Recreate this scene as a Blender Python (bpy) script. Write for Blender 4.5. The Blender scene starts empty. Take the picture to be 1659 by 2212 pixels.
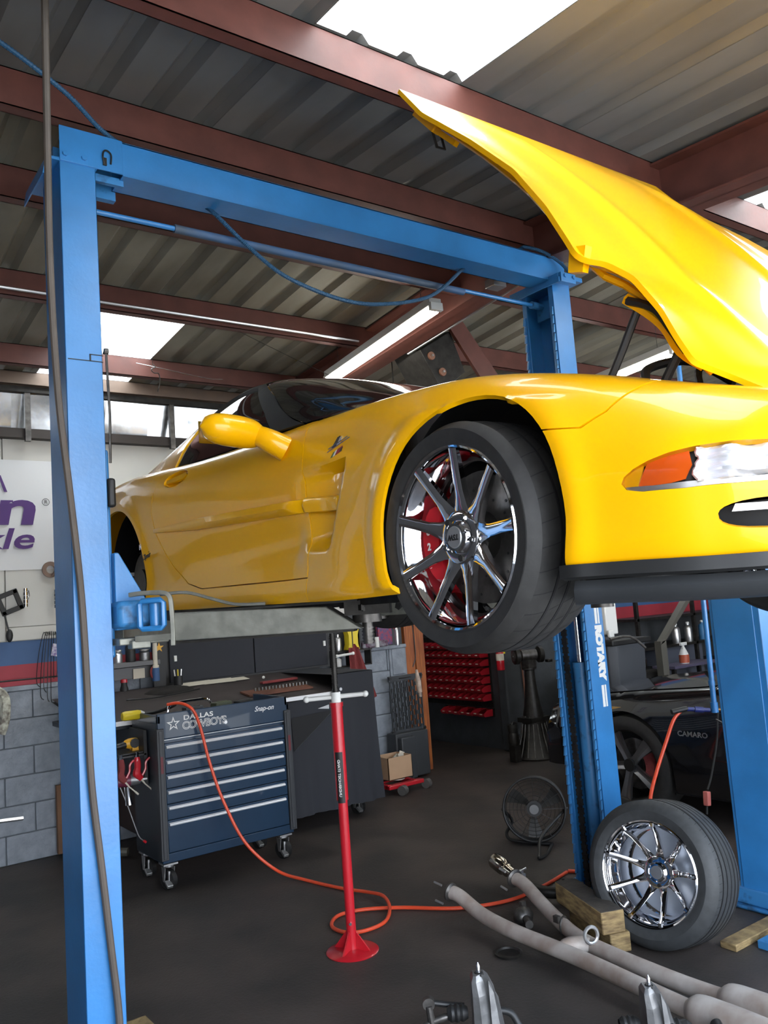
import bpy, bmesh, math, random
import numpy as np
from mathutils import Vector, Matrix
from mathutils.geometry import delaunay_2d_cdt
random.seed(7)
SC = bpy.context.scene
COL = SC.collection
# ---------------------------------------------------------------- camera
FPX = 1800.0; CAM_H = 1.62
pitch = math.atan(FPX / 16144.0); roll = math.radians(4.24); yaw = math.radians(53.8)
F0 = Vector((math.cos(yaw), math.sin(yaw), 0)); R0 = Vector((math.sin(yaw), -math.cos(yaw), 0)); ZZ = Vector((0, 0, 1))
Fv = F0 * math.cos(pitch) + ZZ * math.sin(pitch); U0 = -F0 * math.sin(pitch) + ZZ * math.cos(pitch)
Rv = R0 * math.cos(roll) - U0 * math.sin(roll); Uv = U0 * math.cos(roll) + R0 * math.sin(roll)
cam = bpy.data.cameras.new('camera'); camo = bpy.data.objects.new('camera', cam); COL.objects.link(camo)
camo.matrix_world = Matrix(((Rv.x, Uv.x, -Fv.x, 0), (Rv.y, Uv.y, -Fv.y, 0), (Rv.z, Uv.z, -Fv.z, CAM_H), (0, 0, 0, 1)))
cam.sensor_fit = 'VERTICAL'; cam.sensor_height = 24.0; cam.lens = FPX / 2212.0 * 24.0
cam.clip_start = 0.05; cam.clip_end = 200
SC.camera = camo
# ---------------------------------------------------------------- world, exposure
w = bpy.data.worlds.new('sky'); SC.world = w; w.use_nodes = True
nt = w.node_tree; nt.nodes.clear()
wo = nt.nodes.new('ShaderNodeOutputWorld'); bg = nt.nodes.new('ShaderNodeBackground')
tc = nt.nodes.new('ShaderNodeTexCoord'); sp = nt.nodes.new('ShaderNodeSeparateXYZ'); rp = nt.nodes.new('ShaderNodeValToRGB')
nt.links.new(tc.outputs['Generated'], sp.inputs[0]); nt.links.new(sp.outputs['Z'], rp.inputs[0])
rp.color_ramp.elements[0].position = 0.0; rp.color_ramp.elements[0].color = (0.95, 0.96, 1.0, 1)
rp.color_ramp.elements[1].position = 0.6; rp.color_ramp.elements[1].color = (0.62, 0.78, 1.0, 1)
nt.links.new(rp.outputs[0], bg.inputs[0]); bg.inputs[1].default_value = 3.8
nt.links.new(bg.outputs[0], wo.inputs[0])
sun = bpy.data.lights.new('sun', 'SUN'); suno = bpy.data.objects.new('sun', sun); COL.objects.link(suno)
sun.energy = 6.0; sun.angle = math.radians(2); sun.color = (1.0, 0.95, 0.86)
suno.rotation_euler = Vector((-0.25, 0.15, 1.0)).to_track_quat('Z', 'Y').to_euler()
SC.view_settings.view_transform = 'Standard'; SC.view_settings.look = 'None'
SC.view_settings.gamma = 1.0; SC.view_settings.use_curve_mapping = False
SC.view_settings.exposure = 1.15

# ---------------------------------------------------------------- materials
MATS = {}
def mat(name, col, rough=0.5, metal=0.0, var=0.0, vscale=6.0, bump=0.0, bscale=40.0, coat=0.0, emit=None, estr=0.0,
        alpha=None, trans=0.0, col2=None, stretch=None, contrast=None, spec=None):
    if name in MATS: return MATS[name]
    m = bpy.data.materials.new(name); m.use_nodes = True
    n = m.node_tree.nodes; l = m.node_tree.links
    b = n['Principled BSDF']
    b.inputs['Base Color'].default_value = (*col, 1); b.inputs['Roughness'].default_value = rough
    b.inputs['Metallic'].default_value = metal
    if spec is not None: b.inputs['Specular IOR Level'].default_value = spec
    if coat: b.inputs['Coat Weight'].default_value = coat; b.inputs['Coat Roughness'].default_value = 0.03
    if trans: b.inputs['Transmission Weight'].default_value = trans
    if emit: b.inputs['Emission Color'].default_value = (*emit, 1); b.inputs['Emission Strength'].default_value = estr
    if alpha is not None: b.inputs['Alpha'].default_value = alpha
    if var or bump:
        t = n.new('ShaderNodeTexCoord'); mp = n.new('ShaderNodeMapping'); l.new(t.outputs['Object'], mp.inputs[0])
        if stretch: mp.inputs['Scale'].default_value = stretch
    if var:
        nz = n.new('ShaderNodeTexNoise'); nz.inputs['Scale'].default_value = vscale; nz.inputs['Detail'].default_value = 6
        l.new(mp.outputs[0], nz.inputs['Vector'])
        cr = n.new('ShaderNodeValToRGB')
        c2 = col2 or tuple(c * (1 - var) for c in col)
        lo, hi = contrast or (0.35, 0.65)
        cr.color_ramp.elements[0].position = lo; cr.color_ramp.elements[0].color = (*c2, 1)
        cr.color_ramp.elements[1].position = hi; cr.color_ramp.elements[1].color = (*col, 1)
        l.new(nz.outputs['Fac'], cr.inputs[0]); l.new(cr.outputs[0], b.inputs['Base Color'])
    if bump:
        nb = n.new('ShaderNodeTexNoise'); nb.inputs['Scale'].default_value = bscale; nb.inputs['Detail'].default_value = 4
        l.new(mp.outputs[0], nb.inputs['Vector'])
        bp = n.new('ShaderNodeBump'); bp.inputs['Strength'].default_value = bump; bp.inputs['Distance'].default_value = 0.01
        l.new(nb.outputs['Fac'], bp.inputs['Height']); l.new(bp.outputs[0], b.inputs['Normal'])
    MATS[name] = m
    return m

YEL = mat('yellow_paint', (0.88, 0.435, 0.001), 0.30, coat=.45, spec=.22, var=0.03, vscale=2)
BLUE = mat('lift_blue', (0.030, 0.21, 0.52), 0.36, spec=.9, var=0.18, vscale=5, bump=0.06, bscale=60)
BLUE2 = mat('lift_blue_worn', (0.04, 0.20, 0.45), 0.42, var=0.6, vscale=14, col2=(0.02, 0.06, 0.12), contrast=(0.3, 0.45), bump=0.1)
CHROME = mat('chrome', (0.86, 0.86, 0.88), 0.05, 1.0, bump=0.02, bscale=8)
RUBBER = mat('tyre_rubber', (0.026, 0.025, 0.024), 0.62, var=0.3, vscale=30, bump=0.05, bscale=90)
RUBBER2 = mat('tyre_rubber_worn', (0.045, 0.048, 0.05), 0.55, var=0.25, vscale=30, bump=0.05, bscale=90)
BLACK = mat('black_plastic', (0.012, 0.012, 0.012), 0.5, bump=0.03)
DARK = mat('dark_liner', (0.006, 0.006, 0.007), 0.7)
GLASSB = mat('tinted_glass', (0.008, 0.009, 0.010), 0.04, coat=1.0)
ROOFB = mat('black_roof', (0.009, 0.009, 0.010), 0.10, coat=1.0)
PRIM = mat('red_primer', (0.115, 0.036, 0.026), 0.55, var=0.25, vscale=9, bump=0.05)
TAN = mat('tan_primer', (0.19, 0.13, 0.095), 0.6, var=0.2, vscale=7)
GALV = mat('galvanised_sheet', (0.20, 0.195, 0.185), 0.55, 0.2, var=0.35, vscale=3, col2=(0.145, 0.14, 0.13), bump=0.05, stretch=(1, .35, 1))
GALV2 = mat('aged_galvanised_sheet', (0.30, 0.285, 0.235), 0.6, 0.15, var=0.4, vscale=3, col2=(0.18, 0.165, 0.13), bump=0.05, stretch=(1, .35, 1))
FLOOR = mat('oily_floor', (0.062, 0.047, 0.040), 0.62, var=0.5, vscale=2.4, col2=(0.030, 0.025, 0.022), bump=0.25, bscale=70)
CMU = mat('grey_block_paint', (0.26, 0.29, 0.33), 0.55, var=0.25, vscale=12, bump=0.5, bscale=50)
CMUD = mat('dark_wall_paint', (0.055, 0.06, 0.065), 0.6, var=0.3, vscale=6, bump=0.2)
MORT = mat('mortar', (0.12, 0.135, 0.15), 0.8)
WALLW = mat('cream_wall', (0.62, 0.60, 0.55), 0.7, var=0.06, vscale=3)
STRB = mat('blue_stripe', (0.045, 0.105, 0.24), 0.6, var=0.1)
STRR = mat('red_stripe', (0.33, 0.03, 0.045), 0.6, var=0.1)
FOIL = mat('foil_band', (0.72, 0.74, 0.76), 0.22, 0.9, bump=0.5, bscale=3)
BROWN = mat('dark_brown', (0.035, 0.025, 0.02), 0.6)
CAB = mat('cabinet_blue', (0.009, 0.032, 0.068), 0.3, coat=0.3, var=0.1)
CABD = mat('cabinet_dark', (0.010, 0.016, 0.024), 0.4)
ALU = mat('aluminium', (0.62, 0.62, 0.62), 0.32, 0.9, bump=0.05)
SILV = mat('silver_arm_paint', (0.30, 0.30, 0.26), 0.45, 0.5, var=0.3, vscale=16, bump=0.15, bscale=20)
STEEL = mat('worn_steel', (0.16, 0.15, 0.14), 0.42, 0.8, var=0.5, vscale=20, bump=0.1)
DSTEEL = mat('oily_steel', (0.045, 0.042, 0.038), 0.45, 0.6, var=0.4, vscale=20, bump=0.1)
RED = mat('red_paint', (0.52, 0.012, 0.022), 0.32, coat=0.4, var=0.08)
REDP = mat('red_plastic', (0.36, 0.010, 0.018), 0.4)
WHITE = mat('white_paint', (0.75, 0.75, 0.72), 0.45)
ORANGE = mat('orange_rubber', (0.75, 0.075, 0.025), 0.4, var=0.1, vscale=30)
ORWOOD = mat('orange_wood', (0.42, 0.13, 0.03), 0.5, var=0.6, vscale=6, col2=(0.2, 0.05, 0.015), stretch=(6, 6, .6))
WOOD = mat('rough_timber', (0.36, 0.255, 0.11), 0.75, var=0.6, vscale=14, col2=(0.14, 0.09, 0.04), bump=0.4, stretch=(1, 1, 4))
WOODD = mat('dirty_timber', (0.085, 0.07, 0.055), 0.75, var=0.6, vscale=10, col2=(0.04, 0.035, 0.03), bump=0.4)
PLYW = mat('brown_plywood', (0.20, 0.10, 0.05), 0.7, var=0.4, vscale=5)
CARD = mat('cardboard', (0.47, 0.30, 0.18), 0.8, var=0.08)
CLOTH = mat('black_cloth', (0.024, 0.026, 0.033), 0.85, bump=0.3, bscale=10)
MAT_ = mat('rubber_mat', (0.045, 0.035, 0.034), 0.7, var=0.2)
YELP = mat('yellow_plastic', (0.72, 0.55, 0.02), 0.4)
DWY = mat('tool_yellow', (0.75, 0.38, 0.02), 0.4)
TOWEL = mat('red_towel', (0.20, 0.035, 0.035), 0.95, bump=0.4, bscale=60)
PIPE = mat('exhaust_pipe', (0.50, 0.45, 0.41), 0.55, 0.15, var=0.45, vscale=7, col2=(0.30, 0.23, 0.19), bump=0.08)
CASTAL = mat('cast_aluminium', (0.36, 0.36, 0.36), 0.42, 0.8, var=0.4, vscale=12, bump=0.15)
CABLE = mat('grey_brown_cable', (0.10, 0.08, 0.065), 0.55, var=0.2)
BROWNB = mat('brick_red_block', (0.22, 0.055, 0.03), 0.8, var=0.3)
GREYP = mat('dark_grey_plastic', (0.035, 0.038, 0.042), 0.5, bump=0.05)
PURP = mat('purple_print', (0.075, 0.022, 0.16), 0.5)
BANN = mat('banner_vinyl', (0.70, 0.70, 0.70), 0.35, bump=0.25, bscale=5)
CAMB = mat('black_car_paint', (0.006, 0.006, 0.007), 0.12, coat=1.0)
LAMPW = mat('lamp_tube', (1, 1, 1), 0.3, emit=(1.0, 0.97, 0.88), estr=14)
AMBER = mat('amber_lens', (0.8, 0.12, 0.01), 0.12, coat=1.0)
PINK = mat('salmon_plastic', (0.62, 0.17, 0.14), 0.5)
INK = mat('black_ink', (0.01, 0.01, 0.01), 0.5)
PAPER = mat('paper', (0.62, 0.57, 0.47), 0.8)
YARD = mat('concrete_yard', (0.60, 0.58, 0.54), 0.8, var=0.2, vscale=1)
def clear_glass(name, tint=(1, 1, 1), fac=0.12):
    m = bpy.data.materials.new(name); m.use_nodes = True; n = m.node_tree.nodes; l = m.node_tree.links
    n.clear(); o = n.new('ShaderNodeOutputMaterial'); mx = n.new('ShaderNodeMixShader')
    t = n.new('ShaderNodeBsdfTransparent'); g = n.new('ShaderNodeBsdfGlossy')
    t.inputs[0].default_value = (*tint, 1); g.inputs['Roughness'].default_value = 0.03
    fr = n.new('ShaderNodeFresnel'); fr.inputs[0].default_value = 1.45
    l.new(fr.outputs[0], mx.inputs[0]); l.new(t.outputs[0], mx.inputs[1]); l.new(g.outputs[0], mx.inputs[2]); l.new(mx.outputs[0], o.inputs[0])
    return m
LENS = clear_glass('clear_lens')
SKYL = bpy.data.materials.new('translucent_skylight'); SKYL.use_nodes = True
_n = SKYL.node_tree.nodes; _l = SKYL.node_tree.links; _n.clear()
_o = _n.new('ShaderNodeOutputMaterial'); _mx = _n.new('ShaderNodeMixShader'); _t = _n.new('ShaderNodeBsdfTranslucent'); _tt = _n.new('ShaderNodeBsdfTransparent')
_t.inputs[0].default_value = (0.95, 0.94, 0.90, 1); _mx.inputs[0].default_value = 0.12
_l.new(_t.outputs[0], _mx.inputs[1]); _l.new(_tt.outputs[0], _mx.inputs[2]); _l.new(_mx.outputs[0], _o.inputs[0])

# ---------------------------------------------------------------- mesh helpers
WL = {}      # world position of each object's origin (everything is built unrotated)
def V(*a): return Vector(a)
class MB:
    def __init__(s): s.v = []; s.f = []; s.m = []; s.cur = 0
    def add(s, vs, fs):
        o = len(s.v); s.v += [tuple(p) for p in vs]
        for f in fs: s.f.append(tuple(i + o for i in f)); s.m.append(s.cur)
        return s
    def box(s, x0, x1, y0, y1, z0, z1, rot=None):
        vs = [V(x, y, z) for x in (x0, x1) for y in (y0, y1) for z in (z0, z1)]
        if rot is not None: vs = [rot @ p for p in vs]
        return s.add(vs, [(0, 1, 3, 2), (4, 6, 7, 5), (0, 4, 5, 1), (2, 3, 7, 6), (0, 2, 6, 4), (1, 5, 7, 3)])
    def bx(s, c, size, rot=None):   # centred box with optional rotation Matrix(3x3)
        h = [q / 2 for q in size]; c = Vector(c)
        vs = [V(x, y, z) for x in (-h[0], h[0]) for y in (-h[1], h[1]) for z in (-h[2], h[2])]
        if rot is not None: vs = [rot @ p for p in vs]
        return s.add([p + c for p in vs], [(0, 1, 3, 2), (4, 6, 7, 5), (0, 4, 5, 1), (2, 3, 7, 6), (0, 2, 6, 4), (1, 5, 7, 3)])
    def cyl(s, a, b, r, r2=None, n=16, cap=True):
        a = Vector(a); b = Vector(b); r2 = r if r2 is None else r2
        d = (b - a).normalized(); u = d.orthogonal().normalized(); w_ = d.cross(u)
        vs = [a + (u * math.cos(t) + w_ * math.sin(t)) * r for t in [2 * math.pi * i / n for i in range(n)]]
        vs += [b + (u * math.cos(t) + w_ * math.sin(t)) * r2 for t in [2 * math.pi * i / n for i in range(n)]]
        fs = [(i, (i + 1) % n, n + (i + 1) % n, n + i) for i in range(n)]
        if cap: fs += [tuple(range(n))[::-1], tuple(range(n, 2 * n))]
        return s.add(vs, fs)
    def tube(s, pts, r, n=10, cap=True, closed=False):
        P = [Vector(p) for p in pts]; N = len(P)
        rr = r if isinstance(r, (list, tuple)) else [r] * N
        T = []
        for i in range(N):
            if closed: t = P[(i + 1) % N] - P[i - 1]
            else: t = P[min(i + 1, N - 1)] - P[max(i - 1, 0)]
            T.append(t.normalized())
        u = T[0].orthogonal().normalized(); vs = []
        for i in range(N):
            u = (u - T[i] * u.dot(T[i]));
            u = u.normalized() if u.length > 1e-6 else T[i].orthogonal().normalized()
            w_ = T[i].cross(u)
            vs += [P[i] + (u * math.cos(2 * math.pi * k / n) + w_ * math.sin(2 * math.pi * k / n)) * rr[i] for k in range(n)]
        fs = []
        for i in range(N if closed else N - 1):
            j = (i + 1) % N
            for k in range(n): fs.append((i * n + k, i * n + (k + 1) % n, j * n + (k + 1) % n, j * n + k))
        if cap and not closed: fs += [tuple(range(n))[::-1], tuple(range((N - 1) * n, N * n))]
        return s.add(vs, fs)
    def lathe(s, prof, o, d, n=32, a0=0, a1=2 * math.pi, u=None):   # prof [(h,r)] along axis d from o
        o = Vector(o); d = Vector(d).normalized(); u = (Vector(u) if u is not None else d.orthogonal()).normalized(); w_ = d.cross(u)
        full = abs(a1 - a0 - 2 * math.pi) < 1e-6; m = n if full else n + 1
        vs = []
        for h, r in prof:
            for k in range(m):
                t = a0 + (a1 - a0) * k / n
                vs.append(o + d * h + (u * math.cos(t) + w_ * math.sin(t)) * r)
        fs = []
        for i in range(len(prof) - 1):
            for k in range(n):
                k2 = (k + 1) % m
                fs.append((i * m + k, i * m + k2, (i + 1) * m + k2, (i + 1) * m + k))
        return s.add(vs, fs)
    def prism(s, poly, fn, t0, t1):    # poly 2d points, fn(a,b,t)->point
        n = len(poly)
        vs = [fn(a, b, t0) for a, b in poly] + [fn(a, b, t1) for a, b in poly]
        fs = [(i, (i + 1) % n, n + (i + 1) % n, n + i) for i in range(n)] + [tuple(range(n))[::-1], tuple(range(n, 2 * n))]
        return s.add(vs, fs)
    def grid(s, rows, closed=False):
        a = len(rows); b = len(rows[0]); vs = [p for r in rows for p in r]
        fs = [(i * b + j, i * b + (j + 1) % b, (i + 1) * b + (j + 1) % b, (i + 1) * b + j) for i in range(a - 1) for j in range(b if closed else b - 1)]
        return s.add(vs, fs)
    def sphere(s, c, r, n=12, m=8, sc=(1, 1, 1)):
        rows = []
        for i in range(m + 1):
            t = math.pi * i / m
            rows.append([V(c[0] + sc[0] * r * math.sin(t) * math.cos(2 * math.pi * k / n), c[1] + sc[1] * r * math.sin(t) * math.sin(2 * math.pi * k / n), c[2] + sc[2] * r * math.cos(t)) for k in range(n)])
        return s.grid(rows, True)

def finish(name, me, mt, parent, smooth, bevel, sub, centre=True, ang=35):
    co = np.empty(len(me.vertices) * 3); me.vertices.foreach_get('co', co); co = co.reshape(-1, 3)
    if centre and len(co):
        c = (co.min(0) + co.max(0)) / 2; c[2] = co[:, 2].min() if parent is None else c[2]
        me.vertices.foreach_set('co', (co - c).ravel()); c = Vector(c)
    else: c = V(0, 0, 0)
    for m in (mt if isinstance(mt, (list, tuple)) else [mt]): me.materials.append(m)
    o = bpy.data.objects.new(name, me); COL.objects.link(o)
    if parent is not None:
        o.parent = parent; o.location = c - WL[parent.name]
    else: o.location = c
    WL[o.name] = c
    if smooth:
        me.shade_smooth() if hasattr(me, 'shade_smooth') else None
        me.set_sharp_from_angle(angle=math.radians(ang))
    if bevel:
        b = o.modifiers.new('bevel', 'BEVEL'); b.width = bevel; b.segments = 2; b.limit_method = 'ANGLE'; b.angle_limit = math.radians(40)
        me.shade_smooth()
        me.set_sharp_from_angle(angle=math.radians(60))
    if sub:
        b = o.modifiers.new('sub', 'SUBSURF'); b.levels = sub; b.render_levels = sub
    return o
def B(name, mb, mt, parent=None, smooth=False, bevel=0, sub=0, ang=35, merge=False, **tags):
    me = bpy.data.meshes.new(name); me.from_pydata(mb.v, [], mb.f)
    if any(mb.m): me.polygons.foreach_set('material_index', mb.m)
    bm = bmesh.new(); bm.from_mesh(me)
    if merge: bmesh.ops.remove_doubles(bm, verts=bm.verts, dist=1e-5)
    bmesh.ops.recalc_face_normals(bm, faces=bm.faces); bm.to_mesh(me); bm.free()
    me.update()
    o = finish(name, me, mt, parent, smooth, bevel, sub, ang=ang)
    for k, v in tags.items(): o[k] = v
    return o
def T(name, loc, label, cat, group=None):
    o = bpy.data.objects.new(name, None); COL.objects.link(o); o.location = loc; o.empty_display_size = .1
    o['label'] = label; o['category'] = cat
    if group: o['group'] = group
    WL[o.name] = Vector(loc)
    return o
def tag(o, label, cat, group=None, kind=None):
    o['label'] = label; o['category'] = cat
    if group: o['group'] = group
    if kind: o['kind'] = kind
    return o
def struct(name, mb, m, **k):
    o = B(name, mb, m, **k); o['kind'] = 'structure'; return o
def cr(pts, n=8, closed=False):   # catmull-rom through points
    P = [Vector(p) for p in pts]; out = []
    N = len(P); rng = range(N if closed else N - 1)
    for i in rng:
        g = (lambda k: P[k % N]) if closed else (lambda k: P[min(max(k, 0), N - 1)])
        p0, p1, p2, p3 = g(i - 1), g(i), g(i + 1), g(i + 2)
        for j in range(n):
            t = j / n
            out.append(0.5 * ((2 * p1) + (-p0 + p2) * t + (2 * p0 - 5 * p1 + 4 * p2 - p3) * t * t + (-p0 + 3 * p1 - 3 * p2 + p3) * t ** 3))
    if not closed: out.append(P[-1])
    return out
def text(name, body, size, origin, ux, uy, m, parent, depth=0.001, off=0.0, shear=0.0, sx=1.0, centre=False, space=1.0):
    cu = bpy.data.curves.new(name, 'FONT'); cu.body = body; cu.size = size; cu.extrude = depth / 2; cu.offset = off; cu.shear = shear
    cu.space_character = space; cu.resolution_u = 4
    if centre: cu.align_x = 'CENTER'; cu.align_y = 'CENTER'
    o = bpy.data.objects.new(name + '_tmp', cu); COL.objects.link(o)
    dg = bpy.context.evaluated_depsgraph_get()
    me = bpy.data.meshes.new_from_object(o.evaluated_get(dg)); bpy.data.objects.remove(o)
    ux = Vector(ux).normalized(); uy = Vector(uy).normalized(); uz = ux.cross(uy)
    for v in me.vertices:
        p = v.co; v.co = Vector(origin) + ux * p.x * sx + uy * p.y + uz * p.z
    me.materials.clear(); me.name = name
    return finish(name, me, m, parent, False, 0, 0)
def copy_tree(root, parent=None):
    c = root.copy(); COL.objects.link(c); c.parent = parent
    WL[c.name] = WL.get(root.name, V(0, 0, 0)).copy()
    for ch in [x for x in CH.get(root.name, [])]: copy_tree(ch, c)
    return c
CH = {}
def index_children():
    CH.clear()
    for o in COL.objects:
        if o.parent: CH.setdefault(o.parent.name, []).append(o)
# ================================================================ STRUCTURE
XW0, XW1 = -3.5, 12.0
YB = 6.55
mb = MB(); mb.box(XW0, XW1, -0.6, 9.0, -0.12, 0.0); struct('floor', mb, FLOOR)
mb = MB(); mb.box(-30, 40, -30, -0.6, -0.14, -0.02); struct('ground', mb, YARD)
# knee wall of painted concrete block (left stretch) with a ledge, block by block
mb = MB(); mb.box(XW0, 4.90, YB + .012, YB + .19, 0, 1.20); kw = struct('wall_back_lower', mb, MORT)
hb = 1.20 / 6; bl = 0.40
proto = {}
for r in range(6):
    x = XW0 - (0.2 if r % 2 else 0)
    while x < 4.89:
        a, b = max(x, XW0), min(x + bl, 4.90)
        if b - a > .03:
            wdt = round(b - a, 3)
            if wdt not in proto:
                q = MB(); q.box(-wdt / 2 + .004, wdt / 2 - .004, 0, .014, .004, hb - .004)
                o = B('block', q, CMU, kw, bevel=.003); proto[wdt] = o
            else:
                o = proto[wdt].copy(); COL.objects.link(o)
            o.location = V((a + b) / 2, YB + .006, r * hb + hb / 2) - WL[kw.name]
        x += bl
mb = MB(); mb.box(XW0, 4.92, YB - .03, YB + .20, 1.20, 1.235); struct('trim_1', mb, CMU, bevel=.006)
mb = MB(); mb.box(4.72, 4.92, YB - .02, YB + .2, 0, 1.2); mb.box(4.74, 4.90, YB - .03, YB + .2, .95, 1.2); struct('trim_2', mb, CMU, bevel=.01)
# upper wall: stripes + cream boards (left of the doorway), each board its own panel
mb = MB(); mb.box(XW0, 4.90, YB + .05, YB + .19, 1.235, 3.5); uw = struct('wall_back_upper', mb, WALLW)
mb = MB(); mb.box(XW0, 2.42, YB + .03, YB + .05, 1.235, 1.385); B('red_stripe', mb, STRR, uw)
mb = MB(); mb.box(XW0, 2.42, YB + .03, YB + .05, 1.385, 1.555); B('blue_stripe', mb, STRB, uw)
mb = MB(); mb.box(-3.5, -.11, YB + .02, YB + .05, 1.56, 3.06); B('wall_board', mb, CMUD, uw)  # unseen stretch: dark board added to darken reflections in the car side
for i, (a, b, c, d) in enumerate([(-.10, 1.33, 1.56, 3.06), (1.34, 3.76, 1.66, 3.06), (3.77, 4.9, 1.56, 3.06), (1.34, 3.76, 1.56, 1.655)]):
    mb = MB(); mb.box(a, b, YB + .02, YB + .05, c, d); B('wall_board', mb, WALLW, uw, bevel=.002)
mb = MB(); mb.box(2.42, 4.9, YB + .01, YB + .05, 1.235, 1.56); B('wall_board', mb, CMUD, uw)
# dark rails + reflective insulation band under the eave
mb = MB(); mb.box(XW0, 4.9, YB - .06, YB + .06, 3.06, 3.13); struct('trim_3', mb, BROWN)
mb = MB()
for i in range(24):
    a = XW0 + i * .35; rows = []
    for k in range(5):
        z = 3.13 + .30 * k / 4; rows.append([V(a, YB + .03 - .02 * k + .01 * math.sin(i * 2.1 + k), z), V(a + .35, YB + .03 - .02 * k + .01 * math.sin(i * 2.1 + 2.1 + k), z)])
    mb.grid(rows)
struct('trim_4', mb, FOIL, smooth=True)
mb = MB(); mb.box(XW0, 4.9, YB - .10, YB + .06, 3.40, 3.5); struct('trim_5', mb, DSTEEL)
for x in (1.50, 2.63):
    mb = MB(); mb.box(x - .02, x + .02, YB - .09, YB - .05, 3.03, 3.47); struct('trim_6', mb, STEEL)
# recess behind the doorway and the bin wall
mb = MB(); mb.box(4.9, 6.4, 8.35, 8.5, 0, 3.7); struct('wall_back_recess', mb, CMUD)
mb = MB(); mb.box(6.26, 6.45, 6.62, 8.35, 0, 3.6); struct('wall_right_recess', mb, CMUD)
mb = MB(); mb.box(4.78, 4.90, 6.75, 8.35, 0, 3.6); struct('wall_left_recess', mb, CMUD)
mb = MB(); mb.box(6.45, XW1, 6.62, 6.8, 0, 3.6); wr = struct('wall_back_right', mb, mat('grey_wall_upper', (0.16, 0.16, 0.155), 0.7, var=.1))
mb = MB(); mb.box(6.45, XW1, 6.60, 6.62, 1.235, 1.385); B('red_stripe', mb, STRR, wr)
mb = MB(); mb.box(6.45, XW1, 6.60, 6.62, 1.385, 1.555); B('blue_stripe', mb, STRB, wr)
mb = MB(); mb.box(6.45, XW1, 6.59, 6.62, 0, 1.2); B('lower_panel', mb, CMUD, wr)
# rounded pilaster at the corner of the bin wall
mb = MB(); mb.box(6.20, 6.50, 6.52, 6.66, 0, 3.5); struct('trim_7', mb, CMUD, bevel=.02)
# orange door post
for i in range(4):
    mb = MB(); mb.box(4.935 + i * .062, 4.99 + i * .062, 6.56 + .01 * (i % 2), 6.62, 0, 2.7)
    o = B('wood_board', mb, ORWOOD, None, bevel=.003) if i == 0 else B('wood_board', mb, ORWOOD, post, bevel=.003)
    if i == 0: post = o; o.name = 'door_1'; WL['door_1'] = WL.get('wood_board'); o['kind'] = 'structure'
# side wall left and right
mb = MB(); mb.box(XW0 - .15, XW0, -0.6, 9, 0, 4); struct('wall_left', mb, mat('left_wall', (0.09, 0.09, 0.095), 0.7, var=.1))
mb = MB(); mb.box(XW1, XW1 + .15, -0.6, 9, 0, 4); struct('wall_right', mb, MATS['left_wall'])
# unseen front wall, added to shape daylight and darken side reflections; two tall openings
mb = MB()
for a, b in ((XW0, -1.3), (3.5, 4.1), (8.6, XW1)): mb.box(a, b, -.75, -.6, 0, 3.15)
mb.box(XW0, XW1, -.75, -.6, 3.15, 3.62); struct('wall_front_added', mb, MATS['left_wall'])
# ---------------- roof
ZR, YR, SL = 3.8, 3.30, 0.082
def zr(y): return ZR - SL * abs(y - YR)
SKX = (1.585, 2.285)
def sheet_profile(x0, x1, n=3):
    out = []; p = (x1 - x0) / n
    for i in range(n):
        a = x0 + i * p
        out += [(a, 0), (a + p * .56, 0), (a + p * .68, .034), (a + p * .88, .034), (a + p, 0)][0 if i == 0 else 1:]
    return out
def sheet(x0, x1, y0, y1, m, name='roof_sheet', parent=None):
    pr = sheet_profile(x0, x1); rows = []
    for k in range(2):
        y = (y0, y1)[k]; rows.append([V(x, y, zr(y) + h) for x, h in pr])
    mb = MB(); mb.grid(rows)
    rows2 = [[V(p.x, p.y, p.z + .004) for p in r] for r in rows]; mb.grid(rows2)
    return B(name, mb, m, parent)
mb = MB(); mb.box(-3.4, -3.38, YR - .02, YR + .02, ZR - .02, ZR); ceil = struct('ceiling', mb, GALV)
x = 0.855 - .7 * 6; bays = []
SK2 = (4.335, 5.035)
while x < XW1:
    bays.append((x, x + .704)); x += .7
for x0, x1 in bays:
    cx = (x0 + x1) / 2
    if SKX[0] < cx < SKX[1]:
        sheet(x0, x1, -0.6, 0.75, GALV, parent=ceil); sheet(x0, x1, 2.32, YR, GALV, parent=ceil)
        sheet(x0, x1, 0.75, 2.32, SKYL, 'skylight_sheet', ceil)
        sheet(x0, x1, YR, 5.15, GALV2, parent=ceil); sheet(x0, x1, 5.15, 6.75, SKYL, 'skylight_sheet', ceil)
    elif SK2[0] < cx < SK2[1]:
        sheet(x0, x1, -0.6, 1.0, GALV, parent=ceil); sheet(x0, x1, 2.34, YR, GALV, parent=ceil)
        sheet(x0, x1, 1.0, 2.34, SKYL, 'skylight_sheet', ceil); sheet(x0, x1, YR, 8.6, GALV2, parent=ceil)
    elif 8.2 < cx < 8.9 or -2.0 < cx < -1.3:
        sheet(x0, x1, -0.6, YR, GALV, parent=ceil); sheet(x0, x1, YR, 5.1, GALV2, parent=ceil); sheet(x0, x1, 5.1, 6.6, SKYL, 'skylight_sheet', ceil)
    else:
        sheet(x0, x1, -0.6, YR, GALV, parent=ceil); sheet(x0, x1, YR - .02, 6.75 if x1 < 4.3 else 8.6, GALV2, parent=ceil)
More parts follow.
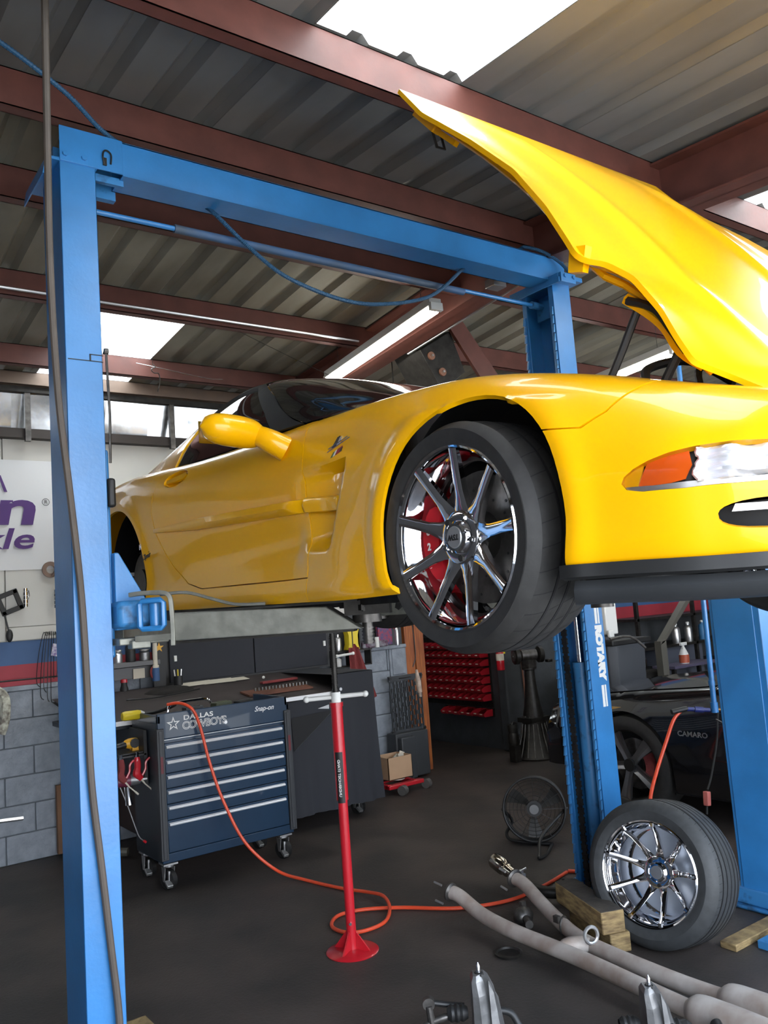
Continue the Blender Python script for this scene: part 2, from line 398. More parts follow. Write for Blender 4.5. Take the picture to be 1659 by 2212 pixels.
# purlins (C sections) : web + flanges
def purlin(y, m, n, h=.16, x0=XW0, x1=XW1, dz=0):
    z = zr(y) - .004 + dz; mb = MB()
    mb.box(x0, x1, y, y + .004, z - h, z); mb.box(x0, x1, y, y + .06, z - .004, z); mb.box(x0, x1, y, y + .06, z - h, z - h + .004)
    mb.box(x0, x1, y + .056, y + .06, z - h, z - h + .018)
    struct('trim_%d' % n, mb, m)
for i, (y, m) in enumerate([(0.55, PRIM), (2.33, PRIM), (3.20, PRIM), (3.86, PRIM), (4.85, PRIM), (5.90, PRIM)]): purlin(y, m, 8 + i, h=.155 if y < 5 else .14)
purlin(6.40, TAN, 15, h=.10, x1=6.2)
# steel rafter (I beam) crossing under the purlins
mb = MB()
for (ya, yb) in ((-0.6, YR), (YR, 6.6)):
    def P(x, y, z): return V(x, y, z)
    n = 1
    za, zb = zr(ya) - .02, zr(yb) - .02
    for (xa, xb, t0, t1) in ((3.50, 3.66, -.012, 0), (3.50, 3.66, -.26, -.248), (3.575, 3.585, -.26, 0)):
        vs = [V(xx, yy, zz + t) for xx in (xa, xb) for (yy, zz) in ((ya, za), (yb, zb)) for t in (t0, t1)]
        mb.add(vs, [(0, 1, 3, 2), (4, 6, 7, 5), (0, 4, 5, 1), (2, 3, 7, 6), (0, 2, 6, 4), (1, 5, 7, 3)])
struct('trim_16', mb, PRIM)
# thin conduit running along the rafter
mb = MB(); mb.tube([V(3.69, -.5, 3.30), V(3.69, 2.2, 3.48), V(3.69, 3.3, 3.54), V(3.69, 4.6, 3.42)], .011, 8); mb.tube([V(3.69, 2.2, 3.48), V(3.78, 2.2, 3.56), V(3.78, 2.3, 3.66)], .011, 8)
struct('trim_17', mb, ALU, smooth=True)
# sign banner on the wall
ban = T('wall_banner', (1.3, YB, 2.1), 'white vinyl banner with cropped purple letters hung on the cream wall', 'banner')
mb = MB(); rows = []
for i in range(5):
    z = 2.075 + .825 * i / 4; rows.append([V(-.9 + 3.0 * j / 20, YB + .012 + .004 * math.sin(j * 1.3 + i), z) for j in range(21)])
mb.grid(rows); B('vinyl_sheet', mb, BANN, ban, smooth=True)
XD, ZD = (1, 0, 0), (0, 0, 1)
text('letter', 'n', .365, (1.262, YB, 2.42), XD, ZD, PURP, ban, off=.010, sx=1.62, shear=.12)
text('letter', 'kle', .215, (1.150, YB, 2.235), XD, ZD, PURP, ban, off=.0035, sx=1.52, shear=.2)
text('registered_mark', 'R', .04, (1.632, YB, 2.583), XD, ZD, INK, ban, centre=True)
mb = MB(); mb.tube([V(1.632 + .026 * math.cos(t), YB, 2.583 + .026 * math.sin(t)) for t in [k * math.pi / 12 for k in range(24)]], .0018, 6, closed=True); B('mark_ring', mb, INK, ban)
mb = MB(); mb.prism([(1.30, 2.78), (1.318, 2.78), (1.362, 2.655), (1.34, 2.655)], lambda a, b, t: V(a, t, b), YB, YB - .002); B('letter_stroke', mb, PURP, ban)
# ================================================================ YELLOW CAR
XC, Y0, Z0 = 2.325, 1.60, 1.46
car = T('car', (XC, Y0, Z0), 'bright yellow sports coupe with black roof raised on the blue lift, hood open', 'car')
def crom(t, ts, vals):   # non-uniform cubic hermite (monotone-ish) ; t array, vals (n,k)
    ts = np.asarray(ts, float); vals = np.asarray(vals, float)
    d = np.diff(vals, axis=0) / np.diff(ts)[:, None]
    m = np.zeros_like(vals); m[0] = d[0]; m[-1] = d[-1]
    h = np.diff(ts)
    m[1:-1] = (d[:-1] * h[1:, None] + d[1:] * h[:-1, None]) / (h[:-1] + h[1:])[:, None]
    i = np.clip(np.searchsorted(ts, t, side='right') - 1, 0, len(ts) - 2)
    hh = h[i]; x = ((t - ts[i]) / hh)[:, None]
    return ((2 * x ** 3 - 3 * x ** 2 + 1) * vals[i] + (x ** 3 - 2 * x ** 2 + x) * hh[:, None] * m[i] + (-2 * x ** 3 + 3 * x ** 2) * vals[i + 1] + (x ** 3 - x ** 2) * hh[:, None] * m[i + 1])
class Surf:
    def __init__(s, st, nu=260, ns=121):
        us = [r[0] for r in st]; arr = np.array([r[1] for r in st], float)     # (n,k,2)
        k = arr.shape[1]; s.k = k
        s.U = np.linspace(us[0], us[-1], nu); s.S = np.linspace(0, k - 1, ns)
        A = crom(s.U, us, arr.reshape(len(us), -1)).reshape(nu, k, 2)
        s.G = np.stack([crom(s.S, np.arange(k), A[i]) for i in range(nu)])      # nu,ns,2
    def ev(s, u, t):
        u = np.asarray(u, float); t = np.asarray(t, float)
        fu = np.clip((u - s.U[0]) / (s.U[-1] - s.U[0]) * (len(s.U) - 1), 0, len(s.U) - 1.0001); fs = np.clip(t / (s.k - 1) * (len(s.S) - 1), 0, len(s.S) - 1.0001)
        i = fu.astype(int); j = fs.astype(int); a = (fu - i)[:, None]; b = (fs - j)[:, None]
        G = s.G
        return (G[i, j] * (1 - a) * (1 - b) + G[i + 1, j] * a * (1 - b) + G[i, j + 1] * (1 - a) * b + G[i + 1, j + 1] * a * b)
    def s_of(s, u, w, smin=1.0):    # invert height -> s along the side
        fu = min(max((u - s.U[0]) / (s.U[-1] - s.U[0]) * (len(s.U) - 1), 0), len(s.U) - 1)
        i = int(fu); i2 = min(i + 1, len(s.U) - 1); a = fu - i
        W = s.G[i, :, 1] * (1 - a) + s.G[i2, :, 1] * a
        W = np.maximum.accumulate(W)
        return float(np.interp(w, W, s.S))
BODY = Surf([
 (-.93, [(0, .19), (0, .22), (0, .30), (0, .38), (0, .45), (0, .49), (0, .50)]),
 (-.915, [(.26, .18), (.28, .215), (.29, .30), (.29, .38), (.27, .45), (.22, .49), (.10, .505)]),
 (-.87, [(.44, .17), (.48, .21), (.50, .30), (.50, .40), (.46, .465), (.40, .505), (.30, .52)]),
 (-.78, [(.58, .165), (.65, .205), (.68, .30), (.68, .41), (.63, .485), (.55, .53), (.43, .545)]),
 (-.62, [(.68, .165), (.78, .205), (.815, .32), (.81, .43), (.745, .515), (.655, .572), (.50, .59)]),
 (-.45, [(.73, .17), (.85, .21), (.88, .33), (.87, .45), (.805, .56), (.715, .625), (.56, .642)]),
 (-.28, [(.75, .17), (.895, .212), (.915, .34), (.91, .47), (.865, .595), (.775, .678), (.62, .698)]),
 (0, [(.76, .17), (.905, .20), (.925, .34), (.925, .49), (.90, .635), (.82, .742), (.68, .762)]),
 (.30, [(.76, .165), (.92, .19), (.932, .33), (.928, .49), (.905, .65), (.835, .772), (.69, .80)]),
 (.55, [(.76, .16), (.925, .185), (.93, .31), (.915, .46), (.885, .65), (.83, .785), (.70, .83)]),
 (.85, [(.76, .16), (.905, .188), (.90, .31), (.89, .46), (.875, .65), (.835, .785), (.755, .835)]),
 (1.3, [(.76, .16), (.90, .195), (.898, .32), (.892, .48), (.878, .67), (.84, .80), (.775, .845)]),
 (1.9, [(.76, .16), (.905, .205), (.905, .34), (.908, .50), (.90, .70), (.855, .83), (.785, .868)]),
 (2.25, [(.76, .17), (.91, .215), (.918, .36), (.928, .53), (.92, .72), (.87, .86), (.77, .90)]),
 (2.6, [(.76, .19), (.905, .24), (.925, .38), (.938, .55), (.93, .74), (.875, .885), (.73, .925)]),
 (2.95, [(.74, .24), (.87, .29), (.905, .42), (.92, .58), (.915, .75), (.86, .88), (.70, .92)]),
 (3.25, [(.66, .30), (.76, .35), (.80, .46), (.82, .60), (.81, .74), (.76, .85), (.60, .895)]),
 (3.42, [(.45, .36), (.52, .40), (.56, .48), (.58, .60), (.56, .72), (.52, .82), (.40, .86)]),
 (3.46, [(0, .38), (0, .42), (0, .49), (0, .60), (0, .71), (0, .80), (0, .85)])])
GH = Surf([
 (.62, [(.70, .825), (.66, .83), (.60, .835), (.36, .845), (0, .85)]),
 (.80, [(.74, .835), (.70, .855), (.65, .875), (.40, .92), (0, .94)]),
 (1.05, [(.77, .842), (.738, .91), (.68, .975), (.42, 1.03), (0, 1.05)]),
 (1.3, [(.78, .848), (.74, .965), (.655, 1.085), (.40, 1.135), (0, 1.15)]),
 (1.6, [(.785, .858), (.735, 1.02), (.62, 1.155), (.37, 1.205), (0, 1.22)]),
 (2.0, [(.79, .878), (.725, 1.02), (.60, 1.155), (.36, 1.21), (0, 1.228)]),
 (2.4, [(.78, .905), (.705, 1.01), (.565, 1.105), (.34, 1.155), (0, 1.175)]),
 (2.9, [(.73, .925), (.66, .955), (.50, 1.0), (.30, 1.045), (0, 1.06)]),
 (3.4, [(.64, .905), (.56, .91), (.45, .915), (.28, .925), (0, .93)])])
def sstep(x): x = np.clip(x, 0, 1); return x * x * (3 - 2 * x)
def body_disp(u, w):
    # cove behind the front wheel: deepens forward, stepped front lip, plus a soft groove in the door
    front = .545 + (.60 - w) * .30       # slanted front lip
    d = .052 * sstep((.93 - u) / .33) * sstep((u - front) / .022)
    d = d * sstep((w - .335) / .07) * sstep((.635 - w) / .035)
    door = .020 * np.exp(-((w - .40) / .075) ** 2) * sstep((u - .80) / .10) * sstep((2.0 - u) / .5)
    flare = .012 * np.exp(-((np.hypot(u + .01, w - .35) - .36) / .035) ** 2) * (w > .2)
    flare2 = .012 * np.exp(-((np.hypot(u - 2.61, w - .36) - .385) / .035) ** 2)
    return -d - door * (u < 2.0) + flare + flare2
def body_pt(u, s, sgn=1):
    p = BODY.ev(u, s); v = p[:, 0].copy(); w_ = p[:, 1]
    v = v + body_disp(np.asarray(u), w_) * (np.asarray(s) < 4.3) * (v > .3)
    return np.stack([XC - sgn * v, Y0 + np.asarray(u), Z0 + w_], 1)
def gh_pt(u, s, sgn=1, off=0.0):
    p = GH.ev(u, s); return np.stack([XC - sgn * (p[:, 0] + off * (np.asarray(s) < 3)), Y0 + np.asarray(u), Z0 + p[:, 1] + off * .6], 1)
def inpoly(px, py, poly):
    c = np.zeros(len(px), bool); n = len(poly); j = n - 1
    for i in range(n):
        xi, yi = poly[i]; xj, yj = poly[j]
        with np.errstate(divide='ignore', invalid='ignore'):
            c ^= ((yi > py) != (yj > py)) & (px < (xj - xi) * (py - yi) / (yj - yi) + xi)
        j = i
    return c
def resample(poly, st):
    out = []
    for i in range(len(poly)):
        a = poly[i]; b = poly[(i + 1) % len(poly)]; L = math.hypot(b[0] - a[0], b[1] - a[1]); n = max(1, int(L / st))
        for k in range(n): out.append((a[0] + (b[0] - a[0]) * k / n, a[1] + (b[1] - a[1]) * k / n))
    return out
def distb(px, py, P):
    d = np.full(len(px), 9.)
    Pn = np.array(P)
    for k in range(0, len(Pn)):
        d = np.minimum(d, np.hypot(px - Pn[k, 0], py - Pn[k, 1]))
    return d
SK = .17     # metres per unit of the section parameter
def panel(name, poly, m, parent, fn, holes=(), step=.016, thick=.014, sgn=1, smooth=True, inner=True):
    # poly in (u, s*SK)
    loops = [resample(poly, step)] + [resample(h, step) for h in holes]
    verts = []; edges = []
    for L in loops:
        o = len(verts); verts += L; edges += [(o + i, o + (i + 1) % len(L)) for i in range(len(L))]
    A = np.array(loops[0]); x0, y0 = A.min(0); x1, y1 = A.max(0)
    gx, gy = np.meshgrid(np.arange(x0 + step / 2, x1, step), np.arange(y0 + step / 2, y1, step)); gy = gy.copy(); gx = gx.ravel(); gy = gy.ravel()
    ok = inpoly(gx, gy, loops[0])
    for L in loops[1:]: ok &= ~inpoly(gx, gy, L)
    gx = gx[ok]; gy = gy[ok]
    dd = distb(gx, gy, verts); ok = dd > step * .55
    verts = verts + list(zip(gx[ok].tolist(), gy[ok].tolist()))
    r = delaunay_2d_cdt([Vector(v) for v in verts], edges, [], 0, 1e-6)
    vv = np.array([(p.x, p.y) for p in r[0]]); F = np.array([f for f in r[2] if len(f) == 3])
    c = vv[F].mean(1); ok = inpoly(c[:, 0], c[:, 1], loops[0])
    for L in loops[1:]: ok &= ~inpoly(c[:, 0], c[:, 1], L)
    F = F[ok]
    P = fn(vv[:, 0], vv[:, 1] / SK, sgn)
    me = bpy.data.meshes.new(name); me.from_pydata([tuple(p) for p in P], [], [tuple(int(i) for i in f) for f in F])
    bm = bmesh.new(); bm.from_mesh(me)
    bmesh.ops.delete(bm, geom=[v for v in bm.verts if not v.link_faces], context='VERTS')
    bmesh.ops.remove_doubles(bm, verts=bm.verts, dist=1e-5)
    bmesh.ops.recalc_face_normals(bm, faces=bm.faces)
    # orient outward
    cc = Vector((XC, 0, Z0 + .3)); sm = 0
    for f in bm.faces:
        q = f.calc_center_median(); sm += f.normal.dot(V(q.x - XC, 0, q.z - Z0 - .35)) * f.calc_area()
    if sm < 0: bmesh.ops.reverse_faces(bm, faces=bm.faces)
    if thick:
        bm.normal_update()
        be = [e for e in bm.edges if len(e.link_faces) == 1]; bv = {v for e in be for v in e.verts}
        nv = {v: bm.verts.new(v.co - v.normal * thick) for v in bv}
        for e in be:
            f = e.link_faces[0]; a, b = e.verts
            for l in f.loops:
                if l.edge == e: a, b = l.vert, l.link_loop_next.vert
            g = bm.faces.new((b, a, nv[a], nv[b])); e.smooth = False
    bm.to_mesh(me); bm.free()
    o = finish(name, me, m, parent, False, 0, 0)
    me.shade_smooth(); me.set_sharp_from_angle(angle=math.radians(50))
    return o
def ps(pts): return [(u, BODY.s_of(u, w_) * SK) for u, w_ in pts]
def pS(u, s): return (u, s * SK)
def arc(cu, cw, r, a0, a1, n):
    return [(cu + r * math.cos(math.radians(a0 + (a1 - a0) * i / n)), cw + r * math.sin(math.radians(a0 + (a1 - a0) * i / n))) for i in range(n + 1)]
G = .0022
REFL = mat('bright_reflector', (.92, .92, .95), .25, .35)
FA = (-.015, .345, .335)       # front arch centre and radius
RA = (2.60, .36, .372)
arcF = arc(*FA, -27, 207, 40)      # from rear-low over top to front-low
arcR = arc(*RA, 202, -22, 40)
def seam_front(): return [(-.290, .535), (-.33, .530), (-.377, .524), (-.42, .555), (-.455, .605)]
for sgn in (1, -1):
    sd = sgn
    # fender
    low = [(.785, .190), (arcF[0][0], .190)]
    af = [p for p in arcF if not (p[0] < 0 and p[1] < .538)]
    sf = [(-.290 + G * .5, .535 + G)] + [(a + G, b + G) for a, b in seam_front()[1:]]
    topf = [pS(-.47, BODY.s_of(-.455, .605)), pS(-.47, 5.0), pS(-.45, 6), pS(.70, 6), pS(.90, 5.6)]
    door_front = [(.853, .783), (.835, .66), (.823, .526), (.805, .47), (.788, .373), (.786, .268), (.785, .19)]
    poly = ps([(.785, .188)]) + ps([(arcF[0][0] - .004, .188)]) + ps(af) + ps(sf) + [pS(-.46, 5.0), pS(-.45, 6), pS(.70, 6), pS(.88, 5.85)] + ps([(a - G, b) for a, b in door_front[:-1]])
    panel('front_fender', poly, YEL, car, body_pt, sgn=sd, step=.014 if sd == 1 else .03)
    # door
    dr = [(.853 + G, .783), (.835 + G, .66), (.823 + G, .526), (.805 + G, .47), (.788 + G, .373), (.787 + G, .270)]
    rear = [(1.66, .285), (1.80, .315), (1.93, .39), (2.02, .47), (2.11, .57), (2.155, .67), (2.155, .76), (2.11, .83)]
    hole = [(1.948 + .115 * math.cos(t), .815 + .042 * math.sin(t)) for t in [2 * math.pi * k / 24 for k in range(24)]]
    hole = [(1.948 + .115 * math.cos(t), .795 + .036 * math.sin(t)) for t in [2 * math.pi * k / 24 for k in range(24)]]
    poly = ps(dr) + ps([(1.25, .278)]) + ps(rear) + [pS(2.06, 5.5), pS(2.0, 6), pS(.93, 6), pS(.885, 5.9)]
    door = panel('door', poly, YEL, car, body_pt, holes=[ps(hole)], sgn=sd, step=.016 if sd == 1 else .035)
    # rocker + quarter panel
    r2 = [(a + G * 1.5, b - G * 1.5) for a, b in rear]
    poly = ps([(.788, .188), (.788, .266), (1.25, .273)]) + ps(r2) + [pS(2.065, 5.5), pS(2.005, 6), pS(3.455, 6), pS(3.455, 1), pS(3.05, 1)] + ps([(RA[0] + RA[2] * math.cos(math.radians(-22)), .235)]) + ps(arcR[::-1]) + ps([(arcR[0][0], .215), (1.6, .20)])
    panel('quarter_panel', poly, YEL, car, body_pt, sgn=sd, step=.018 if sd == 1 else .035)
    # front fascia with lamp and inlet openings
    sfr = [(a - G, b - G) for a, b in seam_front()]
    lowf = [(FA[0] + FA[2] * math.cos(math.radians(207)) - .003, .2035)]
    frontarc = [p for p in arcF if (p[0] < 0 and p[1] < .53)]
    lamp = [(-.478, .378), (-.484, .392), (-.505, .407), (-.535, .420), (-.575, .431), (-.62, .437), (-.68, .438), (-.74, .432), (-.79, .418), (-.82, .395), (-.825, .37), (-.80, .352), (-.70, .350), (-.60, .352), (-.52, .356), (-.488, .364)]
    inlet = [(-.760 + .115 * abs(math.cos(t)) ** .75 * (1 if math.cos(t) > 0 else -1), .287 + .031 * abs(math.sin(t)) ** .8 * (1 if math.sin(t) > 0 else -1)) for t in [2 * math.pi * (k + .5) / 28 for k in range(28)]]
    poly = ps(lowf[:1]) + ps(frontarc[::-1]) + ps(sfr) + [pS(-.464, 5.0), pS(-.454, 6), pS(-.93, 6), pS(-.93, 1.0), pS(-.62, 1.0)]
    panel('front_fascia', poly, YEL, car, body_pt, holes=[ps(lamp), ps(inlet)], sgn=sd, step=.013 if sd == 1 else .03, thick=.02)
    # lamp unit: housing behind, amber section, bright reflector, clear cover
    def inward(d):
        def f(u, s, g):
            p = body_pt(u, s, g); p[:, 0] += g * d * .75; p[:, 1] += d * .65; return p
        return f
    L = panel('headlamp', ps(lamp), BLACK, car, inward(.035), sgn=sd, thick=0, step=.02)
    amb = [(-.515, .368), (-.528, .40), (-.535, .416), (-.575, .427), (-.612, .431), (-.618, .40), (-.605, .372), (-.56, .364)]
    yl = [(-.480, .370), (-.486, .392), (-.507, .405), (-.527, .412), (-.522, .392), (-.513, .368)]
    panel('amber_reflector', ps(amb), AMBER, L, inward(.016), sgn=sd, thick=.008, step=.02)
    panel('yellow_bezel', ps(yl), YEL, L, inward(.012), sgn=sd, thick=.006, step=.02)
    rfl = [(-.622, .366), (-.616, .385), (-.628, .408), (-.622, .430), (-.68, .434), (-.74, .428), (-.79, .412), (-.81, .39), (-.81, .37), (-.75, .365)]
    def refl(u, s, g):
        p = inward(.012)(u, s, g); k = .010 * np.sin(np.asarray(u) * 95) + .008 * np.cos(np.asarray(s) * 30); p[:, 0] += g * k; p[:, 1] += k; return p
    panel('bright_reflector', ps(rfl), REFL, L, refl, sgn=sd, thick=.004, step=.009)
    strip = [(-.482, .364), (-.484, .371), (-.55, .3665), (-.66, .364), (-.80, .363), (-.80, .353), (-.60, .3535), (-.52, .3575)]
    panel('lower_bezel', ps(strip), ALU, L, inward(.010), sgn=sd, thick=.004, step=.02)
    panel('lens_cover', ps(lamp), LENS, L, inward(.001), sgn=sd, thick=0, step=.02)
    F = panel('air_inlet', ps(inlet), DARK, car, inward(.07), sgn=sd, thick=0, step=.03)
    fg = [(-.672, .296), (-.68, .311), (-.80, .311), (-.80, .296)]
    panel('fog_lamp', ps(fg), REFL, F, inward(.02), sgn=sd, thick=.01, step=.02)
    # side moulding on the door and fender
    for nm, (ua, ub, wa, wb, ta, tb) in (('side_moulding', (2.13, .833, .578, .515, .010, .032)), ('side_moulding', (.815, .60, .514, .494, .018, .012))):
        rows = []; N = 26
        for i in range(N + 1):
            f = i / N; u = ua + (ub - ua) * f; wc = wa + (wb - wa) * f; h = .010 + .016 * min(1, f * 3 if ua > 1 else 1); th = (ta + (tb - ta) * min(1, f * 2)) * (.35 if i in (0, N) else 1)
            r = []
            for dw, dv in ((h, -.004), (h * .8, th * .75), (-.1 * h, th), (-h * .9, th * .55), (-h, -.004)):
                q = body_pt(np.array([u]), np.array([BODY.s_of(u, wc + dw)]), sd)[0]; r.append(V(q[0] - sd * (dv + (.012 * (1 - f) + .030 * f if ua < 1 else 0)), q[1], q[2]))
            rows.append(r)
        q = MB(); q.grid(rows); q.add([p for p in rows[0]], [tuple(range(5))]); q.add([p for p in rows[-1]], [tuple(range(5))])
        B(nm, q, YEL, car, smooth=True, ang=50)
    # door handle: dished recess and a pull flap
    def hnd(u, s, g):
        p = body_pt(u, s, g); d = np.clip(1 - (((np.asarray(u) - 1.948) / .115) ** 2 + ((p[:, 2] - Z0 - .795) / .036) ** 2), 0, 1); p[:, 0] += g * (.009 + .024 * np.sqrt(d)); return p
    hd = panel('door_handle', ps(hole), YEL, car, hnd, sgn=sd, thick=0, step=.008)
    fl = [(1.85, .800), (1.87, .812), (1.97, .806), (2.045, .800), (2.04, .786), (1.95, .782), (1.87, .786)]
    panel('handle_flap', ps(fl), YEL, hd, lambda u, s, g: body_pt(u, s, g) - np.array([g * -.002, 0, 0]), sgn=sd, thick=.012, step=.012)
    # greenhouse
    gs = 6 / 4.0
    def gp(u, s): return (u, s * SK)
    gfn = lambda off: (lambda u, s, g: gh_pt(u, s, g, off))
    panel('windshield', [gp(.64, .25), gp(.98, .12), gp(1.15, .9), gp(1.30, 1.55), gp(1.47, 1.98), gp(1.49, 2.6), gp(1.50, 4), gp(.63, 4)], GLASSB, car, gfn(0), sgn=sd, step=.03, thick=.006)
    panel('roof_panel', [gp(1.50, 2.0), gp(2.06, 2.0), gp(2.08, 4), gp(1.51, 4), gp(1.50, 2.6)], ROOFB, car, gfn(.004), sgn=sd, step=.03, thick=.01)
    panel('pillar_trim', [gp(.985, .02), gp(1.005, .02), gp(1.20, .05), gp(1.31, .9), gp(1.50, 1.8), gp(2.06, 1.84), gp(2.06, 1.99), gp(1.48, 1.97), gp(1.30, 1.53), gp(1.15, .88)], BLACK, car, gfn(.006), sgn=sd, step=.02, thick=.012)
    panel('side_window', [gp(1.215, .03), gp(1.325, .9), gp(1.51, 1.78), gp(1.80, 1.84), gp(2.02, 1.78), gp(2.10, 1.2), gp(2.14, .5), gp(2.15, .03)], GLASSB, car, gfn(-.004), sgn=sd, step=.03, thick=.005)
    panel('rear_pillar', [gp(2.165, -.0), gp(2.155, .5), gp(2.12, 1.2), gp(2.035, 1.82), gp(2.07, 1.84), gp(2.08, 2.1), gp(2.35, 2.1), gp(2.7, 1.8), gp(3.3, 1.0), gp(3.35, 0)], YEL, car, gfn(.002), sgn=sd, step=.03, thick=.01)
    panel('rear_glass', [gp(2.09, 2.12), gp(2.36, 2.12), gp(2.7, 1.82), gp(3.3, 1.05), gp(3.38, 4), gp(2.09, 4)], GLASSB, car, gfn(-.002), sgn=sd, step=.04, thick=.005)
    # dark strip filling between body top and glass
    rows = [[V(*body_pt(np.array([u]), np.array([6.0]), sd)[0]), V(*(gh_pt(np.array([u]), np.array([0.02]), sd)[0] + np.array([sd * .02, 0, -.02])))] for u in np.linspace(.9, 3.38, 30)]
    q = MB(); q.grid(rows); B('belt_seal', q, BLACK, car, smooth=True)
    # mirror
    mr = T('x', (0, 0, 0), '', ''); bpy.data.objects.remove(mr)
    q = MB(); rows = []
    Cm = V(XC - sd * 1.012, Y0 + 1.085, Z0 + .818)
    for i in range(15):
        t = -1 + 2 * i / 14; rad = (1 - abs(t) ** 3.2) ** .5 if abs(t) < 1 else 0.02
        rows.append([Cm + V(-sd * t * .125, -.012 + math.cos(a) * .055 * max(rad, .05) * (1.25 if math.cos(a) < 0 else .8), .01 * t + math.sin(a) * .058 * max(rad, .05)) for a in [2 * math.pi * k / 20 for k in range(20)]])
    q.grid(rows, True); mh = B('mirror', q, YEL, car, smooth=True, ang=80)
    q = MB(); q.tube(cr([V(XC - sd * .96, Y0 + 1.075, Z0 + .812), V(XC - sd * .925, Y0 + 1.045, Z0 + .800), V(XC - sd * .895, Y0 + 1.01, Z0 + .775), V(XC - sd * .845, Y0 + .99, Z0 + .745)], 5), [.033 + .0010 * k for k in range(16)], 14)
    B('mirror_arm', q, YEL, mh, smooth=True)
    q = MB(); rows = [[Cm + V(-sd * (-.11 + .22 * j / 8), .036, -.04 + .08 * i / 4) for j in range(9)] for i in range(5)]
    q.grid(rows); B('mirror_glass', q, CHROME, mh)
    # wheel wells (half drums) and lower shrouds
    for (cu, cw, r, nm) in ((FA[0], FA[1], FA[2] + .015, 'wheel_well_liner'), (RA[0], RA[1], RA[2] + .01, 'wheel_well_liner')):
        q = MB(); rows = []
        for i in range(25):
            a = math.radians(-30 + 240 * i / 24)
            wob = .004 * (i % 2)
            rows.append([V(XC - sd * .845, Y0 + cu + (r + .006) * math.cos(a), Z0 + cw + (r + .004) * math.sin(a)), V(XC - sd * .78, Y0 + cu + (r + .03 + wob) * math.cos(a), Z0 + cw + (r + .03) * math.sin(a)), V(XC - sd * .60, Y0 + cu + (r + .03 + wob) * math.cos(a), Z0 + cw + (r + .02) * math.sin(a)), V(XC - sd * .52, Y0 + cu, Z0 + cw)])
        q.grid(rows); li = B(nm, q, DARK, car, smooth=True)
        for a in (60, 92, 118, 150, 172):
            q = MB(); rr = r + .008; c0 = V(XC - sd * .70, Y0 + cu + rr * math.cos(math.radians(a)), Z0 + cw + rr * math.sin(math.radians(a))); q.cyl(c0, c0 - V(0, .012 * math.cos(math.radians(a)), .012 * math.sin(math.radians(a))), .012, n=8); B('clip', q, STEEL, li)
    # sub-frame pieces seen behind rear tyre
# underbody, engine bay, cabin
q = MB(); q.box(XC - .80, XC + .80, Y0 + .36, Y0 + 2.15, Z0 + .19, Z0 + .23); B('floor_pan', q, BLACK, car)
for sd in (1, -1):
    q = MB(); q.box(XC - sd * .66 - .03, XC - sd * .66 + .03, Y0 + .4, Y0 + 2.2, Z0 + .165, Z0 + .19); B('frame_rail', q, DSTEEL, car)
q = MB(); q.box(XC - .52, XC + .52, Y0 - .82, Y0 + .55, Z0 + .25, Z0 + .52); q.box(XC - .62, XC + .62, Y0 + .55, Y0 + .62, Z0 + .3, Z0 + .82); B('engine_bay', q, DARK, car, bevel=.03)
q = MB(); q.box(XC - .70, XC + .70, Y0 + .7, Y0 + 2.9, Z0 + .2, Z0 + .80); B('cabin_tub', q, DARK, car)
q = MB(); q.box(XC - .55, XC + .55, Y0 + 2.95, Y0 + 3.3, Z0 + .32, Z0 + .8); B('rear_tub', q, DARK, car)
# engine details peeking under the hood
q = MB()
for k in range(4): q.cyl(V(XC - .55, Y0 - .45 + k * .02, Z0 + .60), V(XC - .45, Y0 - .43, Z0 + .63), .01)
q.tube(cr([V(1.72, 1.22, 2.1), V(1.80, 1.27, 2.17), V(1.88, 1.2, 2.18), V(1.9, 1.1, 2.1)], 6), .012, 8); q.tube(cr([V(1.80, 1.12, 2.05), V(1.86, 1.16, 2.15), V(1.96, 1.08, 2.14), V(2.0, 1.0, 2.05)], 6), .009, 8)
B('engine_hose', q, BLACK, car, smooth=True)
# rear tyre seen through the arch is built with the wheels; rear muffler tips / leaf spring lines
for k in range(2):
    q = MB(); q.box(1.48, 2.5, Y0 + 2.86, Y0 + 2.90, Z0 + .372 + .045 * k, Z0 + .390 + .045 * k); B('suspension_link', q, WHITE, car)
q = MB(); q.cyl((1.62, Y0 + 2.60, Z0 + .36), (1.50, Y0 + 2.60, Z0 + .36), .075, n=24); q.lathe([(0, .07), (0, .16), (.02, .16), (.02, .07)], (1.52, Y0 + 2.60, Z0 + .36), (1, 0, 0), 36); B('rear_hub', q, DSTEEL, car, smooth=True, ang=40)
# black chin spoiler and air dam, following the fascia
for sd in (1, -1):
    N = 40
    rows = []; rows2 = []
    for i in range(N + 1):
        u = -.305 + (-.93 + .305) * i / N
        p = body_pt(np.array([u]), np.array([1.0]), sd)[0]
        out = .012
        rows.append([V(p[0] + sd * .05, p[1] + .02, p[2] + .01), V(p[0] - sd * out, p[1] - out * .5, p[2] + .006), V(p[0] - sd * out * 1.2, p[1] - out * .6, p[2] - .022), V(p[0] + sd * .02, p[1] + .01, p[2] - .028), V(p[0] + sd * .2, p[1] + .08, p[2] - .024)])
        q0 = max(0.0, (i - 1) / N)
        rows2.append([V(p[0] + sd * .03, p[1] + .02, p[2] - .03), V(p[0] + sd * .018, p[1] + .015, p[2] - .05), V(p[0] + sd * .035, p[1] + .03, p[2] - .076), V(p[0] + sd * .07, p[1] + .06, p[2] - .085), V(p[0] + sd * .16, p[1] + .12, p[2] - .075)])
    q = MB(); q.grid(rows); B('chin_spoiler', q, BLACK, car, smooth=True, ang=40)
    q = MB(); q.grid(rows2[2:]); B('air_dam', q, GREYP, car, smooth=True, ang=60)
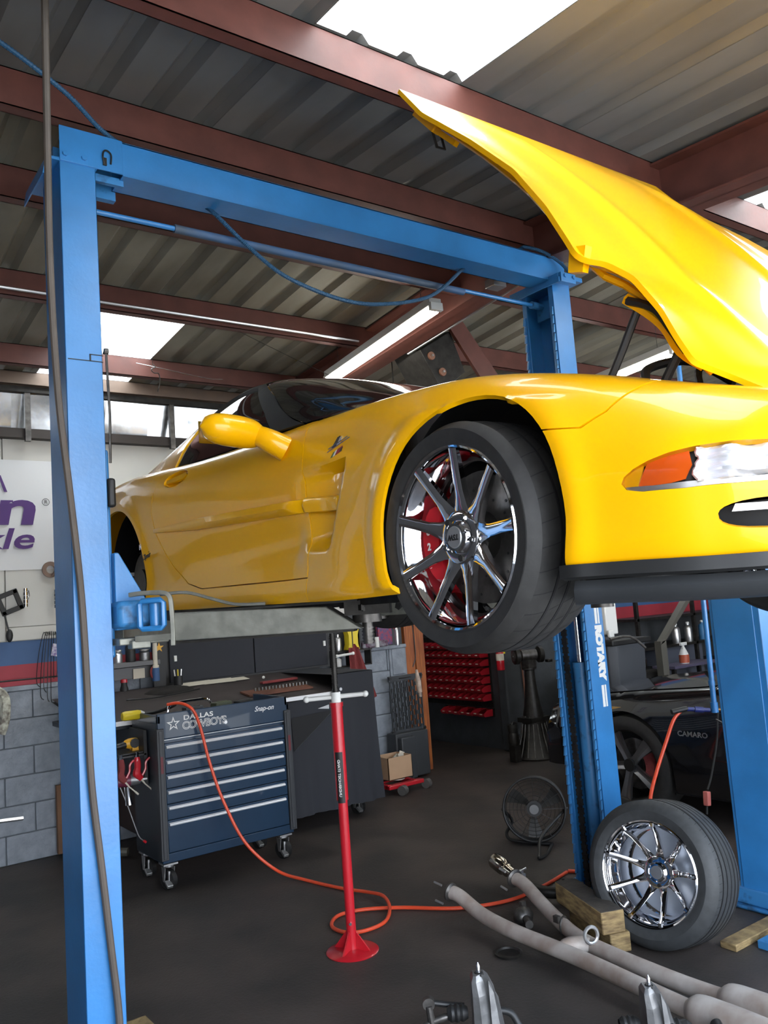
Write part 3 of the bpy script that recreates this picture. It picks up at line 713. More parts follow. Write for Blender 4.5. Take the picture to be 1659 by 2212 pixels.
# ---------------- hood, standing open on its front hinge
HE = [(1.90, 1.018, 2.063), (1.77, 1.051, 2.103), (1.69, 1.066, 2.123), (1.668, 1.087, 2.184), (1.655, 1.112, 2.257), (1.630, 1.160, 2.348), (1.600, 1.211, 2.397), (1.572, 1.246, 2.412), (1.556, 1.262, 2.430), (1.560, 1.283, 2.470), (1.575, 1.357, 2.597), (1.592, 1.470, 2.756), (1.612, 1.647, 2.940), (1.630, 1.868, 3.150), (1.642, 1.985, 3.300)]
hts = [0]
for a, b in zip(HE[:-1], HE[1:]): hts.append(hts[-1] + math.dist(a, b))
hts = np.array(hts)
HA = V(0, 1.045, 2.075); HB = V(0, 1.985, 3.300); HC = (HB - HA)
def hood_rows(NA, NB, off=0.0):
    tt = np.linspace(0, hts[-1], NA); P = np.stack([np.interp(tt, hts, [h[k] for h in HE]) for k in range(3)], 1)
    Q = P.copy(); Q[1:-1] = P[:-2] * .25 + P[1:-1] * .5 + P[2:] * .25; P = Q
    rows = []; tan = HC.normalized(); nrm = V(0, -tan.z, tan.y)
    for i in range(NA):
        r = []; e = XC - P[i, 0]; pe = V(0, P[i, 1], P[i, 2]); f = max(0, min(1, (pe - HA).dot(tan) / HC.length))
        base = HA + HC * f + nrm * (.030 * math.sin(math.pi * f))
        for j in range(NB + 1):
            b = -1 + 2 * j / NB; x = XC - b * e; ab = abs(b)
            k = ab ** 5; c = base * (1 - k) + pe * k
            crown = .030 * math.sin(math.pi * f) * (1 - b * b) + .06 * max(0, 1 - f * 3) ** 1.5 * (1 - b * b)
            rg = min(1, f * 3) * min(1, (1 - f) * 5)
            ridge = .012 * math.exp(-((ab - (.42 + .12 * f)) / .07) ** 2) * rg + .012 / (1 + math.exp((ab - .82) * 40)) * rg
            p = V(x, c.y, c.z) + nrm * (crown + ridge + off) + V(0, 0, -.018 * (1 - b * b) * max(0, 1 - f * 5))
            r.append(p)
        rows.append(r)
    return rows
ra = hood_rows(120, 70); rb = hood_rows(120, 70, -.014)
q = MB(); q.grid(ra); q.grid(rb)
NA, NB = 120, 71; o2 = NA * NB
per = [(i, 0) for i in range(NA)] + [(NA - 1, j) for j in range(1, NB)] + [(i, NB - 1) for i in range(NA - 2, -1, -1)] + [(0, j) for j in range(NB - 2, 0, -1)]
for k in range(len(per)):
    a = per[k]; b = per[(k + 1) % len(per)]
    q.f.append((a[0] * NB + a[1], b[0] * NB + b[1], o2 + b[0] * NB + b[1], o2 + a[0] * NB + a[1])); q.m.append(0)
hood = B('hood', q, YEL, car, smooth=True, ang=45)
# hood underside: inner frame lip, latch brackets, struts, hinges
def hp(f, b, off):
    i = int(f * (NA - 1)); j = int((b + 1) / 2 * (NB - 1)); p = ra[i][j]; return p + V(0, .79, -.61) * off
q = MB(); q.tube([hp(f, .90, .026) for f in np.linspace(.12, .98, 24)], .010, 6); B('inner_lip', q, YEL, hood)
for sd in (1, -1):
    q = MB(); q.tube([hp(f, .93 * sd, .035) for f in (.88, .965)], .020, 4); q.tube([hp(f, .92 * sd, .040) for f in (.80, .90)], .012, 4)
    B('latch_bracket', q, YEL, hood)
q = MB()
for sd in (1, -1):
    c = hp(.89, .93 * sd, .05); q.tube([c, c + V(.012, 0, -.045), c + V(.045, 0, -.045), c + V(.035, 0, 0)], .005, 6, closed=True)
B('latch_striker', q, DSTEEL, hood, smooth=True)
for sd in (1, -1):
    q = MB()
    c = hp(hts[8] / hts[-1], .985 * sd, .012); q.add([c + V(-.004 * sd, -.02, .03), c + V(-.004 * sd, .03, .045), c + V(.0, .045, -.015), c + V(.0, .0, -.03), c + V(.02 * sd, -.02, .03), c + V(.02 * sd, .03, .045), c + V(.02 * sd, .045, -.015), c + V(.02 * sd, .0, -.03)], [(0, 1, 2, 3), (7, 6, 5, 4), (0, 4, 5, 1), (1, 5, 6, 2), (2, 6, 7, 3), (3, 7, 4, 0)])
    B('corner_tab', q, YEL, hood)
for sd in (1, -1):
    def M(p): return V(XC - sd * (XC - p[0]), p[1], p[2])
    q = MB(); q.tube([M(p) for p in ((1.70, 1.33, 2.12), (1.705, 1.27, 2.21), (1.71, 1.215, 2.30))], .0105, 10); q.tube([M((1.70, 1.40, 2.04)), M((1.70, 1.33, 2.12))], .014, 10); B('gas_strut', q, BLACK, car, smooth=True)
    q = MB(); q.tube([M((1.76, 1.24, 2.06)), M((1.76, 1.13, 2.20))], .012, 8); B('hinge_arm', q, BLACK, car)
    q = MB(); q.tube(cr([M((1.70, 1.24, 2.33)), M((1.715, 1.19, 2.28)), M((1.72, 1.15, 2.23)), M((1.74, 1.13, 2.17)), M((1.78, 1.10, 2.13))], 4), .016, 6); B('hinge_bracket', q, YEL, car, smooth=True)
    q = MB(); q.tube(cr([M((1.69, 1.23, 2.32)), M((1.70, 1.165, 2.28)), M((1.705, 1.13, 2.22)), M((1.73, 1.11, 2.16))], 4), .011, 6); B('hinge_plate', q, BLACK, car, smooth=True)
# badges
def bp(u, w_, d=.0): 
    q = body_pt(np.array([u]), np.array([BODY.s_of(u, w_)]), 1)[0]; return V(q[0] - d, q[1], q[2])
q = MB()
for (ua, wa, ub, wb) in ((.665, .668, .53, .692), (.66, .678, .545, .698)):
    q.tube([bp(ua + (ub - ua) * k / 4, wa + (wb - wa) * k / 4, .002) for k in range(5)], .0022, 6)
eb = B('fender_emblem', q, CHROME, car)
def quad(m, pts, nm='flag_panel'):
    q = MB(); P = [bp(u, w_ + .012, .003) for u, w_ in pts]; Q = [bp(u, w_ + .012, .0005) for u, w_ in pts]; n = len(P)
    q.add(P + Q, [tuple(range(n)), tuple(range(n, 2 * n))[::-1]] + [(i, (i + 1) % n, n + (i + 1) % n, n + i) for i in range(n)]); return B(nm, q, m, eb)
quad(DSTEEL, [(.640, .666), (.610, .696), (.595, .698), (.612, .664)]); quad(ALU, [(.612, .666), (.595, .692), (.582, .694), (.594, .668)])
quad(mat('flag_green', (.02, .10, .03), .4), [(.640, .632), (.625, .648), (.612, .651), (.625, .634)]); quad(WHITE, [(.625, .634), (.612, .651), (.598, .654), (.610, .637)])
quad(STRR, [(.610, .637), (.598, .654), (.570, .660), (.580, .642)]); quad(INK, [(.588, .641), (.582, .652), (.568, .656), (.575, .643)])
text('script_badge', 'Zipnur', .034, bp(2.235, .452, .003), (0, -1, .12), (0, .1, 1), INK, car, shear=.35, off=.0006)
text('letter_badge', 'H', .034, bp(2.275, .505, .003), (0, -1, .12), (0, .1, 1), CHROME, car, depth=.003, off=.001)
q = MB(); q.tube([bp(2.30, .492, .0), bp(2.19, .488, .0)], .0018, 6); B('panel_seam', q, DARK, car)
# ================================================================ WHEELS
def wheel_parts(parent, org, d, up, m_tyre, R=.307, W=.245, rim=.238, ang0=90, dish=.0, ns=9, tread='block', cap='TSW'):
    """wheel whose outer face looks along d; org = centre of the outer rim face"""
    d = Vector(d).normalized(); up = Vector(up); up = (up - d * up.dot(d)).normalized(); rt = up.cross(d)
    O = Vector(org)
    def P(r, a, h): return O + (rt * math.cos(a) + up * math.sin(a)) * r + d * h
    # tyre: lathe with circumferential grooves, lateral cuts as alternating rows
    q = MB(); n = 180
    side_o = [(-.004, rim - .004), (.004, rim + .004), (.012, rim + .02), (.016, rim + .045), (.008, R - .028), (-.006, R - .012)]
    gro = []
    grooves = (.30, .50, .70) if tread == 'block' else (.17, .33, .50, .67, .83)
    ww = W - .02; x = -.018
    gro.append((-.018, R - .004, 1))
    steps = 44
    for k in range(steps + 1):
        f = k / steps; h = -.02 - (ww - .02) * f
        g = any(abs(f - c) < .018 for c in grooves)
        gro.append((h, R - .0 - .012 * (2 * abs(f - .5)) ** 4 - (.010 if g else 0), 0 if g else 1))
    gro.append((-W + .004, R - .018, 0)); 
    side_i = [(-W - .006, R - .04), (-W - .008, rim + .04), (-W + .002, rim + .005)]
    prof = [(h, r, 0) for h, r in side_o] + gro + [(h, r, 0) for h, r in side_i]
    rows = []
    for (h, r, tr) in prof:
        row = []
        for k in range(n):
            rr = r
            if tr:
                hh = -h / W
                if tread == 'block':
                    rr = r
                else:
                    rr = r
            row.append(P(rr, 2 * math.pi * k / n, h))
        rows.append(row)
    q.grid(rows, True); ty = B('tyre', q, m_tyre, parent, smooth=True, ang=28)
    for c in grooves:
        h = -.02 - (ww - .02) * c; rc = R - .012 * (2 * abs(c - .5)) ** 4; gw = .0042 if tread == 'rib' else .0032
        q = MB(); q.lathe([(h - gw, rc - .012), (h - gw, rc + .0006), (h + gw, rc + .0006), (h + gw, rc - .012)], O, d, 90); B('groove_shade', q, DARK, ty, smooth=True, ang=30)  # dark rings colour in the shade inside the tread grooves
    q = MB()
    zones = ((.02, .27, 0), (.34, .47, 3), (.53, .66, 6), (.73, .98, 0)) if tread == 'block' else ((.0, .15, 0), (.85, 1.0, 0))
    N_ = 32 if tread == 'block' else 60; sw = .0013 if tread == 'block' else .0009
    for k in range(N_):
        for fa, fb, ph in zones:
            rows = []
            for g in range(4):
                f_ = fa + (fb - fa) * g / 3; h = -.02 - (ww - .02) * f_; rr = R - .012 * (2 * abs(f_ - .5)) ** 4 + .0007
                a_ = 2 * math.pi * (k + ph / 9 + (.25 * g / 3 if tread == 'block' else .1 * g)) / N_; da = sw / rr
                rows.append([P(rr, a_ - da, h), P(rr, a_ + da, h)])
            q.grid(rows)
    B('tread_sipe', q, DARK, ty, kind='stuff')
    # rim barrel with stepped lips
    q = MB(); pr = [(.006, rim - .004), (.010, rim + .002), (.006, rim + .006), (-.004, rim + .004), (-.010, rim - .002), (-.006, rim - .010), (-.020, rim - .014), (-.026, rim - .022), (-.050, rim - .026), (-.056, rim - .034), (-.11, rim - .040), (-.17, rim - .034), (-.205, rim - .012), (-.215, rim + .004), (-.212, rim + .01)]
    q.lathe([(h, r) for h, r in pr], O, d, 72); rb = B('rim_barrel', q, CHROME, parent, smooth=True, ang=50)
    if tread == 'rib':
        q = MB(); q.lathe([(-.21, rim - .03), (-.205, .09), (-.2, 0.0001)], O, d, 40); B('rim_back', q, mat('clouded_grey', (.55, .60, .68), .35, .35), rb, smooth=True)
    # spokes
    for i in range(ns):
        a = math.radians(ang0 + 360 / ns * i); q = MB(); rws = []
        for f, rr, wdt, hh, th in ((0, .060, .034, -.030 - dish, .026), (.15, .085, .023, -.026 - dish, .024), (.4, .125, .0158, -.017 - dish * .8, .022), (.7, .175, .0150, -.006 - dish * .4, .020), (.9, rim - .022, .0155, .003, .016), (1, rim - .006, .016, .006, .012)):
            wdt = wdt * (.72 if tread == 'rib' else 1)
            def Q(off, h): return O + (rt * math.cos(a) + up * math.sin(a)) * rr + (rt * -math.sin(a) + up * math.cos(a)) * off + d * h
            rws.append([Q(-wdt, hh), Q(-wdt * .5, hh + .0035), Q(wdt * .5, hh + .0035), Q(wdt, hh), Q(wdt * .75, hh - th), Q(-wdt * .75, hh - th)])
        q.grid(rws, True); q.add(rws[-1], [tuple(range(6))]); B('spoke', q, CHROME, rb, smooth=True, ang=30)
    # hub, cap, lug nuts
    q = MB(); q.lathe([(-.09 - dish, .066), (-.030 - dish, .074), (-.022 - dish, .070), (-.018 - dish, .058), (-.020 - dish, .044), (-.008 - dish, .042), (-.004 - dish, .036), (-.006 - dish, .0)], O, d, 40); hb = B('hub', q, CHROME, rb, smooth=True, ang=35)
    for i in range(5):
        a = math.radians(72 * i + 60); c = P(.056, a, -.02 - dish); q = MB(); q.cyl(c - d * .02, c + d * .006, .0095, n=6); q.cyl(c + d * .006, c + d * .007, .0055, n=6)
        B('lug_nut', q, DSTEEL if i % 2 else CHROME, rb)
    q = MB(); q.lathe([(-.006 - dish, .030), (-.002 - dish, .028), (-.0015 - dish, .0)], O, d, 32); B('centre_cap', q, ALU, rb, smooth=True)
    if cap: text('cap_lettering', cap, .020, O + d * (-.001 - dish), -rt, -up, INK, rb, centre=True, off=.0008, shear=.2)
    # brake valve stem
    return rb
D_OUT = V(-1, 0, 0)
# steering angle for the front wheels
ca, sa = math.cos(math.radians(3)), math.sin(math.radians(3))
def brake(parent, O, d, up, r=.178):
    d = Vector(d).normalized(); q = MB(); q.lathe([(-.105, .06), (-.105, r), (-.125, r), (-.125, .06)], O, d, 48); dk = B('brake_disc', q, STEEL, parent, smooth=True, ang=40)
    q = MB(); rt = Vector(up).cross(d)
    for k in range(36):
        a = 2 * math.pi * k / 36; rr = (.105, .13, .155)[k % 3]; c = O + (rt * math.cos(a) + Vector(up) * math.sin(a)) * rr + d * -.1045; q.cyl(c, c + d * .001, .004, n=6)
    B('disc_hole', q, INK, dk, kind='stuff')
    q = MB(); q.cyl(O + d * -.15, O + d * -.06, .07, n=24); B('bearing_hub', q, DSTEEL, dk, smooth=True)
wf = V(XC - .905, Y0 + .045, Z0 + .322)
dF = V(-1, .02, 0)
rbF = wheel_parts(car, wf, dF, (0, 0, 1), RUBBER, ang0=82)
brake(car, wf, dF, (0, 0, 1))
# red caliper, rearward side of the disc
q = MB(); rws = []
for k in range(13):
    a = math.radians(140 + 84 * k / 12); s_ = math.sin(math.pi * k / 12) ** .4 + .05; c = wf + V(0, -math.cos(a), math.sin(a))
    rws.append([wf + V(h, -math.cos(a) * r, math.sin(a) * r) for h, r in ((.050, .150 - .03 * s_), (.045, .150 + .03 * s_), (.09, .190), (.15, .190), (.15, .115), (.09, .115))])
q.grid(rws, True)
calp = B('brake_caliper', q, RED, car, smooth=True, ang=40)
for t_, dz in (('8', .03), ('2', -.012), ('3', -.062)):
    text('caliper_digit', t_, .028, wf + V(.040, .150, dz), (0, -1, 0), (0, 0, 1), WHITE, calp, off=.001, centre=True)
for (sx, yy, zz, R_) in ((-1, Y0 + .045, Z0 + .322, .307), (-1, Y0 + 2.62, Z0 + .335, .32)):
    dd = V(-sx, 0, 0)
    wheel_parts(car, V(XC - sx * (.895 if yy < 3 else .90), yy, zz), dd, (0, 0, 1), RUBBER, R=R_, cap=None)
# loose wheel leaning on timber
lw = T('wheel', (3.30, 2.47, 0), 'chrome nine spoke wheel with ribbed tyre leaning on the timber blocks', 'wheel')
dl = V(-1, -.30, .20).normalized()
lwr = wheel_parts(lw, V(3.200, 2.550, .325), V(-.96, -.17, .20), (0, 0, 1), RUBBER2, R=.320, W=.27, rim=.226, tread='rib', dish=.07, ang0=85, cap=None)
# ================================================================ TWO-POST LIFT
lift = T('vehicle_lift', (2.25, 3.17, 0), 'blue two-post lift with overhead crossbeam carrying the yellow car', 'vehicle lift')
def col_section(xo, xi, y0, y1, z0, z1, lip=.035, t=.006):
    """C column: web at xo, open toward xi"""
    q = MB(); s = 1 if xi > xo else -1
    def bb(a, b, c, d): q.box(min(a, b), max(a, b), min(c, d), max(c, d), z0, z1)
    bb(xo, xo + s * t, y0, y1); bb(xo, xi, y0, y0 + t); bb(xo, xi, y1 - t, y1); bb(xi - s * t, xi, y0, y0 + lip); bb(xi - s * t, xi, y1 - lip, y1)
    return q
YA, YBk = 3.05, 3.29
B('column', col_section(.843, .978, YA, YBk, 0, 3.37), BLUE, lift, bevel=.003)
q = MB(); q.box(.852, .98, YA - .003, YA + .001, 2.60, 2.603); q.box(.930, .981, YA - .003, YA + .001, 2.625, 2.628); q.box(.93, .935, YA - .003, YA + .001, 2.602, 2.627); B('joint_seam', q, INK, lift)
B('column', col_section(3.665, 3.52, YA, YBk, 0, 3.37), BLUE, lift, bevel=.003)
# ladder of latch teeth on both flange lips of the far column, worn strip
for y in (YA + .012, YBk - .012):
    q = MB(); k = 0; z = .05
    while z < 3.2:
        q.add([V(3.505, y - .006, z), V(3.519, y - .006, z + .004), V(3.519, y - .006, z + .05), V(3.512, y - .006, z + .045), V(3.505, y + .006, z), V(3.519, y + .006, z + .004), V(3.519, y + .006, z + .05), V(3.512, y + .006, z + .045)], [(0, 1, 2, 3), (7, 6, 5, 4), (0, 3, 7, 4), (0, 4, 5, 1), (2, 6, 7, 3)]); z += .052
    B('latch_teeth', q, BLUE2, lift)
# chain, cylinder with chrome rod
q = MB(); q.cyl((3.58, 3.165, .05), (3.58, 3.165, 1.20), .042, n=24); q.cyl((3.58, 3.165, 1.20), (3.58, 3.165, 1.23), .046, n=24); B('cylinder', q, BLUE2, lift, smooth=True)
q = MB(); q.cyl((3.58, 3.165, 1.2), (3.58, 3.165, 1.9), .019, n=16); B('cylinder_rod', q, CHROME, lift, smooth=True)
q = MB(); z = .05; k = 0
while z < 2.2:
    w_ = .011 if k % 2 else .017; q.bx((3.535, 3.225, z), (.010, w_ * 2, .024)); q.cyl((3.535, 3.225 - .02, z + .012), (3.535, 3.225 + .02, z + .012), .006, n=6); z += .024; k += 1
ch = B('lift_chain', q, DSTEEL, lift, kind='stuff')
# base plates
for (xa, xb) in ((.74, 1.02), (3.48, 3.80)):
    q = MB(); q.box(xa, xb, 2.93, 3.42, 0, .018); B('base_plate', q, BLUE2, lift, bevel=.004)
    for a in (xa + .03, xb - .03):
        for y in (2.97, 3.38):
            q = MB(); q.cyl((a, y, .018), (a, y, .04), .016, n=6); q.cyl((a, y, .04), (a, y, .055), .009, n=8); B('anchor_bolt', q, STEEL, lift)
# top plates and crossbeam
q = MB(); q.box(.80, .985, 3.052, 3.36, 3.37, 3.382); q.add([V(.80, 3.06, 3.372), V(.80, 3.36, 3.372), V(.79, 3.36, 3.31), V(.79, 3.06, 3.31), V(.795, 3.06, 3.372), V(.795, 3.36, 3.372), V(.785, 3.36, 3.31), V(.785, 3.06, 3.31)], [(0, 1, 2, 3), (7, 6, 5, 4), (0, 4, 5, 1), (2, 6, 7, 3), (0, 3, 7, 4), (1, 5, 6, 2)]); B('top_plate', q, BLUE, lift)
q = MB(); q.box(3.495, 3.70, 2.98, 3.36, 3.36, 3.385); B('top_plate', q, BLUE, lift, bevel=.002)
q = MB(); q.box(3.50, 3.62, 2.96, 2.99, 3.33, 3.385); q.box(3.49, 3.50, 2.97, 3.33, 3.33, 3.36); B('top_bracket', q, BLUE, lift, bevel=.002)
for (xx, zz) in ((3.53, 3.365), (3.60, 3.365), (.865, 3.40), (.935, 3.40)):
    q = MB(); y0_ = 2.96 if xx > 2 else 3.047; q.cyl((xx, y0_, zz), (xx, y0_ - .008, zz), .011, n=6); B('bolt', q, BLUE, lift)
q = MB(); q.box(.845, 1.085, YA - .003, YA + .003, 3.372, 3.512); B('beam_end_plate', q, BLUE, lift, bevel=.001)
q = MB(); q.box(1.085, 3.60, YA, YA + .005, 3.372, 3.507); q.box(1.085, 3.60, YA, 3.19, 3.368, 3.373); q.box(1.085, 3.60, YA, 3.19, 3.503, 3.508); q.box(1.085, 3.60, 3.185, 3.19, 3.368, 3.508); B('crossbeam', q, BLUE, lift)
q = MB(); q.box(.86, 1.10, 3.19, 3.22, 3.33, 3.50); q.box(.99, 1.10, YA + .04, YA + .06, 3.345, 3.375); B('beam_saddle', q, BLUE2, lift)
q = MB(); q.box(3.50, 3.64, YA + .002, YA + .01, 3.385, 3.53); B('beam_end_plate', q, BLUE, lift)
# hook ring near the left corner
q = MB(); q.tube(cr([V(1.013, 3.043, 3.392), V(1.005, 3.04, 3.42), V(1.01, 3.04, 3.446), V(1.025, 3.04, 3.45), V(1.038, 3.04, 3.435), V(1.036, 3.042, 3.40)], 5), .0035, 6); q.box(1.006, 1.02, 3.04, 3.047, 3.39, 3.42); B('hose_clip', q, DSTEEL, lift)
# overhead safety shut-off bar
q = MB(); q.cyl((.98, 3.20, 3.272), (3.55, 3.20, 3.272), .011, n=12); B('safety_bar', q, BLUE, lift, smooth=True)
q = MB(); q.cyl((1.35, 3.20, 3.272), (2.98, 3.20, 3.264), .0185, n=14); B('bar_sleeve', q, mat('grey_blue_foam', (.06, .085, .12), .6, var=.6, vscale=3, col2=(.05, .12, .26)), lift, smooth=True)
q = MB(); q.cyl((3.5, 3.20, 3.272), (3.60, 3.20, 3.272), .022, n=12); q.box(3.585, 3.60, 3.14, 3.24, 3.19, 3.30); B('bar_mount', q, BLUE2, lift)
# left carriage inside column with gusset and pivot box
q = MB(); q.box(.90, 1.005, 3.10, 3.25, 1.50, 2.28); B('carriage', q, BLUE, lift, bevel=.01)
q = MB(); gp_l = [(1.0, 1.885), (1.018, 1.885), (1.112, 1.715), (1.112, 1.60), (1.0, 1.60)]; q.prism(gp_l, lambda a, b, t: V(a, t, b), 3.07, 3.25); B('gusset', q, BLUE, lift, bevel=.004)
q = MB(); q.box(.985, 1.015, 3.06, 3.09, 2.055, 2.165); B('slide_block', q, BLACK, lift, bevel=.01)
q = MB(); q.box(.985, 1.115, 3.00, 3.22, 1.605, 1.705); B('arm_socket', q, BLUE2, lift, bevel=.02)
q = MB(); q.box(.985, 1.17, 3.0, 3.20, 1.545, 1.57); q.box(1.02, 1.09, 2.97, 3.02, 1.53, 1.56); B('lower_yoke', q, SILV, lift, bevel=.004)
# pivot window: blue rectangular ring with pin inside
adir = V(1.66 - 1.17, 2.47 - 2.95, 0).normalized(); anrm = V(adir.y, -adir.x, 0)   # toward camera side
anrm = anrm if anrm.y < 0 else -anrm
RA3 = Matrix((adir, anrm, V(0, 0, 1))).transposed()
A0 = V(1.128, 2.98, 1.648)
def AP(l, n_, h): return A0 + adir * l + anrm * n_ + V(0, 0, h)
q = MB(); q.tube([AP(l, .065, h) for l, h in ((-.035, .05), (.035, .05), (.045, .04), (.045, -.04), (.035, -.05), (-.035, -.05), (-.045, -.04), (-.045, .04))], .011, 6, closed=True); B('pivot_window', q, BLUE, lift, bevel=.002)
q = MB(); q.cyl(AP(0, .03, -.055), AP(0, .03, .055), .022, n=18); B('pivot_pin', q, BLUE, lift, smooth=True)
q = MB(); q.tube(cr([AP(-.08, .07, .075), AP(-.03, .07, .078), AP(.045, .07, .075), AP(.072, .07, .06), AP(.078, .07, .02), AP(.080, .07, -.06), AP(.078, .07, -.115)], 5), .011, 4); q.bx(AP(.012, .05, -.083), (.15, .05, .022), RA3); B('arm_fork', q, SILV, lift, bevel=.002)
# outer arm (silver box section with slanted end)
Lr = .74
q = MB(); vs = []
for n_ in (.07, -.03):
    vs += [AP(.085, n_, .0), AP(.085, n_, -.10), AP(Lr + .02, n_, -.102), AP(Lr - .10, n_, -.018)]
q.add(vs, [(0, 1, 2, 3), (7, 6, 5, 4), (0, 3, 7, 4), (0, 4, 5, 1), (1, 5, 6, 2), (2, 6, 7, 3)]); B('swing_arm', q, SILV, lift, bevel=.004)
q = MB(); q.bx(AP(.42, .02, -.004), (.66, .075, .008), RA3); q.bx(AP(.40, .02, -.106), (.66, .075, .008), RA3); B('arm_strap', q, DSTEEL, lift)
q = MB(); q.bx(AP(.78, .02, -.03), (.16, .06, .05), RA3); B('inner_arm', q, DSTEEL, lift)
q = MB(); q.tube(cr([AP(.02, .03, .07), AP(.12, .03, .07), AP(.22, .04, .04), AP(.31, .05, .014), AP(.42, .06, .008)], 5), .006, 6); B('release_rod', q, SILV, lift, smooth=True)
PC = V(1.685, 2.45, 1.46)
q = MB(); q.cyl(PC + V(0, 0, .105), PC + V(0, 0, .145), .052, n=28); q.cyl(PC + V(0, 0, .03), PC + V(0, 0, .105), .019, n=14); 
for k in range(5): q.cyl(PC + V(0, 0, .035 + .012 * k), PC + V(0, 0, .041 + .012 * k), .022, n=14)
B('screw_pad', q, STEEL, lift, smooth=True, ang=40)
q = MB(); q.bx(PC + V(0, 0, .152), (.095, .095, .014)); q.bx(PC + V(.05, 0, .16), (.012, .1, .03)); q.bx(PC + V(-.05, 0, .158), (.012, .1, .02)); B('pad_tray', q, DSTEEL, lift)
q = MB(); q.bx(PC + V(0, 0, .177), (.07, .09, .034)); B('rubber_block', q, BROWNB, lift, bevel=.004)
# the other arm of this side + arms of far side (mostly hidden by the car)
def arm(x0, y0, x1, y1, nm='swing_arm'):
    a = V(x0, y0, 1.60); b = V(x1, y1, 1.60); dd = (b - a); L = dd.length; dd.normalize(); M3 = Matrix((dd, V(-dd.y, dd.x, 0), V(0, 0, 1))).transposed()
    q = MB(); q.bx((a + b) / 2, (L, .09, .085), M3); B(nm, q, SILV, lift, bevel=.004)
    q = MB(); q.cyl(b - V(0, 0, .06), b + V(0, 0, .02), .05, n=20); B('screw_pad', q, STEEL, lift, smooth=True)
arm(1.05, 3.28, 1.62, 4.15); arm(3.46, 3.05, 2.95, 2.45); arm(3.46, 3.28, 2.95, 4.15)
q = MB(); q.box(3.50, 3.60, 3.09, 3.25, 1.52, 2.25); B('carriage', q, BLUE, lift, bevel=.01)
# decal: vertical lettering with double bars on the far column
dc = None
for x0_, x1_ in ((3.597, 3.616), (3.622, 3.634)):
    for z0_, z1_ in ((1.435, 1.53), (.99, 1.105)):
        q = MB(); q.box(x0_, x1_, YA - .0015, YA - .0002, z0_, z1_); B('decal_bar', q, WHITE, lift)
text('decal_lettering', 'ROTARY', .066, (3.594, YA - .001, 1.425), (0, 0, -1), (1, 0, 0), WHITE, lift, off=.006, sx=1.12, space=1.0)
# small brass latch + cable on inner edge of the left column
q = MB(); q.tube([V(.985, 3.06, 2.64), V(.992, 3.05, 2.64), V(.998, 3.05, 2.40), V(.996, 3.06, 2.22)], .005, 6); q.cyl((.985, 3.05, 2.645), (1.0, 3.05, 2.645), .012, n=10); B('latch_cable', q, STEEL, lift)
# shim timber under the base
for (a, b, c, d, zz, lab) in ((.70, .86, 3.44, 3.72, .07, 'dark'), (1.06, 1.17, 3.26, 3.42, .10, 'light')):
    q = MB(); q.box(a, b, c, d, 0, zz); o = B('timber_block', q, WOODD if lab == 'dark' else WOOD, bevel=.004)
    tag(o, 'low dark timber offcut on the left foot of the near blue post' if lab == 'dark' else 'pale timber offcut with green edge right of the near blue post foot', 'timber block')
# hoses and cables
def thing_tube(name, pts, r, m, label, cat, n=10, group=None, seg=8, smooth=True):
    q = MB(); q.tube(cr(pts, seg), r, n); o = B(name, q, m, smooth=smooth); tag(o, label, cat, group); return o
HOSEB = mat('grey_blue_hose', (.022, .085, .17), .5)
def ribbed(name, pts, r, label, cat, m=HOSEB, seg=60):
    P = cr(pts, seg); q = MB(); q.tube(P, [r * (1.0 if i % 2 else .78) for i in range(len(P))], 8); o = B(name, q, m, smooth=False); tag(o, label, cat); return o
ribbed('hydraulic_hose', [V(.45, 2.92, 3.745), V(.636, 2.95, 3.70), V(.866, 3.02, 3.63), V(1.02, 3.07, 3.545), V(1.15, 3.10, 3.525), V(1.5, 3.11, 3.519), V(2.6, 3.12, 3.519), V(3.25, 3.10, 3.520), V(3.36, 3.08, 3.545), V(3.47, 3.04, 3.52), V(3.56, 3.005, 3.46), V(3.615, 2.99, 3.40)], .0105, 'ribbed blue hose lying along the top of the crossbeam', 'hose', seg=40)
ribbed('hydraulic_hose', [V(1.47, 3.15, 3.38), V(1.52, 3.15, 3.352), V(1.68, 3.15, 3.23), V(1.86, 3.15, 3.128), V(2.15, 3.15, 3.07), V(2.40, 3.15, 3.087), V(2.70, 3.15, 3.177), V(2.92, 3.15, 3.347), V(2.95, 3.15, 3.38)], .0105, 'ribbed blue hose sagging in a loop below the crossbeam', 'hose')
thing_tube('power_cable', [V(.690, 2.60, 3.735), V(.700, 2.64, 3.66), V(.725, 2.75, 3.35), V(.765, 2.92, 2.9), V(.800, 3.0, 2.45), V(.835, 3.02, 2.1), V(.865, 3.03, 1.75), V(.876, 3.035, 1.45), V(.880, 3.035, 1.1), V(.905, 3.035, .80), V(.93, 3.035, .50), V(.945, 3.03, .30), V(.95, 3.03, .03)], .0125, CABLE, 'thick grey-brown cable hanging down the front of the near blue post', 'cable')
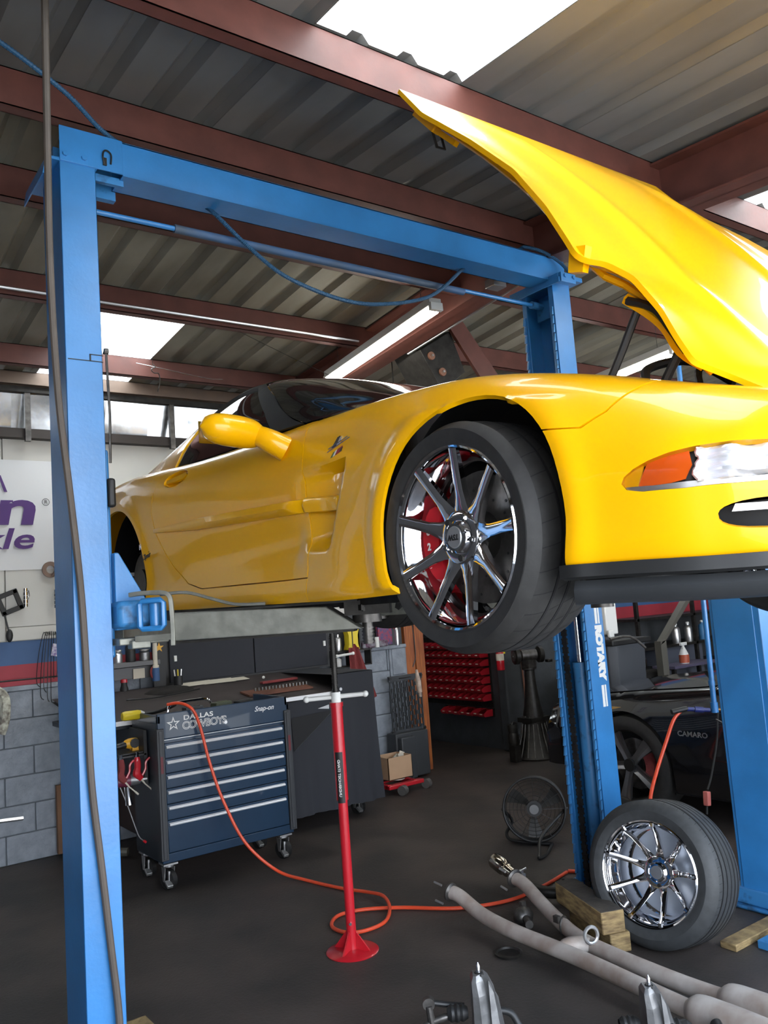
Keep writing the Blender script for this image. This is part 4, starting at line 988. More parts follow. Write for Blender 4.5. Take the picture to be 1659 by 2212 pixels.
# ================================================================ SECOND LIFT (right edge) with air line
lift2 = T('vehicle_lift', (4.05, 2.40, 0), 'short blue lift post at the right edge beside the leaning wheel', 'vehicle lift')
q = col_section(4.13, 3.90, 2.28, 2.55, 0, 2.25); B('column', q, BLUE, lift2, bevel=.003)
q = MB(); q.box(3.894, 3.90, 2.31, 2.53, .02, 2.2); B('column_cover', q, BLUE, lift2, bevel=.002)
q = MB(); q.box(3.86, 4.40, 2.12, 2.62, 0, .02); q.box(3.88, 4.35, 2.14, 2.60, .02, .10); B('base_plate', q, BLUE2, lift2, bevel=.01)
for (a, b) in ((3.84, 2.32), (3.80, 2.20)):
    q = MB(); q.cyl((a, b, 0), (a, b, .03), .016, n=6); q.cyl((a, b, .03), (a, b, .06), .009, n=8); B('anchor_bolt', q, STEEL, lift2)
q = MB(); q.box(3.50, 3.66, 2.10, 2.24, 0, .035); q.box(3.58, 3.66, 2.08, 2.12, 0, .06); q.cyl((3.60, 2.16, .035), (3.60, 2.16, .06), .015, n=6); o = B('steel_bracket', q, BLUE2, bevel=.003); tag(o, 'small blue steel bracket with a bolt on the floor by the wheel', 'bracket')
q = MB(); q.box(3.40, 3.85, 2.28, 2.36, 0, .03); o = B('wooden_slat', q, WOOD, bevel=.004); tag(o, 'thin wooden slat lying on the floor right of the wheel', 'wood')
# air drop pipe with quick connector, orange hose
ap = T('air_line', (4.55, 3.0, .85), 'blue vertical air pipe with brass drain and wire guard', 'air pipe')
AX, AY = 4.53, 3.0
q = MB(); q.cyl((AX, AY, .86), (AX + .04, AY, 3.1), .016, n=12); q.cyl((AX, AY, .84), (AX, AY, .90), .022, n=12); q.cyl((AX, AY, 1.0), (AX, AY, 1.03), .019, n=12); B('drop_pipe', q, BLUE, ap, smooth=True)
q = MB(); q.cyl((AX - .02, AY + .02, .855), (AX - .13, AY + .11, .87), .013, n=12); q.cyl((AX - .05, AY + .045, .858), (AX - .09, AY + .075, .865), .018, n=12); B('quick_connector', q, mat('deep_blue', (.02, .03, .16), .3), ap, smooth=True)
q = MB(); q.cyl((AX, AY, .855), (AX + .10, AY - .10, .85), .009, n=10); q.cyl((AX + .09, AY - .09, .85), (AX + .12, AY - .115, .85), .014, n=10); B('drain_cock', q, mat('brass', (.35, .18, .05), .4, .8), ap, smooth=True)
q = MB(); q.tube([V(AX, AY, .96), V(AX + .08, AY - .08, 1.05), V(AX + .10, AY - .12, 1.04), V(AX + .13, AY - .14, .85), V(AX + .06, AY - .10, .73), V(AX, AY, .80)], .005, 6); q.tube([V(AX + .06, AY - .06, 1.02), V(AX + .08, AY - .10, 1.02), V(AX + .10, AY - .12, .87), V(AX + .05, AY - .08, .77)], .005, 6); B('wire_guard', q, STEEL, ap, smooth=True)
thing_tube('air_hose', [V(AX - .13, AY + .11, .87), V(4.37, 3.13, .855), V(4.31, 3.14, .81), V(4.24, 3.15, .705), V(4.12, 3.15, .55), V(4.037, 3.15, .413), V(3.95, 3.12, .22), V(3.88, 3.12, .06), V(3.82, 3.2, .012), V(3.78, 3.40, .011), V(3.72, 3.535, .011)], .0105, ORANGE, 'orange air hose hanging from the blue pipe connector', 'air hose')
q = MB(); q.cyl((AX - .12, AY + .105, .872), (AX - .21, AY + .15, .86), .0155, n=10); 
o = B('hose_sleeve', q, BLACK, ap, smooth=True)
# long orange hose on floor, up to the tool cart
H0 = [V(3.55, 3.42, .011), V(3.2, 3.45, .011), V(2.95, 3.50, .011), V(2.72, 3.62, .011), V(2.55, 3.62, .011), V(2.38, 3.60, .011), V(2.27, 3.72, .011), V(2.27, 3.90, .012), V(2.40, 4.00, .022), V(2.55, 3.93, .028), V(2.60, 3.78, .034), V(2.56, 3.68, .030)]
q = MB(); H1 = [V(3.70, 3.531, .011), V(3.45, 3.47, .011), V(3.161, 3.451, .011), V(2.903, 3.567, .011), V(2.697, 3.80, .012), V(2.536, 3.93, .012), V(2.40, 3.955, .012), V(2.30, 3.86, .012), V(2.30, 3.74, .012), V(2.38, 3.68, .012), V(2.52, 3.70, .012), V(2.64, 3.82, .020), V(2.700, 3.96, .034), V(2.70, 4.12, .02), V(2.65, 4.298, .012), V(2.58, 4.6, .012), V(2.49, 4.80, .05), V(2.34, 4.90, .229), V(2.246, 4.98, .483), V(2.187, 5.02, .713), V(2.144, 5.045, .944), V(2.10, 5.05, 1.06), V(2.04, 5.10, 1.105), V(1.98, 5.16, 1.10)]
q.tube(cr(H1, 10), .0095, 10); o = B('air_hose', q, ORANGE, smooth=True); tag(o, 'long orange air hose running from the blue tool cabinet across the floor in a loop', 'air hose')
# ================================================================ TOOL CABINET
HANDLE = mat('bright_handle', (.85, .85, .85), .28, .35)
CX0, CX1, CY, CZ0, CZ1 = 1.885, 2.79, 5.09, .165, 1.055
cb = T('tool_cabinet', ((CX0 + CX1) / 2, CY + .25, 0), 'dark blue rolling tool cabinet with six silver-handled drawers', 'tool cabinet')
q = MB(); q.box(CX0, CX1, CY + .02, CY + .46, CZ0, CZ1 - .05); q.box(CX0, CX1, CY, CY + .025, .90, CZ1); q.box(CX0, CX1, CY, CY + .03, CZ0, CZ0 + .055); q.box(CX0, CX0 + .02, CY, CY + .46, CZ1 - .06, CZ1 - .01); q.box(CX1 - .02, CX1, CY, CY + .46, CZ1 - .06, CZ1)
cbb = B('body', q, CAB, cb, bevel=.004)
q = MB(); q.box(CX0 - .004, CX0 + .002, CY + .03, CY + .45, CZ0 + .01, CZ1 - .06); B('side_panel', q, CABD, cb)
for (a, b) in ((CX0 - .012, CX0 + .035), (CX1 - .03, CX1 + .018)):
    q = MB(); q.box(a, b, CY - .014, CY + .03, CZ0 + .02, CZ1 - .09)
    q.box((a + b) / 2 - .012, (a + b) / 2 + .012, CY - .019, CY - .012, CZ0 + .03, CZ1 - .10); cp = B('corner_bumper', q, GREYP, cb, bevel=.004)
    q = MB(); q.box((a + b) / 2 - .008, (a + b) / 2 + .008, CY - .021, CY - .018, .70, .80); B('red_mark', q, mat('dull_red', (.12, .01, .015), .5), cp)
hz = [.846, .754, .664, .574, .481, .386]
tops = [h + .028 for h in hz] + [.225]
for k in range(6):
    q = MB(); q.box(CX0 + .038, CX1 - .034, CY - .006, CY + .03, tops[k + 1] + .004 if k < 5 else .225, tops[k]); d = B('drawer', q, CAB, cb, bevel=.003)
    q = MB(); q.tube([V(CX0 + .045, CY - .014, hz[k] + .004), V(CX1 - .055, CY - .014, hz[k] + .004)], .0085, 8); q.box(CX0 + .045, CX1 - .055, CY - .012, CY - .004, hz[k] + .004, hz[k] + .014); B('drawer_handle', q, HANDLE, d, smooth=True)
q = MB(); q.box(CX0 + .03, CX1 - .03, CY - .003, CY, .893, .896); B('lid_seam', q, ALU, cb)
FY = CY - .002
def star(cx, cz, r, y, fill, hole, nm, par, depth=.002):
    q = MB(); P = []
    for k in range(10):
        a = math.pi / 2 + k * math.pi / 5; rr = r if k % 2 == 0 else r * .40; P.append((cx + rr * math.cos(a), cz + rr * math.sin(a)))
    if hole:
        Q = [(cx + (a - cx) * hole, cz + (b - cz) * hole) for a, b in P]
        vs = [V(a, y, b) for a, b in P] + [V(a, y, b) for a, b in Q]; q.add(vs, [(k, (k + 1) % 10, 10 + (k + 1) % 10, 10 + k) for k in range(10)])
    else:
        q.add([V(a, y, b) for a, b in P] + [V(cx, y, cz)], [(k, (k + 1) % 10, 10) for k in range(10)])
    return B(nm, q, fill, par)
star(1.986, .985, .046, FY, WHITE, .62, 'star_emblem', cb)
text('printed_lettering', 'DALLAS', .040, (2.052, FY, 1.000), XD, ZD, WHITE, cb, off=.001, sx=1.38, space=1.05)
text('printed_lettering', 'COWBOYS', .066, (2.043, FY, .943), XD, ZD, WHITE, cb, off=.0022, sx=.98, space=.88)
text('printed_lettering', 'COWBOYS', .066, (2.043, FY - .0012, .943), XD, ZD, CAB, cb, off=-.0012, sx=.98, space=.88)
text('printed_lettering', 'Snap-on', .046, (2.545, FY, .985), XD, ZD, ALU, cb, off=.0006, sx=.95, shear=.35)
q = MB(); q.cyl((2.337, FY - .002, .947), (2.337, FY + .002, .947), .011, n=16); B('lid_lock', q, ALU, cb)
# casters
def caster(x, y, par, r=.06, brake=True):
    q = MB(); q.lathe([(-.022, r - .012), (-.016, r), (.016, r), (.022, r - .012), (.022, .02), (-.022, .02), (-.022, r - .012)], (x, y, r), (1, .35, 0), 24); w_ = B('caster_wheel', q, BLACK, par, smooth=True, ang=40)
    q = MB(); q.bx((x, y, .155), (.09, .09, .01)); q.cyl((x, y, .135), (x, y, .155), .03, n=14)
    for s in (-1, 1): q.add([V(x + s * .03 - .004, y - .03, .135), V(x + s * .03 - .004, y + .03, .135), V(x + s * .03 - .004, y + .012, .05), V(x + s * .03 - .004, y - .012, .05), V(x + s * .03, y - .03, .135), V(x + s * .03, y + .03, .135), V(x + s * .03, y + .012, .05), V(x + s * .03, y - .012, .05)], [(0, 1, 2, 3), (7, 6, 5, 4), (0, 3, 7, 4), (1, 5, 6, 2), (0, 4, 5, 1), (2, 6, 7, 3)])
    B('caster_fork', q, ALU, par)
    if brake:
        q = MB(); q.bx((x - .02, y - .05, .045), (.035, .05, .018), Matrix.Rotation(.5, 3, 'X')); q.bx((x - .01, y - .03, .085), (.012, .02, .06)); B('brake_lever', q, ALU, par, bevel=.002)
for (x, y) in ((CX0 + .05, CY + .05), (CX1 - .06, CY + .05), (CX0 + .05, CY + .40), (CX1 - .06, CY + .40)): caster(x, y, cb)
# tray lip, handle, contents
q = MB(); q.box(CX0 + .01, CX1 - .01, CY + .03, CY + .44, CZ1 - .05, CZ1 - .045); B('top_tray', q, MAT_, cb)
q = MB(); q.tube(cr([V(2.0, 5.20, 1.01), V(2.0, 5.20, 1.06), V(2.03, 5.21, 1.093), V(2.16, 5.22, 1.10), V(2.27, 5.23, 1.095), V(2.31, 5.24, 1.06), V(2.31, 5.24, 1.01)], 6), .009, 8); B('push_handle', q, CHROME, cb, smooth=True)
for k, (x, m, hgt, lb, cat) in enumerate([(2.16, GREYP, .055, 'small grey-blue meter case lying behind the cabinet lettering', 'case'), (2.36, mat('olive_case', (.05, .06, .03), .5), .06, 'olive gadget in the middle of the cabinet top tray', 'gadget'), (2.52, BLACK, .05, 'black battery pack near the right end of the cabinet top tray', 'battery')]):
    q = MB(); q.bx((x, CY + .10, CZ1 - .045 + hgt / 2), (.12, .07, hgt), Matrix.Rotation(.15 * k, 3, 'Z')); q.bx((x + .01, CY + .10, CZ1 - .045 + hgt), (.07, .04, .008)); q.cyl((x - .03, CY + .065, CZ1 - .045 + hgt * .6), (x - .03, CY + .058, CZ1 - .045 + hgt * .6), .012, n=10)
    o = B('battery_case' if k == 2 else 'tool_case', q, m, bevel=.004); tag(o, lb, cat)
# side shelf of the cabinet with tools
q = MB(); q.box(1.50, 1.87, 5.26, 5.30, .80, .81); q.box(1.70, 1.86, 5.28, 5.50, .815, .822); q.box(1.855, 1.875, 5.26, 5.52, .62, .95)
sh = B('side_tool_rack', q, BLACK); tag(sh, 'black tool rack on the left side of the blue cabinet', 'tool rack')
dr = T('cordless_drill', (1.79, 5.40, .822), 'yellow and black power tool on the side rack of the blue cabinet', 'power tool')
q = MB(); q.sphere((1.82, 5.38, .868), .045, sc=(1.4, .6, .75)); q.bx((1.85, 5.38, .835), (.07, .05, .026)); B('housing', q, DWY, dr, smooth=True)
q = MB(); q.cyl((1.78, 5.38, .865), (1.70, 5.38, .855), .022, .016, n=14); q.cyl((1.83, 5.35, .87), (1.83, 5.345, .87), .03, n=12); B('nose', q, BLACK, dr, smooth=True)
for k, (x, lb) in enumerate([(1.80, 'red air blow gun with hooked trigger hanging on the side rack'), (1.70, 'dark red air tool hanging beside the blow gun, partly behind the post')]):
    g = T('blow_gun', (x, 5.24, .70), lb, 'air gun')
    q = MB(); q.tube(cr([V(x, 5.235, .80), V(x + .002, 5.235, .74), V(x - .005, 5.235, .70), V(x + .02, 5.235, .665)], 4), [.015, .018, .02, .021, .02, .02, .022, .024, .026, .024, .022, .02, .02][:13], 10); B('grip', q, RED if k == 0 else TOWEL, g, smooth=True)
    q = MB(); q.tube(cr([V(x + .03, 5.235, .685), V(x + .05, 5.235, .72), V(x + .055, 5.235, .76), V(x + .08, 5.235, .785)], 4), .007, 6); B('trigger', q, RED, g, smooth=True)
    q = MB(); q.tube([V(x + .02, 5.235, .665), V(x + .045, 5.235, .63), V(x + .08, 5.235, .595)], [.008, .004, .004], 8); q.cyl((x + .08, 5.235, .595), (x + .10, 5.235, .575), .006, n=8); B('nozzle', q, PAPER, g, smooth=True)
    q = MB(); q.cyl((x, 5.235, .80), (x, 5.235, .83), .010, n=10); B('air_fitting', q, CHROME, g)
it = T('impact_gun', (1.74, 5.28, .62), 'maroon and silver air impact gun hanging under the side rack', 'air tool')
q = MB(); q.cyl((1.62, 5.28, .665), (1.76, 5.26, .665), .036, n=18); B('body', q, mat('maroon', (.13, .02, .045), .4), it, smooth=True)
q = MB(); q.cyl((1.76, 5.26, .665), (1.82, 5.25, .66), .036, .026, n=18); q.cyl((1.82, 5.25, .66), (1.86, 5.245, .657), .012, n=10); B('nose', q, CASTAL, it, smooth=True)
q = MB(); q.tube([V(1.74, 5.26, .63), V(1.745, 5.26, .57), V(1.75, 5.26, .52)], [.020, .018, .024], 12); B('handle', q, CHROME, it, smooth=True)
o = thing_tube('inspection_rod', [V(1.70, 5.27, .63), V(1.74, 5.27, .52), V(1.79, 5.27, .36), V(1.81, 5.27, .31), V(1.835, 5.27, .285)], .0035, ALU, 'thin metal probe with red tip hanging left of the blue cabinet', 'probe', n=6)
q = MB(); q.cyl((1.832, 5.27, .287), (1.848, 5.27, .272), .008, n=8); B('probe_tip', q, RED, o)
# timber sheet and wall conduit foot behind left post
q = MB(); q.box(1.63, 2.02, 6.47, 6.51, .02, .50); o = B('plywood_offcut', q, PLYW, bevel=.003); tag(o, 'brown plywood offcut standing against the block wall behind the near post', 'plywood')
thing_tube('floor_pipe', [V(1.70, 6.2, .10), V(1.86, 6.1, .06), V(1.98, 6.02, .045)], .03, mat('dull_pipe', (.16, .15, .12), .5, .5), 'short dull pipe on the floor behind the blue cabinet', 'pipe')
o = thing_tube('steel_pipe', [V(.80, 6.2, .41), V(1.05, 6.2, .395), V(1.34, 6.2, .375)], .014, ALU, 'steel pipe sticking in at the left edge above the floor', 'pipe')
# long bench with mat, cloth cover and hutch
bn = T('workbench', (2.8, 6.0, 0), 'long workbench with dark rubber mat and aluminium edge behind the blue cabinet', 'workbench')
q = MB(); q.box(1.60, 3.85, 5.62, 6.42, .93, .965); q.box(2.0, 3.75, 5.66, 6.40, .18, .93); B('carcass', q, CABD, bn, bevel=.004)
q = MB(); rows = [[V(1.60 + 2.25 * j / 30, y, z + .004 * math.sin(j * .9) * (1 if y < 5.7 else .3)) for j in range(31)] for y, z in ((5.59, .975), (5.62, .99), (5.9, 1.03), (6.15, 1.085), (6.42, 1.12))]; q.grid(rows); rows2 = [[p - V(0, 0, .02) for p in r] for r in rows]; q.grid(rows2)
B('rubber_mat', q, MAT_, bn, smooth=True)
for (a, b) in ((1.50, 2.06), (2.95, 3.48)):
    q = MB(); q.box(a, b, 5.585, 5.60, .958, .988); B('edge_strip', q, mat('bright_edge', (.8, .8, .8), .35, .3), bn, bevel=.002)
for x in (3.72, 3.1, 2.1): caster(x, 5.72, bn, .06)
# cloth cover draped over right half
cv = T('cloth_cover', (3.45, 5.6, .12), 'black cloth cover draped over the right half of the workbench, corner folded open', 'cloth cover')
q = MB(); rows = []
for i in range(25):
    f = i / 24; r = []
    for j in range(45):
        g = j / 44
        # path around: front x 3.05..3.83 then side y 5.56..6.35
        L = g * (0.78 + .75); x = 3.06 + min(L, .78); y = 5.565 + max(0, L - .78)
        if L > .76: x = 3.84
        z = .125 + f * (.98 - .125 if L < .40 else .985)
        top = .95 if L < .40 else 1.115
        z = .125 + f * (top - .125)
        wv = (.012 * math.sin(j * .8 + 1.5 * f) + .008 * math.sin(j * 2.1)) * (1 - f) * 1.5
        flare = .05 * (1 - f) ** 2
        x2 = x + (wv + flare if L > .78 else flare * (L / .78) * .6); y2 = y - (wv + flare * .5 if L <= .78 else 0)
        r.append(V(x2, y2, z))
    rows.append(r)
q.grid(rows)
# top strip of the right end over the bench
rows = []
for i in range(8):
    yy = 5.565 + .85 * i / 7; rows.append([V(3.46 + .385 * j / 8, yy, 1.117 + .004 * math.sin(math.pi * j / 8)) for j in range(9)])
q.grid(rows); B('drape', q, CLOTH, cv, smooth=True, ang=80)
q = MB(); q.add([V(3.07, 5.545, .84), V(3.44, 5.545, .855), V(3.08, 5.545, .60)], [(0, 1, 2)]); B('pocket_opening', q, DARK, cv)
q = MB(); q.tube([V(3.44, 5.543, .852), V(3.08, 5.543, .60)], .003, 6); q.cyl((3.445, 5.545, .845), (3.445, 5.538, .845), .009, n=12); B('hem', q, GREYP, cv)
q = MB(); q.add([V(3.30, 5.54, .882), V(3.40, 5.54, .90), V(3.40, 5.54, .868)], [(0, 1, 2)]); q.cyl((3.525, 5.56, 1.0), (3.525, 5.552, 1.0), .013, n=12); B('sewn_tag', q, ALU, cv)
# hutch: two dark doors with small white pulls
ht = T('hutch_cabinet', (3.2, 6.42, 1.12), 'black two-door hutch standing at the back of the workbench', 'cabinet')
q = MB(); q.box(2.46, 3.99, 6.44, 6.54, 1.115, 1.62); B('carcass', q, BLACK, ht)
for (a, b, px) in ((2.50, 3.235, 2.545), (3.245, 3.96, 3.93)):
    q = MB(); q.box(a, b, 6.42, 6.445, 1.135, 1.60); d = B('door', q, CLOTH, ht, bevel=.004)
    q = MB(); q.box(px - .011, px + .011, 6.408, 6.42, 1.30, 1.345); B('door_pull', q, WHITE, d, bevel=.002)
# socket tray, papers, things on the bench
def mz(y): return float(np.interp(y, [5.59, 5.62, 5.9, 6.15, 6.42], [.975, .99, 1.03, 1.085, 1.12])) + .006
q = MB()
for (x, y, w_, h_, a) in ((2.68, 6.32, .28, .12, .1), (2.85, 6.31, .26, .13, -.1), (3.0, 6.30, .2, .1, .05)):
    q.bx((x, y, mz(y) + .004), (w_, h_, .003), Matrix.Rotation(a, 3, 'Z') @ Matrix.Rotation(.15, 3, 'X'))
o = B('paper_sheets', q, PAPER); tag(o, 'crumpled paper sheets lying below the left hutch door', 'paper')
tr = T('tool_tray', (3.2, 5.80, 1.0), 'brown tray of small sockets on the mat behind the aluminium edge', 'tray')
q = MB(); q.bx((3.12, 5.83, mz(5.83) + .006), (.55, .16, .012), Matrix.Rotation(.14, 3, 'X')); B('tray_board', q, mat('rusty_board', (.16, .06, .035), .7, var=.4), tr)
q = MB()
for k in range(16):
    x = 2.95 + .03 * k; q.cyl((x, 5.86, mz(5.86) + .01), (x, 5.86, mz(5.86) + .035), .010, n=8)
B('small_socket', q, STEEL, tr, kind='stuff')
q = MB(); q.bx((3.26, 6.05, mz(6.05) + .012), (.34, .05, .02), Matrix.Rotation(.1, 3, 'Z')); o = B('red_pliers', q, TOWEL, bevel=.006); tag(o, 'dark red tool lying on the mat behind the socket tray', 'tool')
q = MB(); q.sphere((3.20, 6.2, mz(6.2) + .012), .012); o = B('hex_nut', q, WHITE, smooth=True); tag(o, 'small white cap lying alone on the dark mat', 'cap')
# work light on the left of the mat
wl = T('work_light', (1.80, 5.70, 1.0), 'yellow work light with black handle lying on the left end of the mat', 'work light')
q = MB(); q.tube([V(1.78, 5.43, 1.035), V(1.80, 5.43, 1.035), V(1.88, 5.42, 1.035), V(1.90, 5.42, 1.035)], [.028, .033, .033, .028], 6); B('head', q, YELP, wl, bevel=.003)
q = MB(); q.cyl((1.90, 5.42, 1.035), (1.925, 5.415, 1.035), .027, .012, n=14); B('lens', q, WHITE, wl, smooth=True)
q = MB(); q.tube(cr([V(1.92, 5.415, 1.035), V(2.0, 5.36, 1.045), V(2.06, 5.25, 1.08), V(2.02, 5.17, 1.10)], 5), [.011] * 16, 10); B('handle', q, BLACK, wl, smooth=True)
# shelf at the wall left of the hutch
sf = T('wall_shelf', (2.2, 6.45, 1.3), 'grey shelf with printed front on the blue stripe left of the hutch', 'shelf')
q = MB(); q.box(1.80, 2.40, 6.36, 6.55, 1.295, 1.33); q.box(1.80, 2.36, 6.42, 6.55, 1.20, 1.29); B('shelf_board', q, mat('shelf_grey', (.12, .12, .125), .5), sf, bevel=.003)
q = MB(); q.box(2.20, 2.29, 6.405, 6.42, 1.20, 1.275); B('printed_card', q, PAPER, sf)
q = MB(); q.tube([V(2.35 + .028 * math.cos(t), 6.36, 1.235 + .045 * math.sin(t)) for t in [k * math.pi / 8 for k in range(16)]], .009, 6, closed=True); o = B('clamp_ring', q, TOWEL, smooth=True); tag(o, 'dark red oval ring hanging below the right end of the wall shelf', 'ring')
def bottle(name, x, y, z, h, r, m, label, cat, capm=None, group=None, neck=.4):
    t = T(name, (x, y, z), label, cat, group)
    q = MB(); q.lathe([(0, .0001), (0, r * .95), (.01, r), (h * .68, r), (h * .78, r * .75), (h * .82, r * neck), (h * .9, r * neck)], (x, y, z), (0, 0, 1), 16); B('container', q, m, t, smooth=True)
    q = MB(); q.lathe([(h * .88, r * neck * 1.2), (h * .98, r * neck * 1.1), (h, .0001)], (x, y, z), (0, 0, 1), 12); B('cap', q, capm or WHITE, t, smooth=True)
    return t
bottle('spray_can', 2.13, 6.42, .97, .24, .032, BLACK, 'black aerosol can with red cap standing behind the near blue post', 'spray can', RED, neck=.7)
bottle('jar', 2.10, 6.45, 1.33, .10, .035, ALU, 'silver jar at the left end of the wall shelf', 'jar', ALU, neck=.8)
bottle('flashlight', 2.20, 6.45, 1.33, .17, .038, BLACK, 'stubby black torch standing in the middle of the wall shelf', 'torch', BLACK, neck=.55)
bottle('jar', 2.31, 6.45, 1.33, .09, .042, CASTAL, 'dull grey tin at the right end of the wall shelf', 'jar', CASTAL, neck=.9)
q = MB(); q.cyl((2.36, 6.36, 1.29), (2.36, 6.36, 1.52), .018, n=12); q.cyl((2.36, 6.36, 1.20), (2.36, 6.36, 1.29), .026, n=12); o = B('paper_roll', q, [PAPER], smooth=True); tag(o, 'pale rolled tube with blue base standing left of the hutch', 'tube')
q = MB(); q.cyl((2.36, 6.36, 1.17), (2.36, 6.36, 1.27), .029, n=12); B('base_sleeve', q, STRB, o, smooth=True)
pc = T('pen_cup', (2.53, 6.36, 1.11), 'black cup of pens in front of the hutch left door', 'pen cup')
q = MB(); q.cyl((2.53, 6.34, 1.10), (2.53, 6.34, 1.19), .035, n=16); B('cup', q, BLACK, pc, smooth=True)
for k, m in enumerate((WHITE, YELP, ALU)):
    q = MB(); q.cyl((2.51 + .02 * k, 6.34, 1.15), (2.50 + .03 * k, 6.34, 1.24), .005, n=6); B('pen', q, m, pc)
so = star(2.41, 1.42, .040, 6.40, DWY, 0, 'star_sticker', None); tag(so, 'yellow star sticker left of the hutch doors', 'sticker'); 
q = MB(); q.box(2.36, 2.455, 6.402, 6.43, 1.12, 1.60); o = B('side_board', q, BLACK); tag(o, 'narrow black board with a yellow star left of the hutch', 'board')
q = MB(); q.tube(cr([V(2.02, 6.05, 1.08), V(2.2, 6.02, 1.075), V(2.38, 6.05, 1.08), V(2.6, 6.1, 1.09)], 4), .006, 6); o = B('black_lead', q, BLACK); tag(o, 'thin black lead lying on the back of the mat', 'lead')
q = MB(); q.sphere((2.40, 6.2, 1.075), .13, 14, 8, (1.6, .8, .45)); o = B('tool_bag', q, mat('worn_black_bag', (.012, .01, .009), .9, bump=.5, bscale=20), smooth=True); tag(o, 'soft black tool bag slumped at the back left of the bench', 'bag')
# things on the ledge right of the hutch
wr_ = T('wire_rack', (4.1, 6.4, 1.235), 'small wall rack with white T bar beside the hutch', 'rack')
q = MB(); q.box(4.03, 4.42, 6.38, 6.50, 1.225, 1.237); q.box(4.03, 4.42, 6.40, 6.50, 1.09, 1.10); 
for x in (4.03, 4.20, 4.41): q.box(x, x + .012, 6.40, 6.50, 1.09, 1.24)
B('rack_frame', q, DSTEEL, wr_)
q = MB(); q.tube([V(3.97, 6.28, 1.205), V(4.14, 6.28, 1.215)], .011, 8); q.sphere((3.97, 6.28, 1.205), .016); q.sphere((4.14, 6.28, 1.215), .016); B('t_handle', q, WHITE, wr_, smooth=True)
bottle('bottle', 4.09, 6.44, 1.24, .15, .030, ALU, 'silver bottle left of the yellow spool box on the ledge', 'bottle', ALU)
bottle('small_bottle', 4.08, 6.44, 1.10, .09, .03, WHITE, 'white small bottle with blue label in the rack under the silver bottle', 'bottle', STRB)
sb = T('yellow_spool_box', (4.23, 6.44, 1.24), 'bright yellow spool-shaped tool box on the ledge', 'tool box')
q = MB(); q.prism([(4.17, 1.24), (4.30, 1.24), (4.285, 1.29), (4.285, 1.37), (4.30, 1.42), (4.17, 1.42), (4.185, 1.37), (4.185, 1.29)], lambda a, b, t: V(a, t, b), 6.40, 6.48); B('shell', q, YELP, sb, bevel=.003)
q = MB(); q.box(4.218, 4.226, 6.395, 6.40, 1.24, 1.42); q.box(4.30, 4.312, 6.40, 6.48, 1.24, 1.42); B('strap', q, BLACK, sb)
q = MB(); q.cyl((4.52, 6.44, 1.235), (4.52, 6.44, 1.33), .022, n=12); o = B('white_tube', q, WHITE, smooth=True); tag(o, 'short white tube standing on the ledge right of the yellow box', 'tube')
q = MB(); q.bx((4.42, 6.46, 1.27), (.14, .08, .07)); q.bx((4.60, 6.47, 1.265), (.10, .07, .06)); o = B('parts_bag', q, mat('mixed_rag', (.25, .25, .27), .8, var=.5, vscale=30, col2=(.08, .02, .05)), bevel=.012); tag(o, 'small grey and purple packets heaped on the ledge', 'packets')
bottle('grease_bottle', 4.74, 6.42, 1.235, .20, .022, ALU, 'slim silver bottle with red top at the right end of the ledge', 'bottle', RED, neck=.5)
q = MB(); q.bx((4.80, 6.52, 1.47), (.035, .02, .16)); q.bx((4.80, 6.52, 1.58), (.02, .015, .06)); o = B('hanging_clamp', q, RED, bevel=.004); tag(o, 'red clamp hanging on the wall at the end of the ledge', 'clamp')
q = MB(); q.bx((4.63, 6.47, 1.36), (.16, .04, .22)); o = B('printed_pack', q, mat('printed_pack', (.05, .06, .16), .5, var=.9, vscale=40, col2=(.3, .03, .06)), bevel=.003); tag(o, 'dark pack printed in purple and red leaning at the ledge', 'pack')
# red towel hanging over the rack
tw = MB(); rows = []
for i in range(20):
    f = i / 19; z = 1.265 - .45 * f; w_ = .06 + .05 * f
    rows.append([V(4.17 + .25 * f * .35 + (g - .5) * 2 * w_, 6.30 + .02 * math.sin(g * 14 + f * 3), z - .05 * math.sin(g * 3.1) * f + (.03 * (1 - f) if .3 < g < .7 else 0)) for g in [k / 14 for k in range(15)]])
tw.grid(rows); o = B('towel', tw, TOWEL, smooth=True, ang=80); tag(o, 'faded red towel hanging off the rack at the right end of the bench', 'towel')
# perforated black panel and black speaker box, cardboard box on red dolly
pp = T('perforated_panel', (4.82, 6.50, .42), 'black plastic panel with rows of slots leaning at the knee wall end', 'panel')
bmv = MB(); P0 = V(4.62, 6.44, .45); ax = V(1, .0, 0); az = V(0, .02, 1)
cols, rws_ = 9, 5; pw, phh = .40, .45
ys = [0.0]; 
q = MB(); vsx = [0, .03]; 
# slats built around staggered slots: vertical bars between slot columns and short bridges
for c in range(cols + 1):
    x = .02 + c * (pw - .04) / cols
    q.add([P0 + V(x - .008, 0, 0), P0 + V(x + .008, 0, 0), P0 + V(x + .008, 0, phh), P0 + V(x - .008, 0, phh), P0 + V(x - .008, .012, 0), P0 + V(x + .008, .012, 0), P0 + V(x + .008, .012, phh), P0 + V(x - .008, .012, phh)], [(0, 1, 2, 3), (7, 6, 5, 4), (0, 4, 5, 1), (1, 5, 6, 2), (2, 6, 7, 3), (3, 7, 4, 0)])
for c in range(cols):
    x0_ = .02 + c * (pw - .04) / cols; x1_ = x0_ + (pw - .04) / cols
    for r in range(rws_ + 1):
        z = r * (phh / rws_) + (.04 if c % 2 else 0) - .01
        if z > phh: continue
        q.box(P0.x + x0_, P0.x + x1_, P0.y, P0.y + .011, P0.z + max(0, z), P0.z + min(phh, z + .035))
